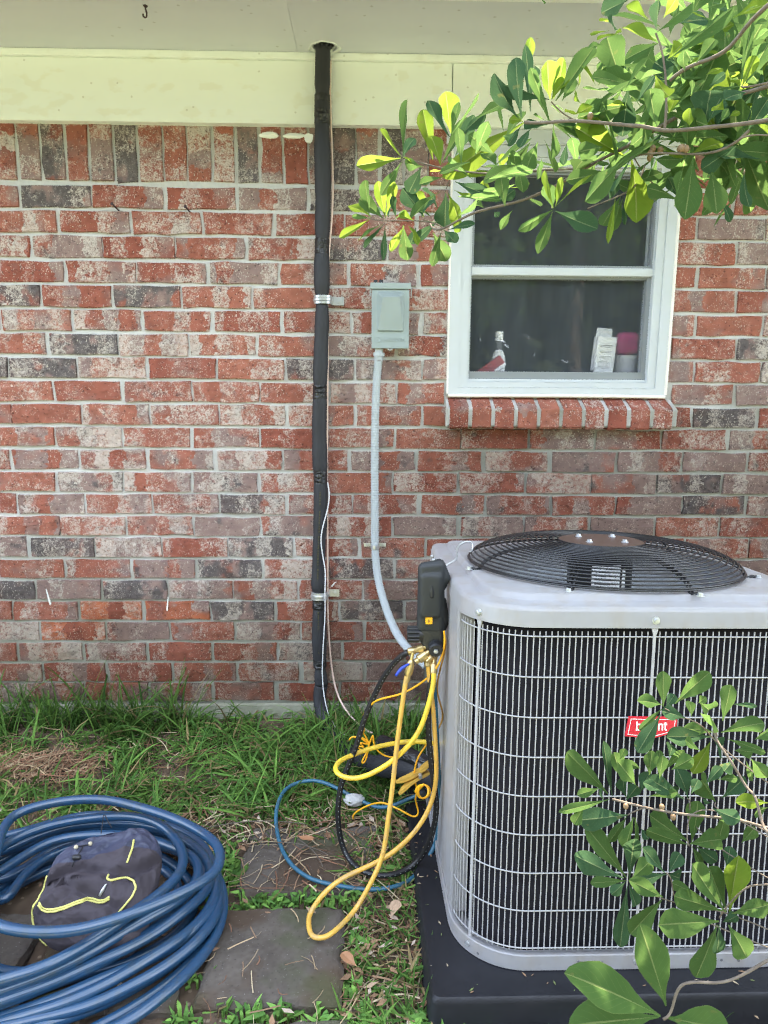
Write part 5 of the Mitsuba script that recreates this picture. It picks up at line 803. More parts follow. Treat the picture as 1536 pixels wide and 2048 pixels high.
# grey disconnect box
db = thing('disconnect_box', 'grey metal disconnect box with raised lettering on the brick wall', 'electrical box')
b0, b1, c0, c1 = 0.0045, 0.1145, 1.1725, 1.352
part('body', rbox(b0 + 0.003, b1 - 0.003, -0.052, 0.004, c0 + 0.002, c1, 0.002), 'mat_box_grey', db, smooth=40)
part('door', rbox(b0 + 0.001, b1 - 0.002, -0.0565, -0.0525, c0, c1 - 0.017, 0.0015), 'mat_box_grey', db, smooth=40)
part('hood', cat([rbox(b0 - 0.003, b1 + 0.002, -0.0605, 0.002, c1 - 0.003, c1 + 0.0015, 0.0015), rbox(b0 - 0.003, b1 + 0.002, -0.0615, -0.059, c1 - 0.0155, c1 + 0.001, 0.001)]), 'mat_box_grey', db, smooth=40)
bl = lambda x0, x1, z0, z1, y: np.array([(x0, y, z0), (x1, y, z0), (x1, y, z1), (x0, y, z1)])
def rl_(x0, x1, z0, z1, y, r=0.006, n=6):
    pts = []
    for cx_, cz_, a0 in ((x1 - r, z0 + r, -90), (x1 - r, z1 - r, 0), (x0 + r, z1 - r, 90), (x0 + r, z0 + r, 180)):
        for t in np.linspace(a0, a0 + 90, n):
            pts.append((cx_ + r * math.cos(math.radians(t)), y, cz_ + r * math.sin(math.radians(t))))
    return np.array(pts)
X_ = b0 + 0.012
emb = [rl_(0.0205, 0.0975, 1.219, 1.331, -0.0562, 0.006), rl_(0.0215, 0.0965, 1.2205, 1.3295, -0.0582, 0.006), rl_(0.0245, 0.0955, 1.2225, 1.3235, -0.062, 0.005)]
lo = rl_(0.0245, 0.0955, 1.2225, 1.3120, -0.066, 0.005)
t_ = (lo[:, 2] - 1.2225) / (1.3120 - 1.2225)
lo[:, 0] = 0.060 + (lo[:, 0] - 0.060) * (1 - 0.34 * t_)
lo[:, 1] = -0.0630 - 0.019 * t_
part('raised_panel', loft(emb + [lo], cap1=True), 'mat_box_grey', db, smooth=35)
txt = facing(meshkit.text_mesh('AMBRIDGE', 0.0085, 0.0016, bold=True))
txt.vertices = txt.vertices * [0.066 / (txt.bounds[1][0] - txt.bounds[0][0]), 1, 1]
txt.apply_translation((0.0335 - txt.bounds[0][0], -0.0564, 1.1925))
part('lettering', txt, 'mat_box_grey', db)
a_ = np.linspace(0.75, 2 * np.pi - 0.75, 26)
logo = [tube(np.stack([0.0235 + 0.0078 * np.cos(a_), np.full(26, -0.0568), 1.1965 + 0.0078 * np.sin(a_)], -1), 0.0012, 6), tube(np.stack([0.0265 + 0.0048 * np.cos(a_ - 2.2), np.full(26, -0.0568), 1.196 + 0.0048 * np.sin(a_ - 2.2)], -1), 0.0008, 6)]
part('emblem', cat(logo), 'mat_box_grey', db, smooth=True)
a_ = np.linspace(0, 2 * np.pi, 24)
part('hasp', tube(np.stack([0.0585 + 0.0058 * np.cos(a_), np.full(24, -0.0535), 1.1720 + 0.0042 * np.sin(a_)], -1), 0.0017, 8), 'mat_zinc', db, smooth=True)
for xx in (0.0165, 0.0325):
    part('knockout_stub', lathe_along((xx, -0.03, c1 + 0.0012), (xx, -0.03, c1 + 0.012), [(0, 0.0058), (0.9, 0.0058), (1, 0.005)], 14), 'mat_black_plastic', db, smooth=40)
part('hinge_pin', cat([cyl((b1 + 0.003, -0.057, c1 - 0.035), (b1 + 0.003, -0.057, c1 - 0.014), 0.0014, sides=8), cyl((b0 - 0.003, -0.057, c1 - 0.035), (b0 - 0.003, -0.057, c1 - 0.014), 0.0014, sides=8)]), 'mat_box_grey', db, smooth=True)

cd = thing('conduit', 'pale grey ribbed conduit curving from the disconnect box to the outdoor unit', 'conduit')
CP = spline(CONDUIT, 0.0016)
s_ = np.arange(len(CP))
cr_ = 0.0110 + 0.0013 * np.where((s_ % 4) < 2, 1.0, 0.0)
part('tube', tube(CP, cr_, 16), 'mat_conduit', cd, smooth=True)
part('fitting', lathe_along((0.0275, -0.036, 1.1725), (0.0262, -0.0355, 1.139), [(0, 0.0122), (0.32, 0.0122), (0.33, 0.0165), (0.62, 0.0165), (0.64, 0.0135), (1, 0.0125)], 8), 'mat_conduit', cd, smooth=30)
cs = thing('conduit_strap', 'small two hole zinc strap holding the grey conduit to the wall', 'strap')
cc = np.array([np.interp(0.584, CP[::-1, 2], CP[::-1, j]) for j in range(3)])
a_ = np.linspace(math.radians(175), math.radians(365), 22)
rows = [np.stack([cc[0] + r * np.cos(a_), cc[1] + r * np.sin(a_) * 1.25, np.full(22, 0.584 + h)], -1) for r, h in ((0.0118, -0.0055), (0.0138, -0.0055), (0.0138, 0.0055), (0.0118, 0.0055))]
v = np.vstack(rows)
f = [[i * 22 + j, i * 22 + j + 1, (i + 1) * 22 + j + 1] for i in range(3) for j in range(21)] + [[i * 22 + j, (i + 1) * 22 + j + 1, (i + 1) * 22 + j] for i in range(3) for j in range(21)]
part('saddle', trimesh.Trimesh(v, np.array(f), process=False), 'mat_zinc', cs, smooth=30)
for sgn in (-1, 1):
    xx = cc[0] + sgn * 0.0235
    m = facing(extrude(sbox(xx - 0.0105, 0.5785, xx + 0.0105, 0.5895).difference(shapely.Point(xx, 0.584).buffer(0.002)), 0.002))
    m.apply_translation((0, -0.006, 0))
    part('ear', m, 'mat_zinc', cs)
    part('screw', lathe_along((xx, -0.0075, 0.584), (xx, -0.0125, 0.584), [(0, 0.0042), (0.5, 0.004), (1, 0.0022)], 10), 'mat_zinc', cs, smooth=30)

# nails in the mortar, hook under the soffit
for x, z, lb in [(-0.713, 1.556, 'left one of two dark nails sticking out of a mortar joint'), (-0.5105, 1.5515, 'right one of two dark nails sticking out of a mortar joint')]:
    solo('nail', cat([cyl((x, 0.006, z - 0.004), (x - 0.0045, -0.032, z + 0.004), 0.0022, sides=8), cyl((x - 0.0046, -0.033, z + 0.0042), (x - 0.0048, -0.0345, z + 0.0045), 0.0045, sides=10)]), 'mat_rust', lb, 'nail', smooth=40)
hx, hy = -0.535, -0.262
hk = [(hx, hy, EAVE_Z + 0.004), (hx + 0.001, hy, EAVE_Z - 0.010), (hx + 0.003, hy - 0.001, EAVE_Z - 0.019), (hx + 0.001, hy - 0.002, EAVE_Z - 0.026), (hx - 0.004, hy - 0.002, EAVE_Z - 0.025), (hx - 0.005, hy - 0.002, EAVE_Z - 0.018)]
solo('ceiling_hook', cat([tube(spline(hk, 0.002), 0.0019, 8), lathe_along((hx, hy, EAVE_Z), (hx, hy, EAVE_Z - 0.003), [(0, 0.006), (0.6, 0.0055), (1, 0.003)], 12)]), 'mat_rust', 'small dark rusty hook hanging from the soffit at upper left', 'hook', smooth=True)

# ---------------------------------------------------------------- the outdoor unit
AW, AD, AH = 0.672, 0.655, 0.662
_tx, _tz, _ty = -0.058, 0.017, 0.010
_c, _s = np.cos, np.sin
AM = np.array([[_c(_tz), -_s(_tz), 0], [_s(_tz), _c(_tz), 0], [0, 0, 1]]) @ np.array([[1, 0, 0], [0, _c(_tx), -_s(_tx)], [0, _s(_tx), _c(_tx)]]) @ np.array([[_c(_ty), 0, _s(_ty)], [0, 1, 0], [-_s(_ty), 0, _c(_ty)]])
AO = np.array([0.491, -0.7245, 0.0270])


def ac(m):
    m = m.copy()
    m.vertices = np.asarray(m.vertices) @ AM.T + AO
    return m


def acp(*p):
    return AM @ np.array(p, float) + AO


def footprint(inset, rf=0.125, rb_=0.035):
    hw, hd = AW / 2 - inset, AD / 2 - inset
    rf, rb_ = max(rf - inset, 0.01), max(rb_ - inset, 0.006)
    pts = []
    for cx_, cy_, r, a0 in ((hw - rf, -hd + rf, rf, -90), (hw - rb_, hd - rb_, rb_, 0), (-hw + rb_, hd - rb_, rb_, 90), (-hw + rf, -hd + rf, rf, 180)):
        for t in np.linspace(a0, a0 + 90, 24):
            pts.append((cx_ + r * math.cos(math.radians(t)), cy_ + r * math.sin(math.radians(t))))
    return np.array(pts)


NA = 240
TH = np.sort(np.r_[np.linspace(-np.pi, np.pi, 160, endpoint=False), np.linspace(-2.55, -2.1, 40), np.linspace(-1.05, -0.6, 40)])


def polar(pts):
    """resample a closed outline at the angles TH"""
    a = np.arctan2(pts[:, 1], pts[:, 0])
    o = np.argsort(a)
    P = pts[o]
    ring = shapely.LinearRing(np.vstack([P, P[:1]]))
    out = []
    for t in TH:
        ln = shapely.LineString([(0, 0), (2 * math.cos(t), 2 * math.sin(t))])
        g = ring.intersection(ln)
        q = np.array(shapely.get_coordinates(g))
        out.append(q[0])
    return np.array(out)


FULL = polar(footprint(0))


def lid_loop(inset, z, rf=0.125):
    p = polar(footprint(inset, rf))
    return np.c_[p, np.full(len(p), z)]


def circ_loop(r, z):
    return np.stack([r * np.cos(TH), r * np.sin(TH), np.full(len(TH), z)], -1)


AU = thing('air_conditioner', 'light grey outdoor air conditioner unit with wire grille beside the brick wall', 'air conditioner')
RH = 0.268
lid = [lid_loop(0.006, AH - 0.036), lid_loop(-0.001, AH - 0.036), lid_loop(-0.001, AH - 0.033), lid_loop(0.001, AH - 0.010), lid_loop(0.0035, AH - 0.004), lid_loop(0.009, AH), lid_loop(0.034, AH + 0.001), lid_loop(0.037, AH + 0.0022), lid_loop(0.041, AH + 0.0105), lid_loop(0.044, AH + 0.0125), lid_loop(0.048, AH + 0.013)]
last = lid[-1]
hole_l = circ_loop(RH, AH + 0.013)
rr0, rr1 = np.hypot(last[:, 0], last[:, 1]), np.hypot(hole_l[:, 0], hole_l[:, 1])
inner = last * 1.0
fac = np.minimum(1.0, (RH + 0.004) / rr0)
top2 = np.c_[last[:, :2] * fac[:, None], np.full(len(last), AH + 0.013)]
holer = np.minimum(RH, np.hypot(top2[:, 0], top2[:, 1]) - 0.001)
h1 = np.c_[np.cos(TH) * holer, np.sin(TH) * holer, np.full(len(TH), AH + 0.0122)]
h2 = np.c_[np.cos(TH) * (holer - 0.003), np.sin(TH) * (holer - 0.003), np.full(len(TH), AH + 0.008)]
h3 = np.c_[np.cos(TH) * (holer - 0.0035), np.sin(TH) * (holer - 0.0035), np.full(len(TH), AH - 0.08)]
part('top_panel', ac(loft(lid + [top2, h1, h2, h3])), 'mat_ac', AU, smooth=32)
# base pan
bp = [lid_loop(0.01, 0.0), lid_loop(-0.002, 0.0), lid_loop(-0.003, 0.002), lid_loop(-0.003, 0.028), lid_loop(-0.001, 0.0295), lid_loop(0.006, 0.0285), lid_loop(0.012, 0.012), lid_loop(0.05, 0.011)]
part('base_pan', ac(loft(bp)), 'mat_ac', AU, smooth=32)
fp0 = polar(footprint(-0.0036))
for tt in (-1.92, -1.85, -1.79, -1.62, -1.16, -1.10, -2.35):
    i = int(np.argmin(np.abs(TH - tt)))
    c = np.r_[fp0[i], 0.013 + 0.004 * math.sin(tt * 9)]
    nn = np.r_[-math.sin(0), 0, 0]
    d_ = fp0[i] / np.linalg.norm(fp0[i])
    if tt > -2.0:
        d_ = np.array([0, -1.0])
    part('pan_hole', ac(cyl(c + np.r_[d_ * -0.0012, 0], c + np.r_[d_ * 0.0003, 0], 0.0024, sides=10)), 'mat_ink', AU)
# dark coil
cl_ = [lid_loop(0.034, 0.012), lid_loop(0.034, AH - 0.03)]
part('coil', ac(loft(cl_, cap0=True)), 'mat_coil', AU, smooth=30)
# inner walls and floor of the fan chamber
inn = [circ_loop(0.262, AH - 0.05), circ_loop(0.262, AH - 0.26)]
part('fan_shroud', ac(loft(inn, cap1=True)), 'mat_blade', AU, smooth=40)
# service panel: flat left side with a folded edge
hw, hd = AW / 2, AD / 2
sp_ = rbox(-hw + 0.0005, -hw + 0.012, -hd + 0.128, hd - 0.02, 0.030, AH - 0.0365, 0.002)
part('service_panel', ac(sp_), 'mat_ac', AU, smooth=40)
post = [np.array([(-hw + 0.002, -hd + 0.1275, z), (-hw + 0.0018, -hd + 0.122, z), (-hw + 0.003, -hd + 0.1155, z), (-hw + 0.030, -hd + 0.1165, z), (-hw + 0.022, -hd + 0.1275, z)]) for z in (0.030, AH - 0.0365)]
part('corner_post', ac(loft(post, cap0=True, cap1=True)), 'mat_ac', AU, smooth=25)
part('back_panel', ac(rbox(-hw + 0.02, hw - 0.02, hd - 0.02, hd - 0.004, 0.030, AH - 0.0365, 0.002)), 'mat_ac', AU, smooth=40)
# grille: wires following the footprint from the left corner post round to the right side
gp = footprint(0.0055)
start = np.array([-hw + 0.0095, -hd + 0.080])
seq = gp[::-1]
# order the outline from the left corner along the front to the right side
left = gp[72:96][::1]
front_right = gp[0:24]
path = np.vstack([left, front_right, [[hw - 0.0055, hd - 0.06]]])
keep = ~((path[:, 0] < 0) & (path[:, 1] > -hd + 0.112))
path = path[keep]
sl = np.r_[0, np.cumsum(np.linalg.norm(np.diff(path, axis=0), axis=1))]


def on_path(s):
    return np.array([np.interp(s, sl, path[:, 0]), np.interp(s, sl, path[:, 1])])


def out_dir(s):
    a_, b_ = on_path(max(s - 0.003, 0)), on_path(min(s + 0.003, sl[-1]))
    t_ = b_ - a_
    t_ = t_ / np.linalg.norm(t_)
    return np.array([t_[1], -t_[0]])


ZL, ZH = 0.0395, AH - 0.052
s_bar2 = float(np.interp(-0.0187, path[:, 0], sl))
bars = [s_bar2 - 0.3015, s_bar2, s_bar2 + 0.300, s_bar2 + 0.60]
wp = 0.01025
wires = []
for k in range(-60, 140):
    s = s_bar2 + k * wp
    if s < 0.001 or s > sl[-1] - 0.001:
        continue
    if min(abs(s - b) for b in bars) < 0.004:
        continue
    q, o = on_path(s), out_dir(s)
    wires.append(tube(np.array([np.r_[q, ZL - 0.006], np.r_[q, 0.3], np.r_[q, ZH + 0.0085]]), 0.00125, 5))
part('grille_uprights', ac(cat(wires)), 'mat_grille', AU, smooth=True, kind='stuff')
dense = np.array([on_path(s) + out_dir(s) * 0.0022 for s in np.linspace(0.0005, sl[-1], 160)])
for z in np.linspace(ZL, ZH, 9):
    part('grille_wire', ac(tube(np.c_[dense, np.full(len(dense), z)], 0.00135, 6)), 'mat_grille', AU, smooth=True)
for b in bars:
    if b > sl[-1]:
        continue
    q, o = on_path(b) + out_dir(b) * 0.003, out_dir(b)
    side = np.array([-o[1], o[0]])
    hws = [(0.014, 0.0048), (0.026, 0.0046), (0.034, 0.0026), (0.06, 0.0022), (AH - 0.07, 0.0022), (AH - 0.048, 0.0026), (AH - 0.040, 0.0050), (AH - 0.026, 0.0048)]
    lp = [np.array([np.r_[q + side * w + o * 0.0016, z], np.r_[q - side * w + o * 0.0016, z], np.r_[q - side * w - o * 0.001, z], np.r_[q + side * w - o * 0.001, z]]) for z, w in hws]
    kb = part('grille_bar', ac(loft(lp, cap0=True, cap1=True)), 'mat_grille', AU)
    for z in (0.0165, AH - 0.0225):
        c = np.r_[q + o * 0.0022, z]
        d3 = np.r_[o, 0]
        part('screw', ac(lathe_along(c, c + d3 * 0.0068, [(0, 0.0068), (0.22, 0.0066), (0.25, 0.0044), (0.95, 0.0042), (1, 0.0034)], 12)), 'mat_zinc', kb, smooth=30)
for y_, z_ in ((hd - 0.10, AH - 0.018), (hd - 0.135, AH - 0.02)):
    c = np.array([-hw - 0.001, y_, z_])
    part('screw', ac(lathe_along(c, c + [-0.006, 0, 0], [(0, 0.006), (0.2, 0.006), (0.3, 0.004), (1, 0.0034)], 12)), 'mat_zinc', AU, smooth=30)
# badge
bg_c = np.array([-0.0155, -hd + 0.0055 - 0.0042, 0.453])
flag = Polygon([(-0.0445, -0.0175), (-0.0395, 0.0175), (-0.004, 0.0165), (0.0415, 0.0165), (0.0445, 0.010), (0.0415, -0.0105), (0.004, -0.0215)])
m = facing(extrude(flag, 0.004))
m.apply_translation(bg_c + [0, 0.002, 0])
bd = part('badge', ac(m), 'mat_badge', AU, label='red badge with white lettering')
rim = flag.buffer(-0.0032).difference(flag.buffer(-0.0042))
m = facing(extrude(rim, 0.0006))
m.apply_translation(bg_c + [0, -0.0019, 0])
part('outline', ac(m), 'mat_white', bd)
m = facing(meshkit.text_mesh('bryant', 0.0155, 0.0008, bold=True))
bb = m.bounds
m.apply_translation((-(bb[0][0] + bb[1][0]) / 2, 0, -0.0065))
m.vertices = m.vertices * [0.054 / (bb[1][0] - bb[0][0]), 1, 1]
m.apply_translation(bg_c + [0, -0.0019, 0])
part('lettering', ac(m), 'mat_white', bd)
# fan guard: rings on a low dome
GB = AH + 0.0145


def dome(r):
    x_ = np.clip(r / 0.277, 0, 1)
    return GB + 0.049 * (1 - x_ ** 3.4) ** 0.52


a_ = np.linspace(0, 2 * np.pi, 73)
GO = np.array([-0.009, -0.012])
radii = np.r_[np.linspace(0.088, 0.244, 15), 0.2545, 0.2635, 0.2705, 0.2750, 0.277]
rings = []
for i, r in enumerate(radii):
    z = dome(r) if r < 0.2765 else GB + 0.004
    rings.append(tube(np.stack([GO[0] + r * np.cos(a_), GO[1] + r * np.sin(a_), np.full(73, z)], -1), 0.0017, 6, cap=False))
FG = part('fan_guard', ac(cat(rings)), 'mat_guard', AU, smooth=True)
for t in np.radians([-166, -119, -75, -27, 37, 97]):
    u_, w_ = np.array([math.cos(t), math.sin(t)]), np.array([-math.sin(t), math.cos(t)])
    rs_ = np.linspace(0.055, 0.2768, 26)
    sub = []
    for off in (-0.0036, 0.0036):
        pts = [np.r_[GO + u_ * r + w_ * off, dome(r) - 0.0042] for r in rs_] + [np.r_[GO + u_ * 0.285 + w_ * off, GB + 0.0005], np.r_[GO + u_ * 0.293 + w_ * off * 0.7, GB + 0.0005]]
        sub.append(tube(spline(pts, 0.006), 0.0021, 6))
    part('spoke', ac(cat(sub)), 'mat_guard', FG, smooth=True)
    c = np.r_[GO + u_ * 0.298, GB - 0.001]
    part('bolt', ac(lathe_along(c, c + [0, 0, 0.0060], [(0, 0.0075), (0.18, 0.0075), (0.2, 0.0046), (0.9, 0.0046), (1, 0.0036)], 6)), 'mat_zinc', FG)
hub = part('motor_plate', ac(lathe_along((GO[0], GO[1], GB + 0.0430), (GO[0], GO[1], GB + 0.0505), [(0, 0.082), (0.25, 0.088), (0.7, 0.087), (1.0, 0.080)], 48)), 'mat_hub', FG, smooth=35)
for t in np.radians([45, 135, 225, 315]):
    c = np.array([GO[0] + 0.052 * math.cos(t), GO[1] + 0.052 * math.sin(t), GB + 0.0505])
    part('bolt', ac(lathe_along(c, c + [0, 0, 0.006], [(0, 0.0075), (0.3, 0.0075), (0.35, 0.005), (1, 0.0045)], 6)), 'mat_zinc', hub.rsplit('__', 1)[0])
part('motor', ac(lathe_along((GO[0], GO[1], GB + 0.0425), (GO[0], GO[1], GB - 0.105), [(0, 0.055), (0.05, 0.066), (0.9, 0.066), (0.96, 0.06), (1.0, 0.02)], 40)), 'mat_guard', AU, smooth=35)
am = np.linspace(math.radians(238), math.radians(288), 14)
def arc_sheet(r, a_, z0, z1):
    lo_ = np.stack([GO[0] + r * np.cos(a_), GO[1] + r * np.sin(a_), np.full(len(a_), z0)], -1)
    hi_ = lo_ + [0, 0, z1 - z0]
    n = len(a_)
    v = np.vstack([lo_, hi_])
    f = [[i, i + 1, n + i + 1] for i in range(n - 1)] + [[i, n + i + 1, n + i] for i in range(n - 1)]
    return trimesh.Trimesh(v, np.array(f), process=False)
ml = part('motor_label', ac(arc_sheet(0.0672, am, GB - 0.058, GB + 0.008)), 'mat_white', AU, smooth=True)
part('motor_label', ac(arc_sheet(0.0672, np.linspace(math.radians(292), math.radians(300), 4), GB - 0.052, GB + 0.0)), 'mat_white', AU, smooth=True)
pr_ = []
for z, a0, a1 in ((-0.008, 250, 284), (-0.016, 243, 262), (-0.024, 243, 285), (-0.033, 243, 270), (-0.041, 246, 252), (-0.041, 276, 284)):
    pr_.append(arc_sheet(0.0676, np.radians(np.linspace(a0, a1, 8)), GB + z, GB + z + 0.003))
part('label_print', ac(cat(pr_)), 'mat_ink', AU, smooth=True, kind='stuff')
# three broad fan blades
for t0 in np.radians([205, 325, 85]):
    rows = []
    for r in np.linspace(0.05, 0.253, 8):
        wdt = 0.45 + 0.75 * (r - 0.05) / 0.2
        tt = np.linspace(-wdt / 2, wdt / 2, 10) + t0
        rows.append(np.stack([GO[0] + r * np.cos(tt), GO[1] + r * np.sin(tt), GB - 0.115 + 0.055 * np.linspace(-1, 1, 10) * (1 - 0.35 * (r / 0.25))], -1))
    v = np.vstack(rows)
    f = [[i * 10 + j, i * 10 + j + 1, (i + 1) * 10 + j + 1] for i in range(7) for j in range(9)] + [[i * 10 + j, (i + 1) * 10 + j + 1, (i + 1) * 10 + j] for i in range(7) for j in range(9)]
    up = trimesh.Trimesh(v, np.array(f), process=False)
    lw = up.copy()
    lw.vertices = lw.vertices - [0, 0, 0.0025]
    lw.invert()
    part('fan_blade', ac(cat([up, lw])), 'mat_blade', AU, smooth=30)

# pad under the unit: top with a rolled edge and a sloping skirt
def pad_loop(ins, z):
    hx_, hy_ = AW / 2 + 0.052 - ins, AD / 2 + 0.060 - ins
    pts = []
    r = 0.012
    for cx_, cy_, a0 in ((hx_ - r, -hy_ + r, -90), (hx_ - r, hy_ - r, 0), (-hx_ + r, hy_ - r, 90), (-hx_ + r, -hy_ + r, 180)):
        for t in np.linspace(a0, a0 + 90, 7):
            pts.append((cx_ + r * math.cos(math.radians(t)), cy_ + r * math.sin(math.radians(t)), z))
    return np.array(pts)


solo('equipment_pad', ac(loft([pad_loop(-0.008, -0.075), pad_loop(-0.002, -0.012), pad_loop(0.0, -0.004), pad_loop(0.003, -0.0008), pad_loop(0.008, -0.0002), pad_loop(0.010, -0.0012), pad_loop(0.022, -0.0012)], cap1=True)), 'mat_pad', 'flat black plastic pad under the outdoor air conditioner', 'pad', smooth=30)

# ---------------------------------------------------------------- the gauge hung on the unit and its hoses
GA = thing('manifold_gauge', 'black rubber handheld gauge hung by a wire hook from the fan guard', 'gauge')
gc = np.array([0.128, -0.775, 0.0])


def blob(items, refine=0.005, it=8):
    """hulls of sphere pairs, unioned and softened: items ((x,y,z,r), (x,y,z,r), ...) each"""
    ms = []
    for it_ in items:
        ms.append(m3.Manifold.batch_hull([m3.Manifold.sphere(q[3], 20).translate(q[:3]) for q in it_]))
    m = ms[0]
    for k in ms[1:]:
        m = m + k
    m = to_tm(m.refine_to_length(refine))
    trimesh.smoothing.filter_taubin(m, iterations=it)
    return m


def g(x, y, z, r):
    return (gc[0] + x, gc[1] + y, z, r)


body = blob([[g(-0.018, 0, 0.712, 0.012), g(0.012, 0, 0.717, 0.012), g(-0.019, 0, 0.590, 0.012), g(0.013, 0, 0.588, 0.012), g(-0.016, 0.022, 0.70, 0.012), g(0.012, 0.022, 0.59, 0.012)],
             [g(0.012, 0.008, 0.715, 0.014), g(0.022, 0.008, 0.690, 0.014), g(0.016, 0.012, 0.670, 0.012)], [g(-0.016, -0.004, 0.695, 0.013), g(0.008, -0.006, 0.695, 0.013), g(-0.016, -0.004, 0.62, 0.0125), g(0.008, -0.004, 0.62, 0.0125)]], 0.005, 10)
part('handle', body, 'mat_rubber', GA, smooth=True)
part('lens_button', blob([[g(-0.003, -0.0185, 0.680, 0.0015), g(-0.003, -0.0165, 0.668, 0.0050), g(-0.003, -0.0165, 0.659, 0.0045)]], 0.003, 2), 'mat_black_plastic', GA, smooth=True)
part('valve_block', blob([[g(-0.016, 0, 0.583, 0.011), g(0.016, 0, 0.583, 0.011), g(-0.010, 0, 0.548, 0.011), g(0.014, 0, 0.545, 0.012), g(0.0, 0.02, 0.57, 0.014)], [g(0.020, 0.012, 0.64, 0.010), g(0.024, 0.012, 0.60, 0.012), g(0.020, 0.012, 0.585, 0.012)]], 0.005, 5), 'mat_black_plastic', GA, smooth=True)
part('round_knob', lathe_along(gc + [0.006, -0.008, 0.552], gc + [0.006, -0.031, 0.549], [(0, 0.014), (0.15, 0.0145), (0.6, 0.0135), (0.8, 0.0145), (1.0, 0.0125)], 20), 'mat_black_plastic', GA, smooth=35)
part('knob_screw', lathe_along(gc + [0.006, -0.031, 0.549], gc + [0.006, -0.0345, 0.5487], [(0, 0.0048), (0.8, 0.0045), (1, 0.003)], 12), 'mat_zinc', GA, smooth=35)
kn = []
for i in range(10):
    t = i * 2 * np.pi / 10
    kn.append(cyl(gc + [-0.026, 0.002 + 0.0135 * math.cos(t), 0.573 + 0.0135 * math.sin(t)], gc + [-0.049, 0.002 + 0.0135 * math.cos(t), 0.573 + 0.0135 * math.sin(t)], 0.0038, sides=8))
kn.append(cyl(gc + [-0.018, 0.002, 0.573], gc + [-0.050, 0.002, 0.573], 0.0135, sides=20))
part('side_knob', cat(kn), 'mat_black_plastic', GA, smooth=35, label='ribbed black knob on the left side')
st_ = bx(gc[0] - 0.0145, gc[0] - 0.001, gc[1] - 0.0195, gc[1] - 0.012, 0.6015, 0.614)
part('sticker', st_, 'mat_yellow_cable', GA, label='small yellow warning sticker')
part('sticker_mark', bx(gc[0] - 0.0090, gc[0] - 0.0070, gc[1] - 0.0199, gc[1] - 0.0185, 0.6055, 0.6108), 'mat_rust', GA)
hook_p = [gc + [0.016, 0.01, 0.705], gc + [0.034, 0.03, 0.713], gc + [0.052, 0.05, 0.719], gc + [0.056, 0.075, 0.728], gc + [0.063, 0.095, 0.737], gc + [0.078, 0.11, 0.741], gc + [0.092, 0.118, 0.738], gc + [0.095, 0.115, 0.728], gc + [0.088, 0.10, 0.722]]
part('hook', tube(spline(hook_p, 0.004), 0.0021, 8), 'mat_zinc', GA, smooth=True)
fit = lambda p0, p1, nm='fitting': part(nm, lathe_along(p0, p1, [(0, 0.0055), (0.12, 0.0055), (0.14, 0.0088), (0.42, 0.0088), (0.45, 0.0068), (0.62, 0.0068), (0.64, 0.0080), (0.95, 0.0076), (1, 0.006)], 12), 'mat_brass', GA, smooth=30)


def dirto(p, q, d):
    p, q = np.array(p), np.array(q)
    return p + (q - p) / np.linalg.norm(q - p) * d


BH, AHs, YH = np.array(BLACK_HOSE), np.array(AMBER_HOSE), np.array(YELLOW_HOSE)
fit(gc + [-0.012, -0.006, 0.549], BH[0])
part('fitting', lathe_along(gc + [-0.006, -0.012, 0.541], gc + [-0.034, -0.020, 0.522], [(0, 0.005), (0.2, 0.0052), (0.24, 0.0092), (0.75, 0.0092), (0.8, 0.006), (1, 0.0055)], 12), 'mat_brass', GA, smooth=30)
fit(gc + [0.004, 0.004, 0.543], YH[0] + [0, 0, -0.004])
fit(gc + [-0.010, 0.004, 0.545], AHs[-1] + [0, 0, -0.006])
part('fitting', lathe_along(gc + [0.012, -0.012, 0.542], gc + [-0.012, -0.024, 0.524], [(0, 0.0045), (0.5, 0.0045), (0.55, 0.006), (0.8, 0.006), (0.82, 0.0038), (1, 0.0036)], 10), 'mat_brass', GA, smooth=30)
bh_ = thing('black_hose', 'black rubber hose looping from the gauge down to the slab', 'hose')
HP = spline(BH, 0.006)
part('tube', tube(HP, 0.0061, 12), 'mat_black_hose', bh_, smooth=True)
specks = []
for i in range(4, len(HP) - 4, 2):
    t = HP[i + 1] - HP[i - 1]
    t /= np.linalg.norm(t)
    o = np.array([0.2, -1, 0.25])
    o -= t * (o @ t)
    o /= np.linalg.norm(o)
    specks.append(cyl(HP[i] + o * 0.0056 - t * 0.0011, HP[i] + o * 0.0056 + t * 0.0011, 0.00085, sides=5))
part('printing', cat(specks), 'mat_box_grey', bh_, kind='stuff')
ah_ = thing('amber_hose', 'dull amber hose hanging in a long loop onto the concrete slab', 'hose')
part('tube', tube(spline(AHs, 0.006), 0.0050, 12), 'mat_amber_hose', ah_, smooth=True)
vp = AHs[0]
part('valve', lathe_along(vp + [0.012, 0.002, 0.050], vp + [0, 0, -0.012], [(0, 0.0035), (0.25, 0.0036), (0.3, 0.0062), (0.42, 0.0085), (0.7, 0.0085), (0.78, 0.0064), (0.95, 0.0062), (1, 0.006)], 12), 'mat_brass', ah_, smooth=30)
part('lever', tube(spline([vp + [0.004, -0.006, 0.028], vp + [-0.010, -0.012, 0.022], vp + [-0.022, -0.012, 0.006]], 0.003), [0.0022, 0.0035, 0.003], 8), 'mat_blue_lever', ah_, smooth=True, label='small blue valve lever')
yh_ = thing('yellow_hose', 'bright yellow hose bent in a wide loop above the grass', 'hose')
part('tube', tube(spline(YH, 0.006), 0.0053, 12), 'mat_yellow_hose', yh_, smooth=True)
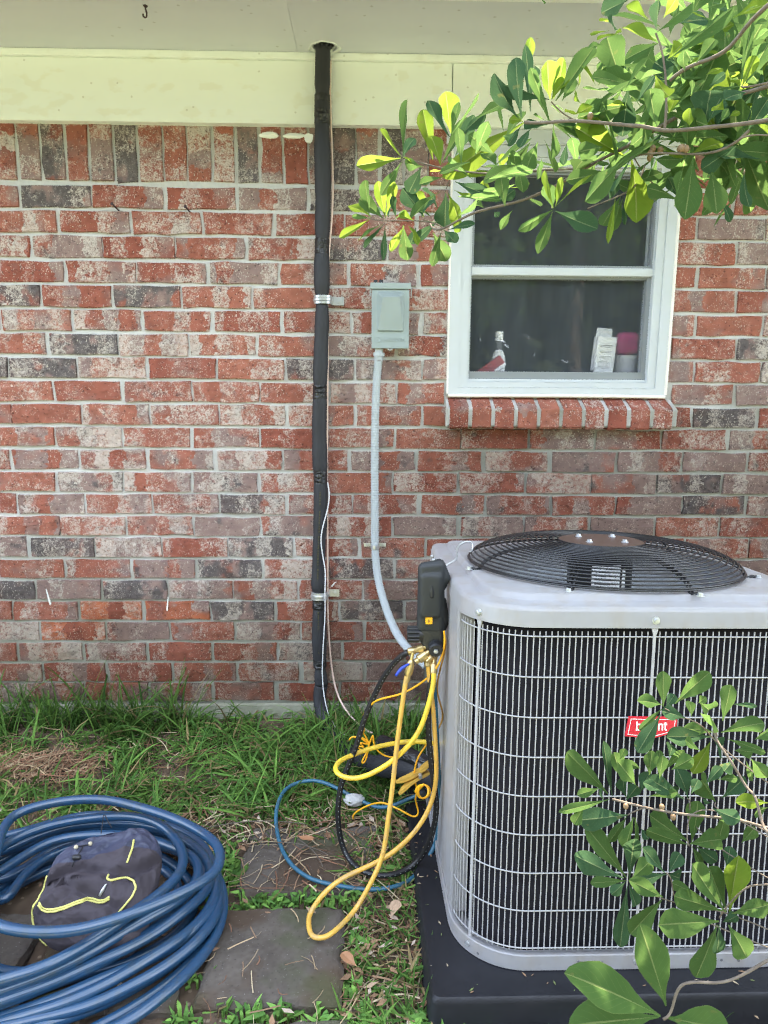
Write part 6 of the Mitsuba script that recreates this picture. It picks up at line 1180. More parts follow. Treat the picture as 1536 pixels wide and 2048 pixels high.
solo('yellow_cable', tube(spline(YELLOW_CABLE, 0.004), 0.0021, 8), 'mat_yellow_cable', 'thin orange yellow cable draped from the gauge across the black hose', 'cable', smooth=True)
solo('cable_bundle', tube(spline(CABLE_TANGLE, 0.004), 0.0019, 8), 'mat_yellow_cable', 'tangled bundle of thin yellow cable in the grass near the wall', 'cable', smooth=True)
plain('mat_amber_cable', (0.42, 0.20, 0.04), 0.4)
solo('amber_cable', tube(spline(AMBER_CABLE, 0.004), 0.0017, 8), 'mat_amber_cable', 'thin brown cable hanging close against the side of the outdoor unit', 'cable', smooth=True)
solo('clamp_cable', tube(spline(CLAMP_CABLE, 0.003), 0.0021, 8), 'mat_yellow_cable', 'coiled orange yellow cable around the clamp beside the unit', 'cable', smooth=True)
blh = thing('blue_hose', 'thin blue hose lying in a big ring on grass and slab', 'hose')
BP = np.array(BLUE_HOSE)
part('tube', tube(spline(BP, 0.006), 0.0047, 12), 'mat_blue_hose', blh, smooth=True)
e0 = BP[-1]
part('end_nut', lathe_along(e0 + (BP[-2] - e0) * 0.05, e0 + (e0 - BP[-2]) * 0.75, [(0, 0.0095), (0.1, 0.0115), (0.9, 0.0115), (1, 0.009)], 10), 'mat_black_plastic', blh, smooth=30)
# spring clamp
cp_ = thing('spring_clamp', 'amber plastic spring clamp lying beside the black pipe end', 'clamp')
cc0 = np.array([0.105, -0.655, 0.19])


def clamp_jaw(p0, p1, w0, w1, th_, up):
    p0, p1 = np.array(p0), np.array(p1)
    t = (p1 - p0) / np.linalg.norm(p1 - p0)
    s = np.array([0.25, -0.9, 0.3])
    s -= t * (s @ t)
    s /= np.linalg.norm(s)
    n = np.cross(t, s)
    L = np.linalg.norm(p1 - p0)
    loops = []
    for k, u in enumerate(np.linspace(0, 1, 9)):
        c = p0 + t * L * u + n * up * math.sin(u * np.pi) * 0.006
        w = (w0 + (w1 - w0) * u) * (0.55 if k == 0 else 0.8 if k in (1, 8) else 1)
        h = th_ * (0.5 if k in (0, 8) else 1)
        loops.append(np.array([c + s * w + n * h * 0.6, c + s * w * 0.8 + n * h, c - s * w * 0.8 + n * h, c - s * w + n * h * 0.6, c - s * w - n * h, c + s * w - n * h]))
    return loft(loops, cap0=True, cap1=True)


part('jaw', clamp_jaw((0.064, -0.655, 0.174), (0.142, -0.652, 0.222), 0.009, 0.013, 0.0045, 1), 'mat_clamp', cp_, smooth=30)
part('jaw', clamp_jaw((0.070, -0.665, 0.150), (0.140, -0.650, 0.196), 0.011, 0.012, 0.004, -1), 'mat_clamp', cp_, smooth=30)
part('pivot', cyl((0.118, -0.675, 0.197), (0.119, -0.632, 0.203), 0.0045, sides=12), 'mat_zinc', cp_, smooth=30)

# ---------------------------------------------------------------- big blue hose coil
CO = np.array(HOSE_COIL)
HC = spline(CO, 0.012)
nn_ = np.arange(len(HC)) * 0.045
HC += 0.016 * np.stack([meshkit.fbm(np.stack([nn_, nn_ * 0 + q, nn_ * 0], -1), 2, 4 + q) - 0.5 for q in range(3)], -1) * [1, 1, 0.5]
# settle: nothing below the ground
HC[:, 2] = np.maximum(HC[:, 2], 0.0110 + np.maximum(ground_h(HC[:, 0], HC[:, 1]), 0.0) + 0.006)
solo('hose_coil', tube(HC, 0.0098, 20), 'mat_coil_hose', 'thick blue air hose coiled in a heap around the dark bag', 'hose', smooth=True)

# ---------------------------------------------------------------- drawstring bag
bF = [np.array(v) for v in BAG_FRAME]
b_up = bF[1] - bF[0]
b_h = np.linalg.norm(b_up)
b_up /= b_h
b_rt = bF[3] - bF[2]
b_rt -= b_up * (b_rt @ b_up)
b_w = np.linalg.norm(b_rt)
b_rt /= b_w
b_n = np.cross(b_rt, b_up)
if b_n[2] < 0:
    b_n = -b_n
BAG_C = (bF[0] + bF[1]) / 2


def bag_mesh():
    m = trimesh.creation.icosphere(6, 1.0)
    v = np.array(m.vertices)
    se = lambda a, e: np.sign(a) * np.abs(a) ** e
    u, w, h = se(v[:, 0], 0.62), se(v[:, 1], 0.62), se(v[:, 2], 0.85)
    # wider foot, slanting gathered mouth
    wid = b_w / 2 * (1.05 - 0.10 * (w + 1) / 2)
    mouth = np.clip((w - 0.55) / 0.45, 0, 1)
    X = u * wid * (1 - 0.10 * mouth)
    Y = w * b_h / 2 * (1.05 + 0.16 * u)
    thick = 0.054 * (1 - 0.45 * mouth ** 1.5) * (1 - 0.15 * np.abs(w))
    H = h * thick
    q = np.stack([u * 2.2, w * 2.2, h * 1.5], -1)
    f1 = meshkit.fbm(q * 1.3 + 4, 3, 7) - 0.5
    # creases running across
    cr1 = -np.exp(-((w - 0.15 - 0.28 * u + 0.2 * np.sin(u * 3)) / 0.07) ** 2) * 0.010
    cr2 = -np.exp(-((w + 0.25 + 0.35 * u) / 0.09) ** 2) * 0.008 * (u > -0.6)
    cr3 = np.exp(-((w - 0.0 - 0.5 * u) / 0.12) ** 2) * 0.007
    rip = mouth * 0.005 * np.sin(u * 22 + 3 * f1)
    wr = (np.abs(meshkit.fbm(np.stack([u * 3 + w * 2, w * 5 - u * 2, h], -1), 3, 9) - 0.5)) * -0.016
    d = f1 * 0.026 + (1.9 * cr1 + 1.9 * cr2 + 1.6 * cr3 + wr) * (h > 0) + rip * np.abs(h)
    ridge = lambda s_, k_: 1 - np.abs(2 * meshkit.noise(s_, k_) - 1)
    d = d + (0.0085 * (ridge(np.stack([u * 2.0 + w * 1.2, w * 3.2 - u * 1.5, h], -1), 31) ** 3) + 0.003 * (ridge(np.stack([u * 4.5 - w * 2, w * 6 + u * 2.5, h], -1), 32) ** 3) - 0.006) * (0.3 + 0.7 * (h > 0))
    sag = -0.020 * np.exp(-((u + 0.2) ** 2 + (w - 0.62) ** 2) / 0.16) * (h > 0)
    H = H + d + sag
    P = BAG_C + X[:, None] * b_rt + Y[:, None] * b_up + H[:, None] * b_n
    P[:, 2] = np.maximum(P[:, 2], 0.03)
    return trimesh.Trimesh(P, m.faces, process=False), w, u


BAG, bag_w, bag_u = bag_mesh()
BG = thing('drawstring_bag', 'dark grey drawstring bag with yellow piping lying inside the hose coil', 'bag')
fw = bag_w[BAG.faces].mean(1) - 0.10 * np.sin(bag_u[BAG.faces].mean(1) * 2.5 + 0.4)
part('body', BAG.submesh([np.where(fw < 0.42)[0]], append=True, repair=False), 'mat_bag', BG, smooth=True)
part('collar', BAG.submesh([np.where(fw >= 0.42)[0]], append=True, repair=False), 'mat_bag_collar', BG, smooth=True, label='darker blue grey gathered collar')
BAG_PIPING = [[[-0.4669,-0.8619,0.1747],[-0.4654,-0.8703,0.1732],[-0.4639,-0.879,0.1719],[-0.4625,-0.8886,0.1715],[-0.4614,-0.8991,0.1721],[-0.461,-0.9073,0.1711],[-0.4613,-0.9136,0.1688],[-0.4624,-0.9179,0.1651]],[[-0.4957,-0.9265,0.1467],[-0.4944,-0.9358,0.1479],[-0.4897,-0.9443,0.1505],[-0.4839,-0.9461,0.1498],[-0.4804,-0.9413,0.1471],[-0.4769,-0.9362,0.1446],[-0.4729,-0.9324,0.1432],[-0.4687,-0.9291,0.1414],[-0.4644,-0.9256,0.1392],[-0.4586,-0.9268,0.1396],[-0.4495,-0.9383,0.1455],[-0.4443,-0.9398,0.1437],[-0.4409,-0.9439,0.1411],[-0.4377,-0.9478,0.1384],[-0.4365,-0.9521,0.136],[-0.4375,-0.9565,0.1338],[-0.4385,-0.9605,0.1314],[-0.4401,-0.9639,0.1287],[-0.4425,-0.9672,0.1265],[-0.4452,-0.9698,0.1238],[-0.4483,-0.9713,0.1202],[-0.4516,-0.9723,0.1162],[-0.4552,-0.973,0.1123],[-0.4587,-0.9739,0.1084],[-0.4617,-0.976,0.1056],[-0.4641,-0.9798,0.1042]],[[-0.6188,-0.9115,0.1345],[-0.6206,-0.9156,0.1267],[-0.6216,-0.9145,0.125],[-0.6224,-0.9134,0.1229],[-0.625,-0.9156,0.1116],[-0.6222,-0.9375,0.1131],[-0.6227,-0.937,0.1124],[-0.6234,-0.9389,0.1103],[-0.6141,-0.9632,0.1234],[-0.6191,-0.9662,0.1166],[-0.6191,-0.9662,0.1167],[-0.6197,-0.9679,0.1162],[-0.619,-0.972,0.1172],[-0.6207,-0.9708,0.112],[-0.624,-0.9673,0.1035],[-0.6239,-0.9689,0.0998],[-0.6234,-0.9698,0.0954],[-0.6232,-0.9707,0.0906],[-0.6224,-0.9726,0.0882],[-0.6214,-0.9736,0.0848],[-0.6197,-0.9756,0.0813],[-0.6187,-0.9769,0.0794],[-0.6171,-0.9787,0.0764],[-0.6145,-0.9819,0.0744],[-0.613,-0.9833,0.0732],[-0.6099,-0.9864,0.0716],[-0.6084,-0.9868,0.069],[-0.6051,-0.9889,0.0663],[-0.6034,-0.9899,0.0651],[-0.6006,-0.991,0.0627],[-0.5983,-0.9911,0.0598],[-0.5949,-0.9931,0.0587],[-0.5918,-0.9934,0.0556],[-0.5895,-0.9928,0.0523]]]
BAG_ZIP = [[[-0.6087,-0.9729,0.1223],[-0.6041,-0.976,0.12],[-0.6012,-0.9759,0.1151],[-0.596,-0.9771,0.1134],[-0.5897,-0.98,0.1137],[-0.5836,-0.9814,0.1152],[-0.5777,-0.9824,0.1163],[-0.5724,-0.9824,0.1172],[-0.5667,-0.9831,0.1194],[-0.5599,-0.9864,0.1236],[-0.5558,-0.984,0.1235],[-0.5519,-0.9815,0.1238],[-0.5477,-0.9795,0.1245],[-0.5441,-0.9763,0.1242],[-0.5392,-0.9758,0.126],[-0.5339,-0.9758,0.128],[-0.5297,-0.9737,0.1281],[-0.5262,-0.9697,0.1269],[-0.5247,-0.9611,0.1219],[-0.5206,-0.9583,0.1191],[-0.5159,-0.9568,0.1168],[-0.5109,-0.9565,0.1149],[-0.5057,-0.9566,0.1133],[-0.4999,-0.9575,0.1145],[-0.4932,-0.9604,0.1175],[-0.487,-0.9634,0.1228],[-0.4808,-0.9665,0.1282]]]
BAG_CORD = [[[-0.576,-0.8745,0.1683],[-0.572,-0.8677,0.1656],[-0.5672,-0.8625,0.1634],[-0.562,-0.858,0.1618],[-0.5573,-0.8524,0.1601]],[[-0.5659,-0.8645,0.1633],[-0.5666,-0.8722,0.1626],[-0.5663,-0.8822,0.1636],[-0.5679,-0.8872,0.161],[-0.5692,-0.8926,0.1586],[-0.5707,-0.8977,0.1562],[-0.5724,-0.9005,0.1516],[-0.574,-0.9021,0.1459]],[[-0.5666,-0.8677,0.1634],[-0.5665,-0.8778,0.1631],[-0.5672,-0.8859,0.1614],[-0.5664,-0.8932,0.1582]]]
BAG_LOOP = [[[-0.5496,-0.8155,0.1574],[-0.5494,-0.8129,0.1623],[-0.5493,-0.8098,0.167],[-0.5492,-0.8067,0.1716],[-0.5493,-0.8037,0.1764],[-0.5485,-0.8031,0.1827],[-0.5487,-0.8001,0.1876],[-0.5464,-0.7994,0.1895],[-0.5429,-0.8009,0.1848],[-0.5398,-0.8028,0.1799],[-0.5365,-0.8052,0.1754],[-0.5331,-0.8069,0.1706],[-0.5294,-0.8091,0.1662]]]
BAG_TOGGLE = [[[-0.5749,-0.8952,0.1598],[-0.5701,-0.8933,0.1584],[-0.5645,-0.8932,0.1583],[-0.559,-0.8928,0.158]]]
BAG_PULL = [[[-0.4912,-0.9498,0.1438],[-0.4949,-0.9519,0.1377],[-0.4981,-0.9549,0.1322],[-0.5023,-0.9551,0.1245]]]

for c in BAG_PIPING:
    part('piping', tube(spline(c, 0.003) + b_n * 0.0012, 0.0021, 8), 'mat_piping', BG, smooth=True, label='yellow piping')
zc = spline(BAG_ZIP[0], 0.003) + b_n * 0.0012
zk = part('zip', cat([tube(zc + b_up * 0.0022, 0.0019, 8), tube(zc - b_up * 0.0022, 0.0019, 8)]), 'mat_piping', BG, smooth=True, label='yellow zip')
part('zip_pull', tube(spline(BAG_PULL[0], 0.002) + b_n * 0.003, [0.0015, 0.0032, 0.0026], 8), 'mat_zinc', zk, smooth=True)
for c in BAG_CORD + BAG_LOOP:
    part('cord', tube(spline(c, 0.003) + b_n * 0.0012, 0.0011, 6), 'mat_cord', BG, smooth=True)
a0, a1 = np.array(BAG_TOGGLE[0][0]), np.array(BAG_TOGGLE[0][-1])
part('toggle', lathe_along(a0 + b_n * 0.004, a1 + b_n * 0.004, [(0, 0.003), (0.15, 0.0052), (0.85, 0.0052), (1, 0.003)], 12), 'mat_black_plastic', BG, smooth=35)
for p in (BAG_CORD[0][0], BAG_CORD[0][-1]):
    part('eyelet', trimesh.creation.icosphere(2, 0.0042).apply_translation(np.array(p) + b_n * 0.002), 'mat_straw_knot', BG, smooth=True)


# ---------------------------------------------------------------- tree and shrub
def leaf_mesh(width, cup, bend, wave, seed, nu=9, nv=3):
    """unit leaf along +x: blunt, broadest past the middle; z up; half width 1, scaled later; the two halves meet in a sharp fold at the midrib"""
    U_ = 1 - (1 - np.linspace(0, 1, nu)) ** 1.5
    blunt = 0.92 + 0.06 * math.sin(seed * 2.3)
    prof = np.interp(U_, [0, 0.10, 0.25, 0.45, 0.62, 0.76, 0.88, 0.95, 0.985, 1.0], [0.05, 0.09, 0.32, 0.70, 0.94, 1.0, 0.86 * blunt, 0.62 * blunt, 0.34 * blunt, 0.03])
    vs, uvs, fs, k0 = [], [], [], 0
    for sgn in (-1, 1):
        V_ = np.linspace(0, 1, nv + 1)
        uu, vv = np.meshgrid(U_, V_, indexing='ij')
        edge = 1 + 0.07 * np.sin(uu * 9 + seed * 1.7 + sgn) + 0.03 * np.sin(uu * 23 + seed * 5 + sgn * 2)
        Y = sgn * vv * prof[:, None] * edge
        Z = cup * vv * prof[:, None] * (1 - 0.35 * vv) + bend * 4.5 * (uu ** 2) + wave * np.sin(uu * 8 + seed + sgn * 1.3) * vv ** 1.5 * prof[:, None]
        X = uu - 0.03 * vv * prof[:, None] * (uu > 0.9)
        vs.append(np.stack([X, Y, Z], -1).reshape(-1, 3))
        uvs.append(np.stack([uu, sgn * vv], -1).reshape(-1, 2))
        i, j = np.meshgrid(np.arange(nu - 1), np.arange(nv), indexing='ij')
        q0 = k0 + i * (nv + 1) + j
        q = np.stack([q0, q0 + nv + 1, q0 + nv + 2, q0 + 1], -1).reshape(-1, 4)
        if sgn < 0:
            q = q[:, ::-1]
        fs += [q[:, [0, 1, 2]], q[:, [0, 2, 3]]]
        k0 += nu * (nv + 1)
    return trimesh.Trimesh(np.vstack(vs), np.vstack(fs), process=False), np.vstack(uvs)


LEAF_SHAPES = []
for bs in ('mat_leaf_deep', 'mat_leaf_mid', 'mat_leaf_young'):
    for k, (cup, bend, wave) in enumerate([(0.35, -0.10, 0.08), (0.55, 0.10, 0.14), (-0.30, -0.16, 0.18), (0.75, 0.03, 0.10), (0.45, -0.22, 0.22)]):
        m, uv = leaf_mesh(1, cup, bend, wave, k + 1, 13, 2)
        LEAF_SHAPES.append(mikit.ply(m, bs, smooth=True, uv=uv))


def place_leaves(rows, parent, weights, seed, face=0.75, rough_n=0.42, grow=1.42):
    r = np.random.default_rng(seed)
    for row in rows:
        p, q, hw_ = np.array(row[:3]), np.array(row[3:6]), row[6]
        ax = q - p
        L = np.linalg.norm(ax)
        X = ax / L
        # leaf blades of these rosettes turn their faces outward to the open side of the garden and up
        n = np.array([0.0, -1.0, 0.85]) * face + r.normal(0, rough_n, 3)
        n -= X * (n @ X)
        n /= np.linalg.norm(n) + 1e-9
        if r.random() < 0.25:
            n = -n
        Y = np.cross(n, X)
        hw_ = min(hw_ * grow, L * 0.33)
        M4 = np.eye(4)
        M4[:3, 0], M4[:3, 1], M4[:3, 2], M4[:3, 3] = X * L, Y * hw_, n * hw_ * 1.1, p
        k = r.choice(3, p=weights) * 5 + r.integers(5)
        put({**LEAF_SHAPES[k], 'to_world': T(M4.tolist())}, 'leaf', parent)


def stem_mesh(r0, r1, pts):
    sp2 = spline(pts, 0.012)
    n = len(sp2)
    rr = np.linspace(r0 * 0.42, r1 * 0.5, n) * (1 + 0.18 * (meshkit.noise(np.stack([np.arange(n) * 0.8, np.zeros(n), np.zeros(n) + r0 * 999], -1), 2) - 0.5))
    return tube(sp2, rr, 8)


TR = thing('tree', 'leafy oak branches hanging into the picture across the window and eave', 'tree')
trunk_x, trunk_y = 1.02, -1.32
part('trunk', tube(spline([(trunk_x + 0.03, trunk_y, -0.05), (trunk_x, trunk_y + 0.02, 0.8), (trunk_x - 0.02, trunk_y, 1.5), (trunk_x + 0.02, trunk_y - 0.05, 2.3), (trunk_x + 0.06, trunk_y - 0.05, 3.2)], 0.05), [0.042, 0.036, 0.03, 0.024, 0.012], 14), 'mat_bark', TR, smooth=True)
for pts in ([(0, 0, 1.75), (-0.30, 0.20, 2.15), (-0.72, 0.52, 2.36)], [(0, 0, 1.9), (-0.10, 0.30, 2.2), (-0.15, 0.72, 2.42)], [(0.01, 0, 2.0), (-0.25, 0.02, 2.25), (-0.62, 0.16, 2.40)], [(0.01, 0, 1.85), (0.14, 0.25, 2.2), (0.20, 0.50, 2.42)]):
    part('branch', tube(spline([(trunk_x + a, trunk_y + b, c) for a, b, c in pts], 0.03), [0.013, 0.008, 0.004], 8), 'mat_bark', TR, smooth=True)
for r0, r1, pts in TREE_STEMS:
    pts = [list(p) for p in pts]
    if pts[0][0] > 0.5:
        z = pts[0][2] - 0.12
        pts = [[trunk_x, trunk_y, z], [(trunk_x + pts[0][0]) / 2 + 0.02, (trunk_y + pts[0][1]) / 2, z + 0.07]] + pts
        r0 = r0 * 0.8
    part('branch', stem_mesh(r0, r1, pts), 'mat_bark', TR, smooth=True)
place_leaves(TREE_LEAVES, TR, [0.26, 0.38, 0.36], 21)
ac_m = trimesh.creation.icosphere(2, 0.0040)
for p in TREE_ACORNS:
    m = ac_m.copy()
    m.vertices = m.vertices * [1, 1, 1.25] + p
    part('acorn', m, 'mat_acorn', TR, smooth=True)
# the crown goes on above and to the right of the frame
rt = np.random.default_rng(33)
fol, fuv = [], []
lm, luv = leaf_mesh(1, 0.25, -0.1, 0.05, 1, 7, 1)
for k in range(2600):
    c = np.array([1.15, -1.35, 2.35]) + rt.normal(0, 1, 3) * [0.36, 0.33, 0.42]
    if c[0] < 0.62 + 0.2 * (c[2] < 2.0) or c[2] < 1.55:
        continue
    if c[0] < 0.78 and c[2] < 1.95:
        continue
    X = rt.normal(0, 1, 3)
    X /= np.linalg.norm(X)
    n = rt.normal(0, 1, 3) + [0, 0, 0.8]
    n -= X * (n @ X)
    n /= np.linalg.norm(n)
    R3 = np.stack([X * 0.075, np.cross(n, X) * 0.014, n * 0.014], -1)
    fol.append(trimesh.Trimesh(np.asarray(lm.vertices) @ R3.T + c, lm.faces, process=False))
    fuv.append(luv)
for k in range(12):   # unseen boughs added above the frame to dapple the branches in view
    cc_ = np.array([rt.uniform(0.15, 1.25), rt.uniform(-1.15, -0.50), 0])
    cc_[2] = rt.uniform(2.22, 2.55)
    for q in range(11):
        X = rt.normal(0, 1, 3)
        X /= np.linalg.norm(X)
        n = rt.normal(0, 0.6, 3) + [0, 0, 0.8]
        n -= X * (n @ X)
        n /= np.linalg.norm(n)
        R3 = np.stack([X * 0.085, np.cross(n, X) * 0.018, n * 0.018], -1)
        fol.append(trimesh.Trimesh(np.asarray(lm.vertices) @ R3.T + cc_ + rt.normal(0, 0.035, 3), lm.faces, process=False))
        fuv.append(luv)
for row in BACK_LEAVES:
    p, q, hw_ = np.array(row[:3]), np.array(row[3:6]), row[6]
    L = np.linalg.norm(q - p)
    X = (q - p) / L
    n = np.array([0.0, -0.6, 0.5]) + rt.normal(0, 0.5, 3)
    n -= X * (n @ X)
    n /= np.linalg.norm(n)
    R3 = np.stack([X * L, np.cross(n, X) * hw_ * 1.2, n * hw_ * 1.2], -1)
    fol.append(trimesh.Trimesh(np.asarray(lm.vertices) @ R3.T + p, lm.faces, process=False))
    fuv.append(luv)
part('crown', cat(fol), 'mat_leaf_mid', TR, kind='stuff', smooth=True, uv=np.vstack(fuv))

SH = thing('shrub', 'young oak shrub with broad leaves growing in front of the grille', 'shrub')
for i, (r0, r1, pts) in enumerate(SHRUB_STEMS):
    pts = [list(p) for p in pts]
    if pts[0][0] > 0.42:
        pts = [[0.80, -1.36, 0.02], [0.76, -1.36, pts[0][2] * 0.6 + 0.04]] + pts
        r0 = r0 * 0.9
    part('stem', stem_mesh(r0, r1, pts), 'mat_bark', SH, smooth=True)
place_leaves(SHRUB_LEAVES, SH, [0.38, 0.56, 0.06], 22, 0.95, 0.30, 1.38)
for p in SHRUB_ACORNS:
    m = ac_m.copy()
    m.vertices = m.vertices * [1, 1, 1.25] + p
    part('acorn', m, 'mat_acorn', SH, smooth=True)

# ---------------------------------------------------------------- grass, weeds and litter
def blades(roots, length, width, az, lean, droop, col, seed, rows=6, twist=0.5):
    """curved tapering strips, one per root; all arrays of the same length"""
    r = np.random.default_rng(seed)
    n = len(roots)
    t = np.linspace(0, 1, rows)
    dirv = np.stack([np.cos(az), np.sin(az), np.zeros(n)], -1)
    ang0 = lean[:, None] + droop[:, None] * t[None]          # angle from vertical along the blade
    seg = length[:, None] / (rows - 1)
    hor = np.cumsum(np.sin(ang0) * seg, 1) - np.sin(ang0[:, :1]) * seg
    ver = np.cumsum(np.cos(ang0) * seg, 1) - np.cos(ang0[:, :1]) * seg
    P = roots[:, None] + dirv[:, None] * hor[..., None] + np.array([0, 0, 1.0]) * ver[..., None]
    floor = ground_h(P[..., 0], P[..., 1]) + 0.004 + r.uniform(0, 0.02, n)[:, None]
    P[..., 2] = np.maximum(P[..., 2], np.where(t[None] > 0, floor, -1))
    side = np.stack([-np.sin(az), np.cos(az), np.zeros(n)], -1)
    tw = r.normal(0, twist, n)
    side = side * np.cos(tw)[:, None] + np.array([0, 0, 1.0]) * np.sin(tw)[:, None] * 0.7
    prof = np.interp(t, [0, 0.3, 0.7, 1], [0.75, 1, 0.75, 0.04])
    off = side[:, None] * (width[:, None] * prof[None])[..., None]
    V = np.stack([P - off, P + off], 2).reshape(n, rows * 2, 3)
    base = np.arange(n)[:, None] * rows * 2
    f = []
    for k in range(rows - 1):
        a = base + 2 * k
        f += [np.concatenate([a, a + 1, a + 3], 1), np.concatenate([a, a + 3, a + 2], 1)]
    C = np.repeat(col[:, None], rows * 2, 1)
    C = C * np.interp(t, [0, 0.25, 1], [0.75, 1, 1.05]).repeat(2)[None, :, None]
    return trimesh.Trimesh(V.reshape(-1, 3), np.vstack(f), process=False), C.reshape(-1, 3)


def grass_cols(n, r, straw=0.10, bright=0.0):
    a, b = np.array([0.060, 0.130, 0.034]), np.array([0.15, 0.27, 0.060])
    k = r.random((n, 1)) ** 1.3
    c = a * (1 - k) + b * k
    c = c * (1 + bright)
    s = r.random(n) < straw
    c[s] = np.array([0.34, 0.26, 0.13]) * r.uniform(0.6, 1.1, (s.sum(), 1))
    return c


def tufts(centers, per, spread, l0, l1, w0, w1, seed, straw=0.1, bright=0.0, lean=(0.15, 1.0), droop=(0.2, 1.3)):
    r = np.random.default_rng(seed)
    n = len(centers) * per
    c = np.repeat(centers, per, 0)
    ph = np.repeat(r.uniform(0, 2 * np.pi, len(centers)), per)
    az = ph + r.normal(0, 0.75, n)
    tone = np.repeat(r.uniform(0.62, 1.45, len(centers)), per)
    off = r.normal(0, spread, (n, 2))
    x, y = c[:, 0] + off[:, 0], c[:, 1] + off[:, 1]
    ok = (y < -0.012)
    x, y, az, tone = x[ok], y[ok], az[ok], tone[ok]
    n = len(x)
    roots = np.stack([x, y, ground_h(x, y) - 0.004], -1)
    return blades(roots, r.uniform(l0, l1, n) * (0.6 + 0.4 * r.random(n)), r.uniform(w0, w1, n), az, r.uniform(*lean, n), r.uniform(*droop, n), grass_cols(n, r, straw, bright) * tone[:, None], seed + 1)


rg = np.random.default_rng(77)


def scatter(n, x0, x1, y0, y1, keep):
    p = np.stack([rg.uniform(x0, x1, n), rg.uniform(y0, y1, n)], -1)
    return p[[bool(keep(*q)) for q in p]]


thin = lambda x, y: float(meshkit.fbm(np.array([[x * 4.5, y * 6.0, 1.0]]), 3, 13)[0])
bare = lambda x, y: (x + 0.86) ** 2 / 0.16 ** 2 + (y + 0.30) ** 2 / 0.07 ** 2 < 1
g1 = tufts(scatter(620, -2.6, 0.16, -0.54, -0.03, lambda x, y: not bare(x, y) and rg.random() < (thin(x, y) - 0.30) * 4.5), 12, 0.014, 0.05, 0.19, 0.0019, 0.0044, 41, 0.09, 0.3, lean=(0.35, 1.25), droop=(0.4, 1.9))
g1b = tufts(scatter(400, -2.6, 0.16, -0.52, -0.03, lambda x, y: not bare(x, y) and rg.random() < (thin(x, y) - 0.25) * 5), 9, 0.02, 0.04, 0.11, 0.0014, 0.0034, 42, 0.16, -0.15, lean=(0.3, 1.2))
g2 = tufts(scatter(85, -1.8, -0.40, -0.13, -0.02, lambda x, y: rg.random() < np.clip((-x - 0.35) * 2.2, 0.1, 1)), 15, 0.018, 0.12, 0.27, 0.0018, 0.0040, 43, 0.06, -0.1, lean=(0.05, 0.7), droop=(0.2, 1.6))
g2b = tufts(scatter(60, -0.16, 0.16, -0.42, -0.05, lambda x, y: True), 14, 0.016, 0.08, 0.20, 0.0018, 0.0040, 44, 0.06, 0.05)
g3 = tufts(scatter(260, -1.5, 0.1, -0.64, -0.40, lambda x, y: rg.random() < np.clip((y + 0.66) * 4.5, 0, 1)), 8, 0.02, 0.03, 0.12, 0.0016, 0.0034, 45, 0.22, 0.1)
g4 = tufts(scatter(130, -0.03, 0.105, -1.25, -0.60, lambda x, y: x < 0.10), 7, 0.014, 0.03, 0.09, 0.0014, 0.0032, 47, 0.22, 0.15)
g5 = tufts(scatter(80, 0.1, 1.1, -1.32, -1.135, lambda x, y: True), 8, 0.015, 0.03, 0.085, 0.0018, 0.0042, 49, 0.10, 0.3)
g6 = tufts(scatter(700, -3.0, -0.95, -1.5, -0.4, lambda x, y: True), 8, 0.02, 0.04, 0.12, 0.0018, 0.0036, 51, 0.12)
g7 = tufts(scatter(320, 0.9, 3.0, -1.5, -0.05, lambda x, y: True), 8, 0.02, 0.04, 0.14, 0.0018, 0.0036, 53, 0.12)
gm = [g1, g1b, g2, g2b, g3, g4, g5, g6, g7]
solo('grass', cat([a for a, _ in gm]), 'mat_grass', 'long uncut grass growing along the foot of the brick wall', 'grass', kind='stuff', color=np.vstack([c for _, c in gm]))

# broad bladed weeds in the slab joints
wr_ = np.random.default_rng(90)
wc = [(x, -0.824 + wr_.normal(0, 0.010)) for x in np.arange(-0.27, -0.03, 0.0085)] + [(x, -1.096 + wr_.normal(0, 0.008)) for x in np.arange(-0.25, -0.10, 0.013)] + [(x, -1.097 + wr_.normal(0, 0.008)) for x in np.arange(-0.09, 0.02, 0.0085)] + \
     [(-0.325 + wr_.normal(0, 0.012), y) for y in np.arange(-0.84, -0.60, 0.012)] + [(-0.328 + wr_.normal(0, 0.005), y) for y in (-1.02, -1.0, -1.1, -1.13, -1.15)] + [(x, -1.10 + wr_.normal(0, 0.01)) for x in np.arange(-0.33, -0.28, 0.02)] + \
     [(-0.02 + wr_.normal(0, 0.014), y) for y in np.arange(-1.18, -0.84, 0.018)]
g8 = tufts(np.array(wc), 6, 0.007, 0.018, 0.048, 0.0024, 0.0048, 61, 0.02, 0.75, lean=(0.2, 1.2), droop=(0.2, 0.9))
wc2 = np.array([(-0.295, -0.70), (-0.305, -0.735), (-0.29, -0.765), (0.105, -1.10), (0.118, -1.135), (0.135, -1.15), (0.20, -1.155), (0.31, -1.16), (-0.31, -0.80), (0.02, -0.73), (0.33, -1.17)])
g9 = tufts(wc2, 9, 0.010, 0.025, 0.06, 0.0035, 0.0075, 63, 0.0, 0.6, lean=(0.1, 1.1))
solo('weeds', cat([g8[0], g9[0]]), 'mat_grass', 'bright green weeds sprouting in the joints between the concrete slabs', 'weeds', kind='stuff', color=np.vstack([g8[1], g9[1]]))

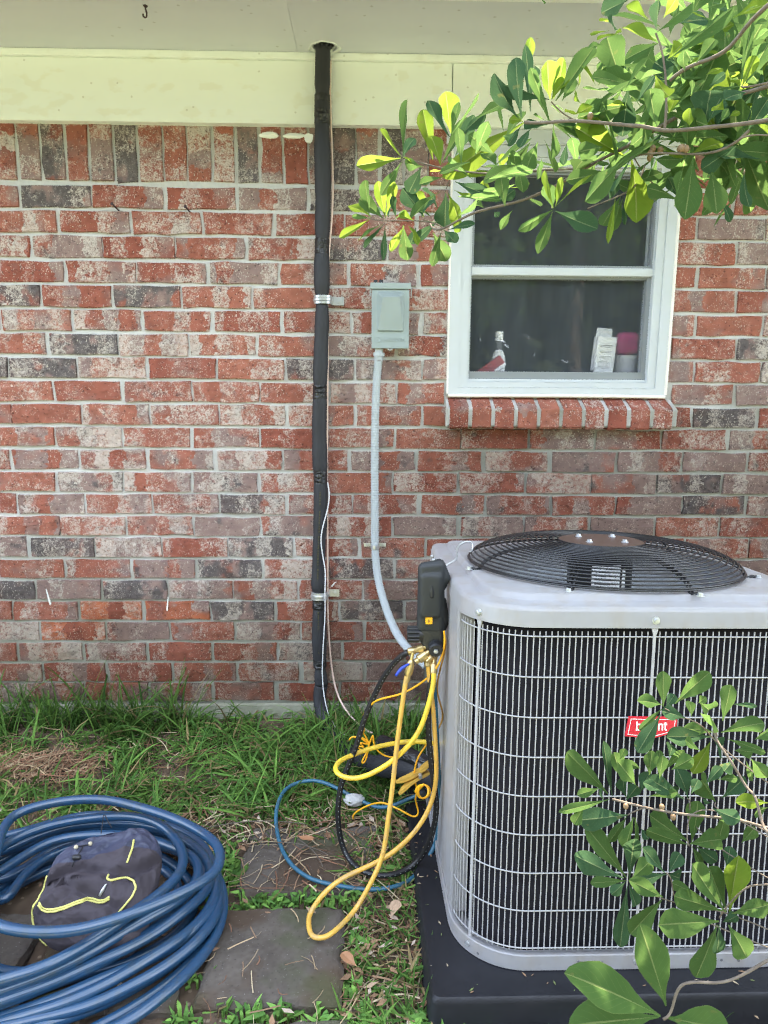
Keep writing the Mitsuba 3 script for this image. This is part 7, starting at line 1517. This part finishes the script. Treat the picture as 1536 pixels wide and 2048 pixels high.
# dry stalks and pine needles
def straws(n, box_, l0, l1, w, cols, seed, zlift=0.004):
    r = np.random.default_rng(seed)
    x, y = r.uniform(box_[0], box_[1], n), r.uniform(box_[2], box_[3], n)
    az, L = r.uniform(0, np.pi * 2, n), r.uniform(l0, l1, n)
    out, oc = [], []
    k = r.integers(0, len(cols), n)
    t = np.linspace(-0.5, 0.5, 4)
    bend = r.normal(0, 0.12, n)
    px_ = x[:, None] + np.cos(az)[:, None] * t * L[:, None] - np.sin(az)[:, None] * bend[:, None] * L[:, None] * (t ** 2 * 4)
    py_ = y[:, None] + np.sin(az)[:, None] * t * L[:, None] + np.cos(az)[:, None] * bend[:, None] * L[:, None] * (t ** 2 * 4)
    pz_ = ground_h(px_, py_).max(1, keepdims=True) + zlift + r.uniform(0, 0.012, n)[:, None] + r.normal(0, 0.06, n)[:, None] * t * L[:, None]
    P = np.stack([px_, py_, pz_], -1)
    s = np.stack([-np.sin(az), np.cos(az), np.full(n, 0.4)], -1)
    ww = w * r.uniform(0.6, 1.4, n)
    V = np.stack([P - s[:, None] * ww[:, None, None], P + s[:, None] * ww[:, None, None]], 2).reshape(n, 8, 3)
    base = np.arange(n)[:, None] * 8
    f = []
    for q in range(3):
        a = base + 2 * q
        f += [np.concatenate([a, a + 1, a + 3], 1), np.concatenate([a, a + 3, a + 2], 1)]
    C = np.array(cols)[k] * r.uniform(0.7, 1.25, (n, 1))
    return trimesh.Trimesh(V.reshape(-1, 3), np.vstack(f), process=False), np.repeat(C, 8, 0)


TAN = [(0.34, 0.25, 0.15), (0.24, 0.15, 0.09), (0.42, 0.34, 0.22), (0.20, 0.10, 0.06)]
sm = [straws(480, (-1.5, 0.1, -0.62, -0.10), 0.04, 0.14, 0.0011, TAN, 71, 0.008), straws(420, (-0.05, 0.11, -1.25, -0.5), 0.02, 0.09, 0.0011, TAN, 72), straws(420, (-1.1, -0.76, -0.36, -0.24), 0.05, 0.14, 0.0011, [TAN[1], TAN[3], TAN[0]], 73, 0.012),
      straws(300, (-0.45, 0.06, -0.80, -0.46), 0.02, 0.10, 0.0010, TAN, 74, 0.016), straws(45, (-0.33, 0.0, -1.2, -0.8), 0.015, 0.06, 0.0008, TAN, 76, 0.022), straws(150, (0.1, 1.0, -1.3, -1.13), 0.03, 0.09, 0.0010, TAN, 75)]
solo('dry_straw', cat([a for a, _ in sm]), 'mat_litter', 'dry stalks and pine needles scattered over soil and slabs', 'straw', kind='stuff', color=np.vstack([c for _, c in sm]))
cr = np.random.default_rng(81)
chips, chip_c = [], []
for k in range(420):
    if k % 3 == 0:
        x, y = cr.uniform(-0.04, 0.11), cr.uniform(-1.22, -0.55)
    elif k % 3 == 1:
        x, y = cr.uniform(-0.5, 0.06), cr.uniform(-0.66, -0.45)
    else:
        x, y = cr.uniform(-1.4, 0.9), cr.uniform(-1.35, -0.4)
    L, az = cr.uniform(0.004, 0.016), cr.uniform(0, 6.28)
    q = np.array([(-1, 0, 0), (-0.2, -0.4, 0.12), (1, 0.05, 0.2), (0.1, 0.42, 0.05)]) * L
    q = np.stack([q[:, 0] * math.cos(az) - q[:, 1] * math.sin(az), q[:, 0] * math.sin(az) + q[:, 1] * math.cos(az), q[:, 2]], -1)
    on_slab = 0.016 if (-0.31 < x < -0.04 and y < -0.84) else 0.0
    chips.append(trimesh.Trimesh(q + [x, y, max(float(ground_h(np.array([x]), np.array([y]))[0]), 0) + 0.007 + on_slab], [[0, 1, 2], [0, 2, 3]], process=False))
    chip_c.append(np.repeat([np.array([(0.28, 0.17, 0.10), (0.38, 0.27, 0.18), (0.20, 0.12, 0.07), (0.45, 0.36, 0.28)][cr.integers(4)])], 4, 0))
for k in range(46):
    u_, w_ = cr.uniform(-AW / 2 - 0.05, -AW / 2 - 0.005), cr.uniform(-AD / 2 - 0.05, AD / 2)
    if k % 2:
        u_, w_ = cr.uniform(-AW / 2, AW / 2), cr.uniform(-AD / 2 - 0.052, -AD / 2 - 0.008)
    L, az = cr.uniform(0.002, 0.007), cr.uniform(0, 6.28)
    q = np.array([(-1, 0, 0), (-0.2, -0.3, 0.05), (1, 0.05, 0.1), (0.1, 0.3, 0.03)]) * L
    q = np.stack([q[:, 0] * math.cos(az) - q[:, 1] * math.sin(az), q[:, 0] * math.sin(az) + q[:, 1] * math.cos(az), q[:, 2] + 0.001], -1) + [u_, w_, 0]
    chips.append(trimesh.Trimesh(q @ AM.T + AO, [[0, 1, 2], [0, 2, 3]], process=False))
    chip_c.append(np.repeat([np.array([(0.28, 0.17, 0.10), (0.16, 0.2, 0.07), (0.40, 0.32, 0.22)][cr.integers(3)])], 4, 0))
solo('leaf_litter', cat(chips), 'mat_litter', 'small brown leaf fragments scattered over the bare soil', 'leaf litter', kind='stuff', color=np.vstack(chip_c))

# single fallen leaves
def dead_leaf(x, y, z, az, L, hw_, mt, label, seed):
    m, uv = leaf_mesh(1, 0.35, 0.12, 0.12, seed, 9, 2)
    v = np.asarray(m.vertices) * [L, hw_, hw_]
    v = v @ trimesh.transformations.rotation_matrix(az, (0, 0, 1))[:3, :3].T + [x, y, z]
    m.vertices = v
    solo('fallen_leaf', m, mt, label, 'leaf', smooth=True)


dead_leaf(-0.168, -0.640, 0.030, -0.55, 0.048, 0.011, 'mat_dead_leaf', 'orange brown fallen leaf on the slab inside the blue hose ring', 3)
dead_leaf(-0.385, -0.690, 0.022, 0.4, 0.035, 0.011, 'mat_dead_leaf', 'brown fallen leaf on the soil behind the hose coil', 4)
dead_leaf(0.045, -0.895, 0.022, 1.2, 0.045, 0.012, 'mat_dead_leaf_pale', 'pale curled fallen leaf between the slab and the black pad', 5)
dead_leaf(-0.02, -1.015, 0.022, 2.4, 0.038, 0.012, 'mat_dead_leaf', 'brown fallen leaf at the right edge of the middle slab', 6)
dead_leaf(0.255, -1.165, 0.02, 0.15, 0.05, 0.012, 'mat_dead_leaf', 'rusty fallen leaf lying in front of the black pad', 7)
sto = trimesh.creation.icosphere(3, 1.0)
sto.vertices = sto.vertices * (1 + 0.4 * (meshkit.fbm(sto.vertices * 3, 3, 3) - 0.5)[:, None]) * [0.026, 0.018, 0.015] + [-0.035, -0.505, 0.035]
solo('stone', sto, 'mat_stone', 'pale grey rough stone in the grass behind the black hose', 'stone', smooth=True)
twigs = [[(-0.21, -0.66, 0.026), (-0.15, -0.672, 0.028), (-0.09, -0.70, 0.022)], [(-0.165, -0.645, 0.024), (-0.12, -0.70, 0.027), (-0.10, -0.74, 0.022)], [(-0.40, -0.60, 0.02), (-0.28, -0.575, 0.024), (-0.14, -0.585, 0.02)]]
for pts, lb in zip(twigs, ('thin dry twig lying across the slab beside the orange leaf', 'thin bent pine needle twig on the slab inside the hose ring', 'long dry twig at the back edge of the rear slab')):
    solo('twig', tube(spline(pts, 0.008), 0.0011, 6), 'mat_bark', lb, 'twig', smooth=True)

# ---------------------------------------------------------------- the far side of the garden, seen mirrored in the window
rw = np.random.default_rng(101)
wv, wf = [], []
N = 26000
cx = rw.uniform(-14, 14, N)
hgt = 4.2 + 2.4 * meshkit.fbm(np.stack([cx * 0.35, cx * 0, cx * 0], -1), 3, 5)
cz = rw.random(N) ** 0.8 * hgt
cy = -13 + rw.normal(0, 1.0, N)
sz = rw.uniform(0.14, 0.34, N)
dv = rw.normal(0, 1, (N, 2, 3))
a_, b_ = dv[:, 0] / np.linalg.norm(dv[:, 0], axis=1, keepdims=True), dv[:, 1] / np.linalg.norm(dv[:, 1], axis=1, keepdims=True)
c_ = np.stack([cx, cy, cz], -1)
V = np.stack([c_ - a_ * sz[:, None], c_ + b_ * sz[:, None] * 0.6, c_ + a_ * sz[:, None], c_ - b_ * sz[:, None] * 0.6], 1).reshape(-1, 3)
k = np.arange(N)[:, None] * 4
F_ = np.vstack([np.concatenate([k, k + 1, k + 2], 1), np.concatenate([k, k + 2, k + 3], 1)])
colr = np.repeat(np.array([0.040, 0.052, 0.026]) * rw.uniform(0.2, 2.2, (N, 1)), 4, 0)
solo('wood', trimesh.Trimesh(V, F_, process=False), 'mat_grass', 'dark belt of trees far across the lawn, mirrored in the window', 'trees', kind='stuff', color=colr)
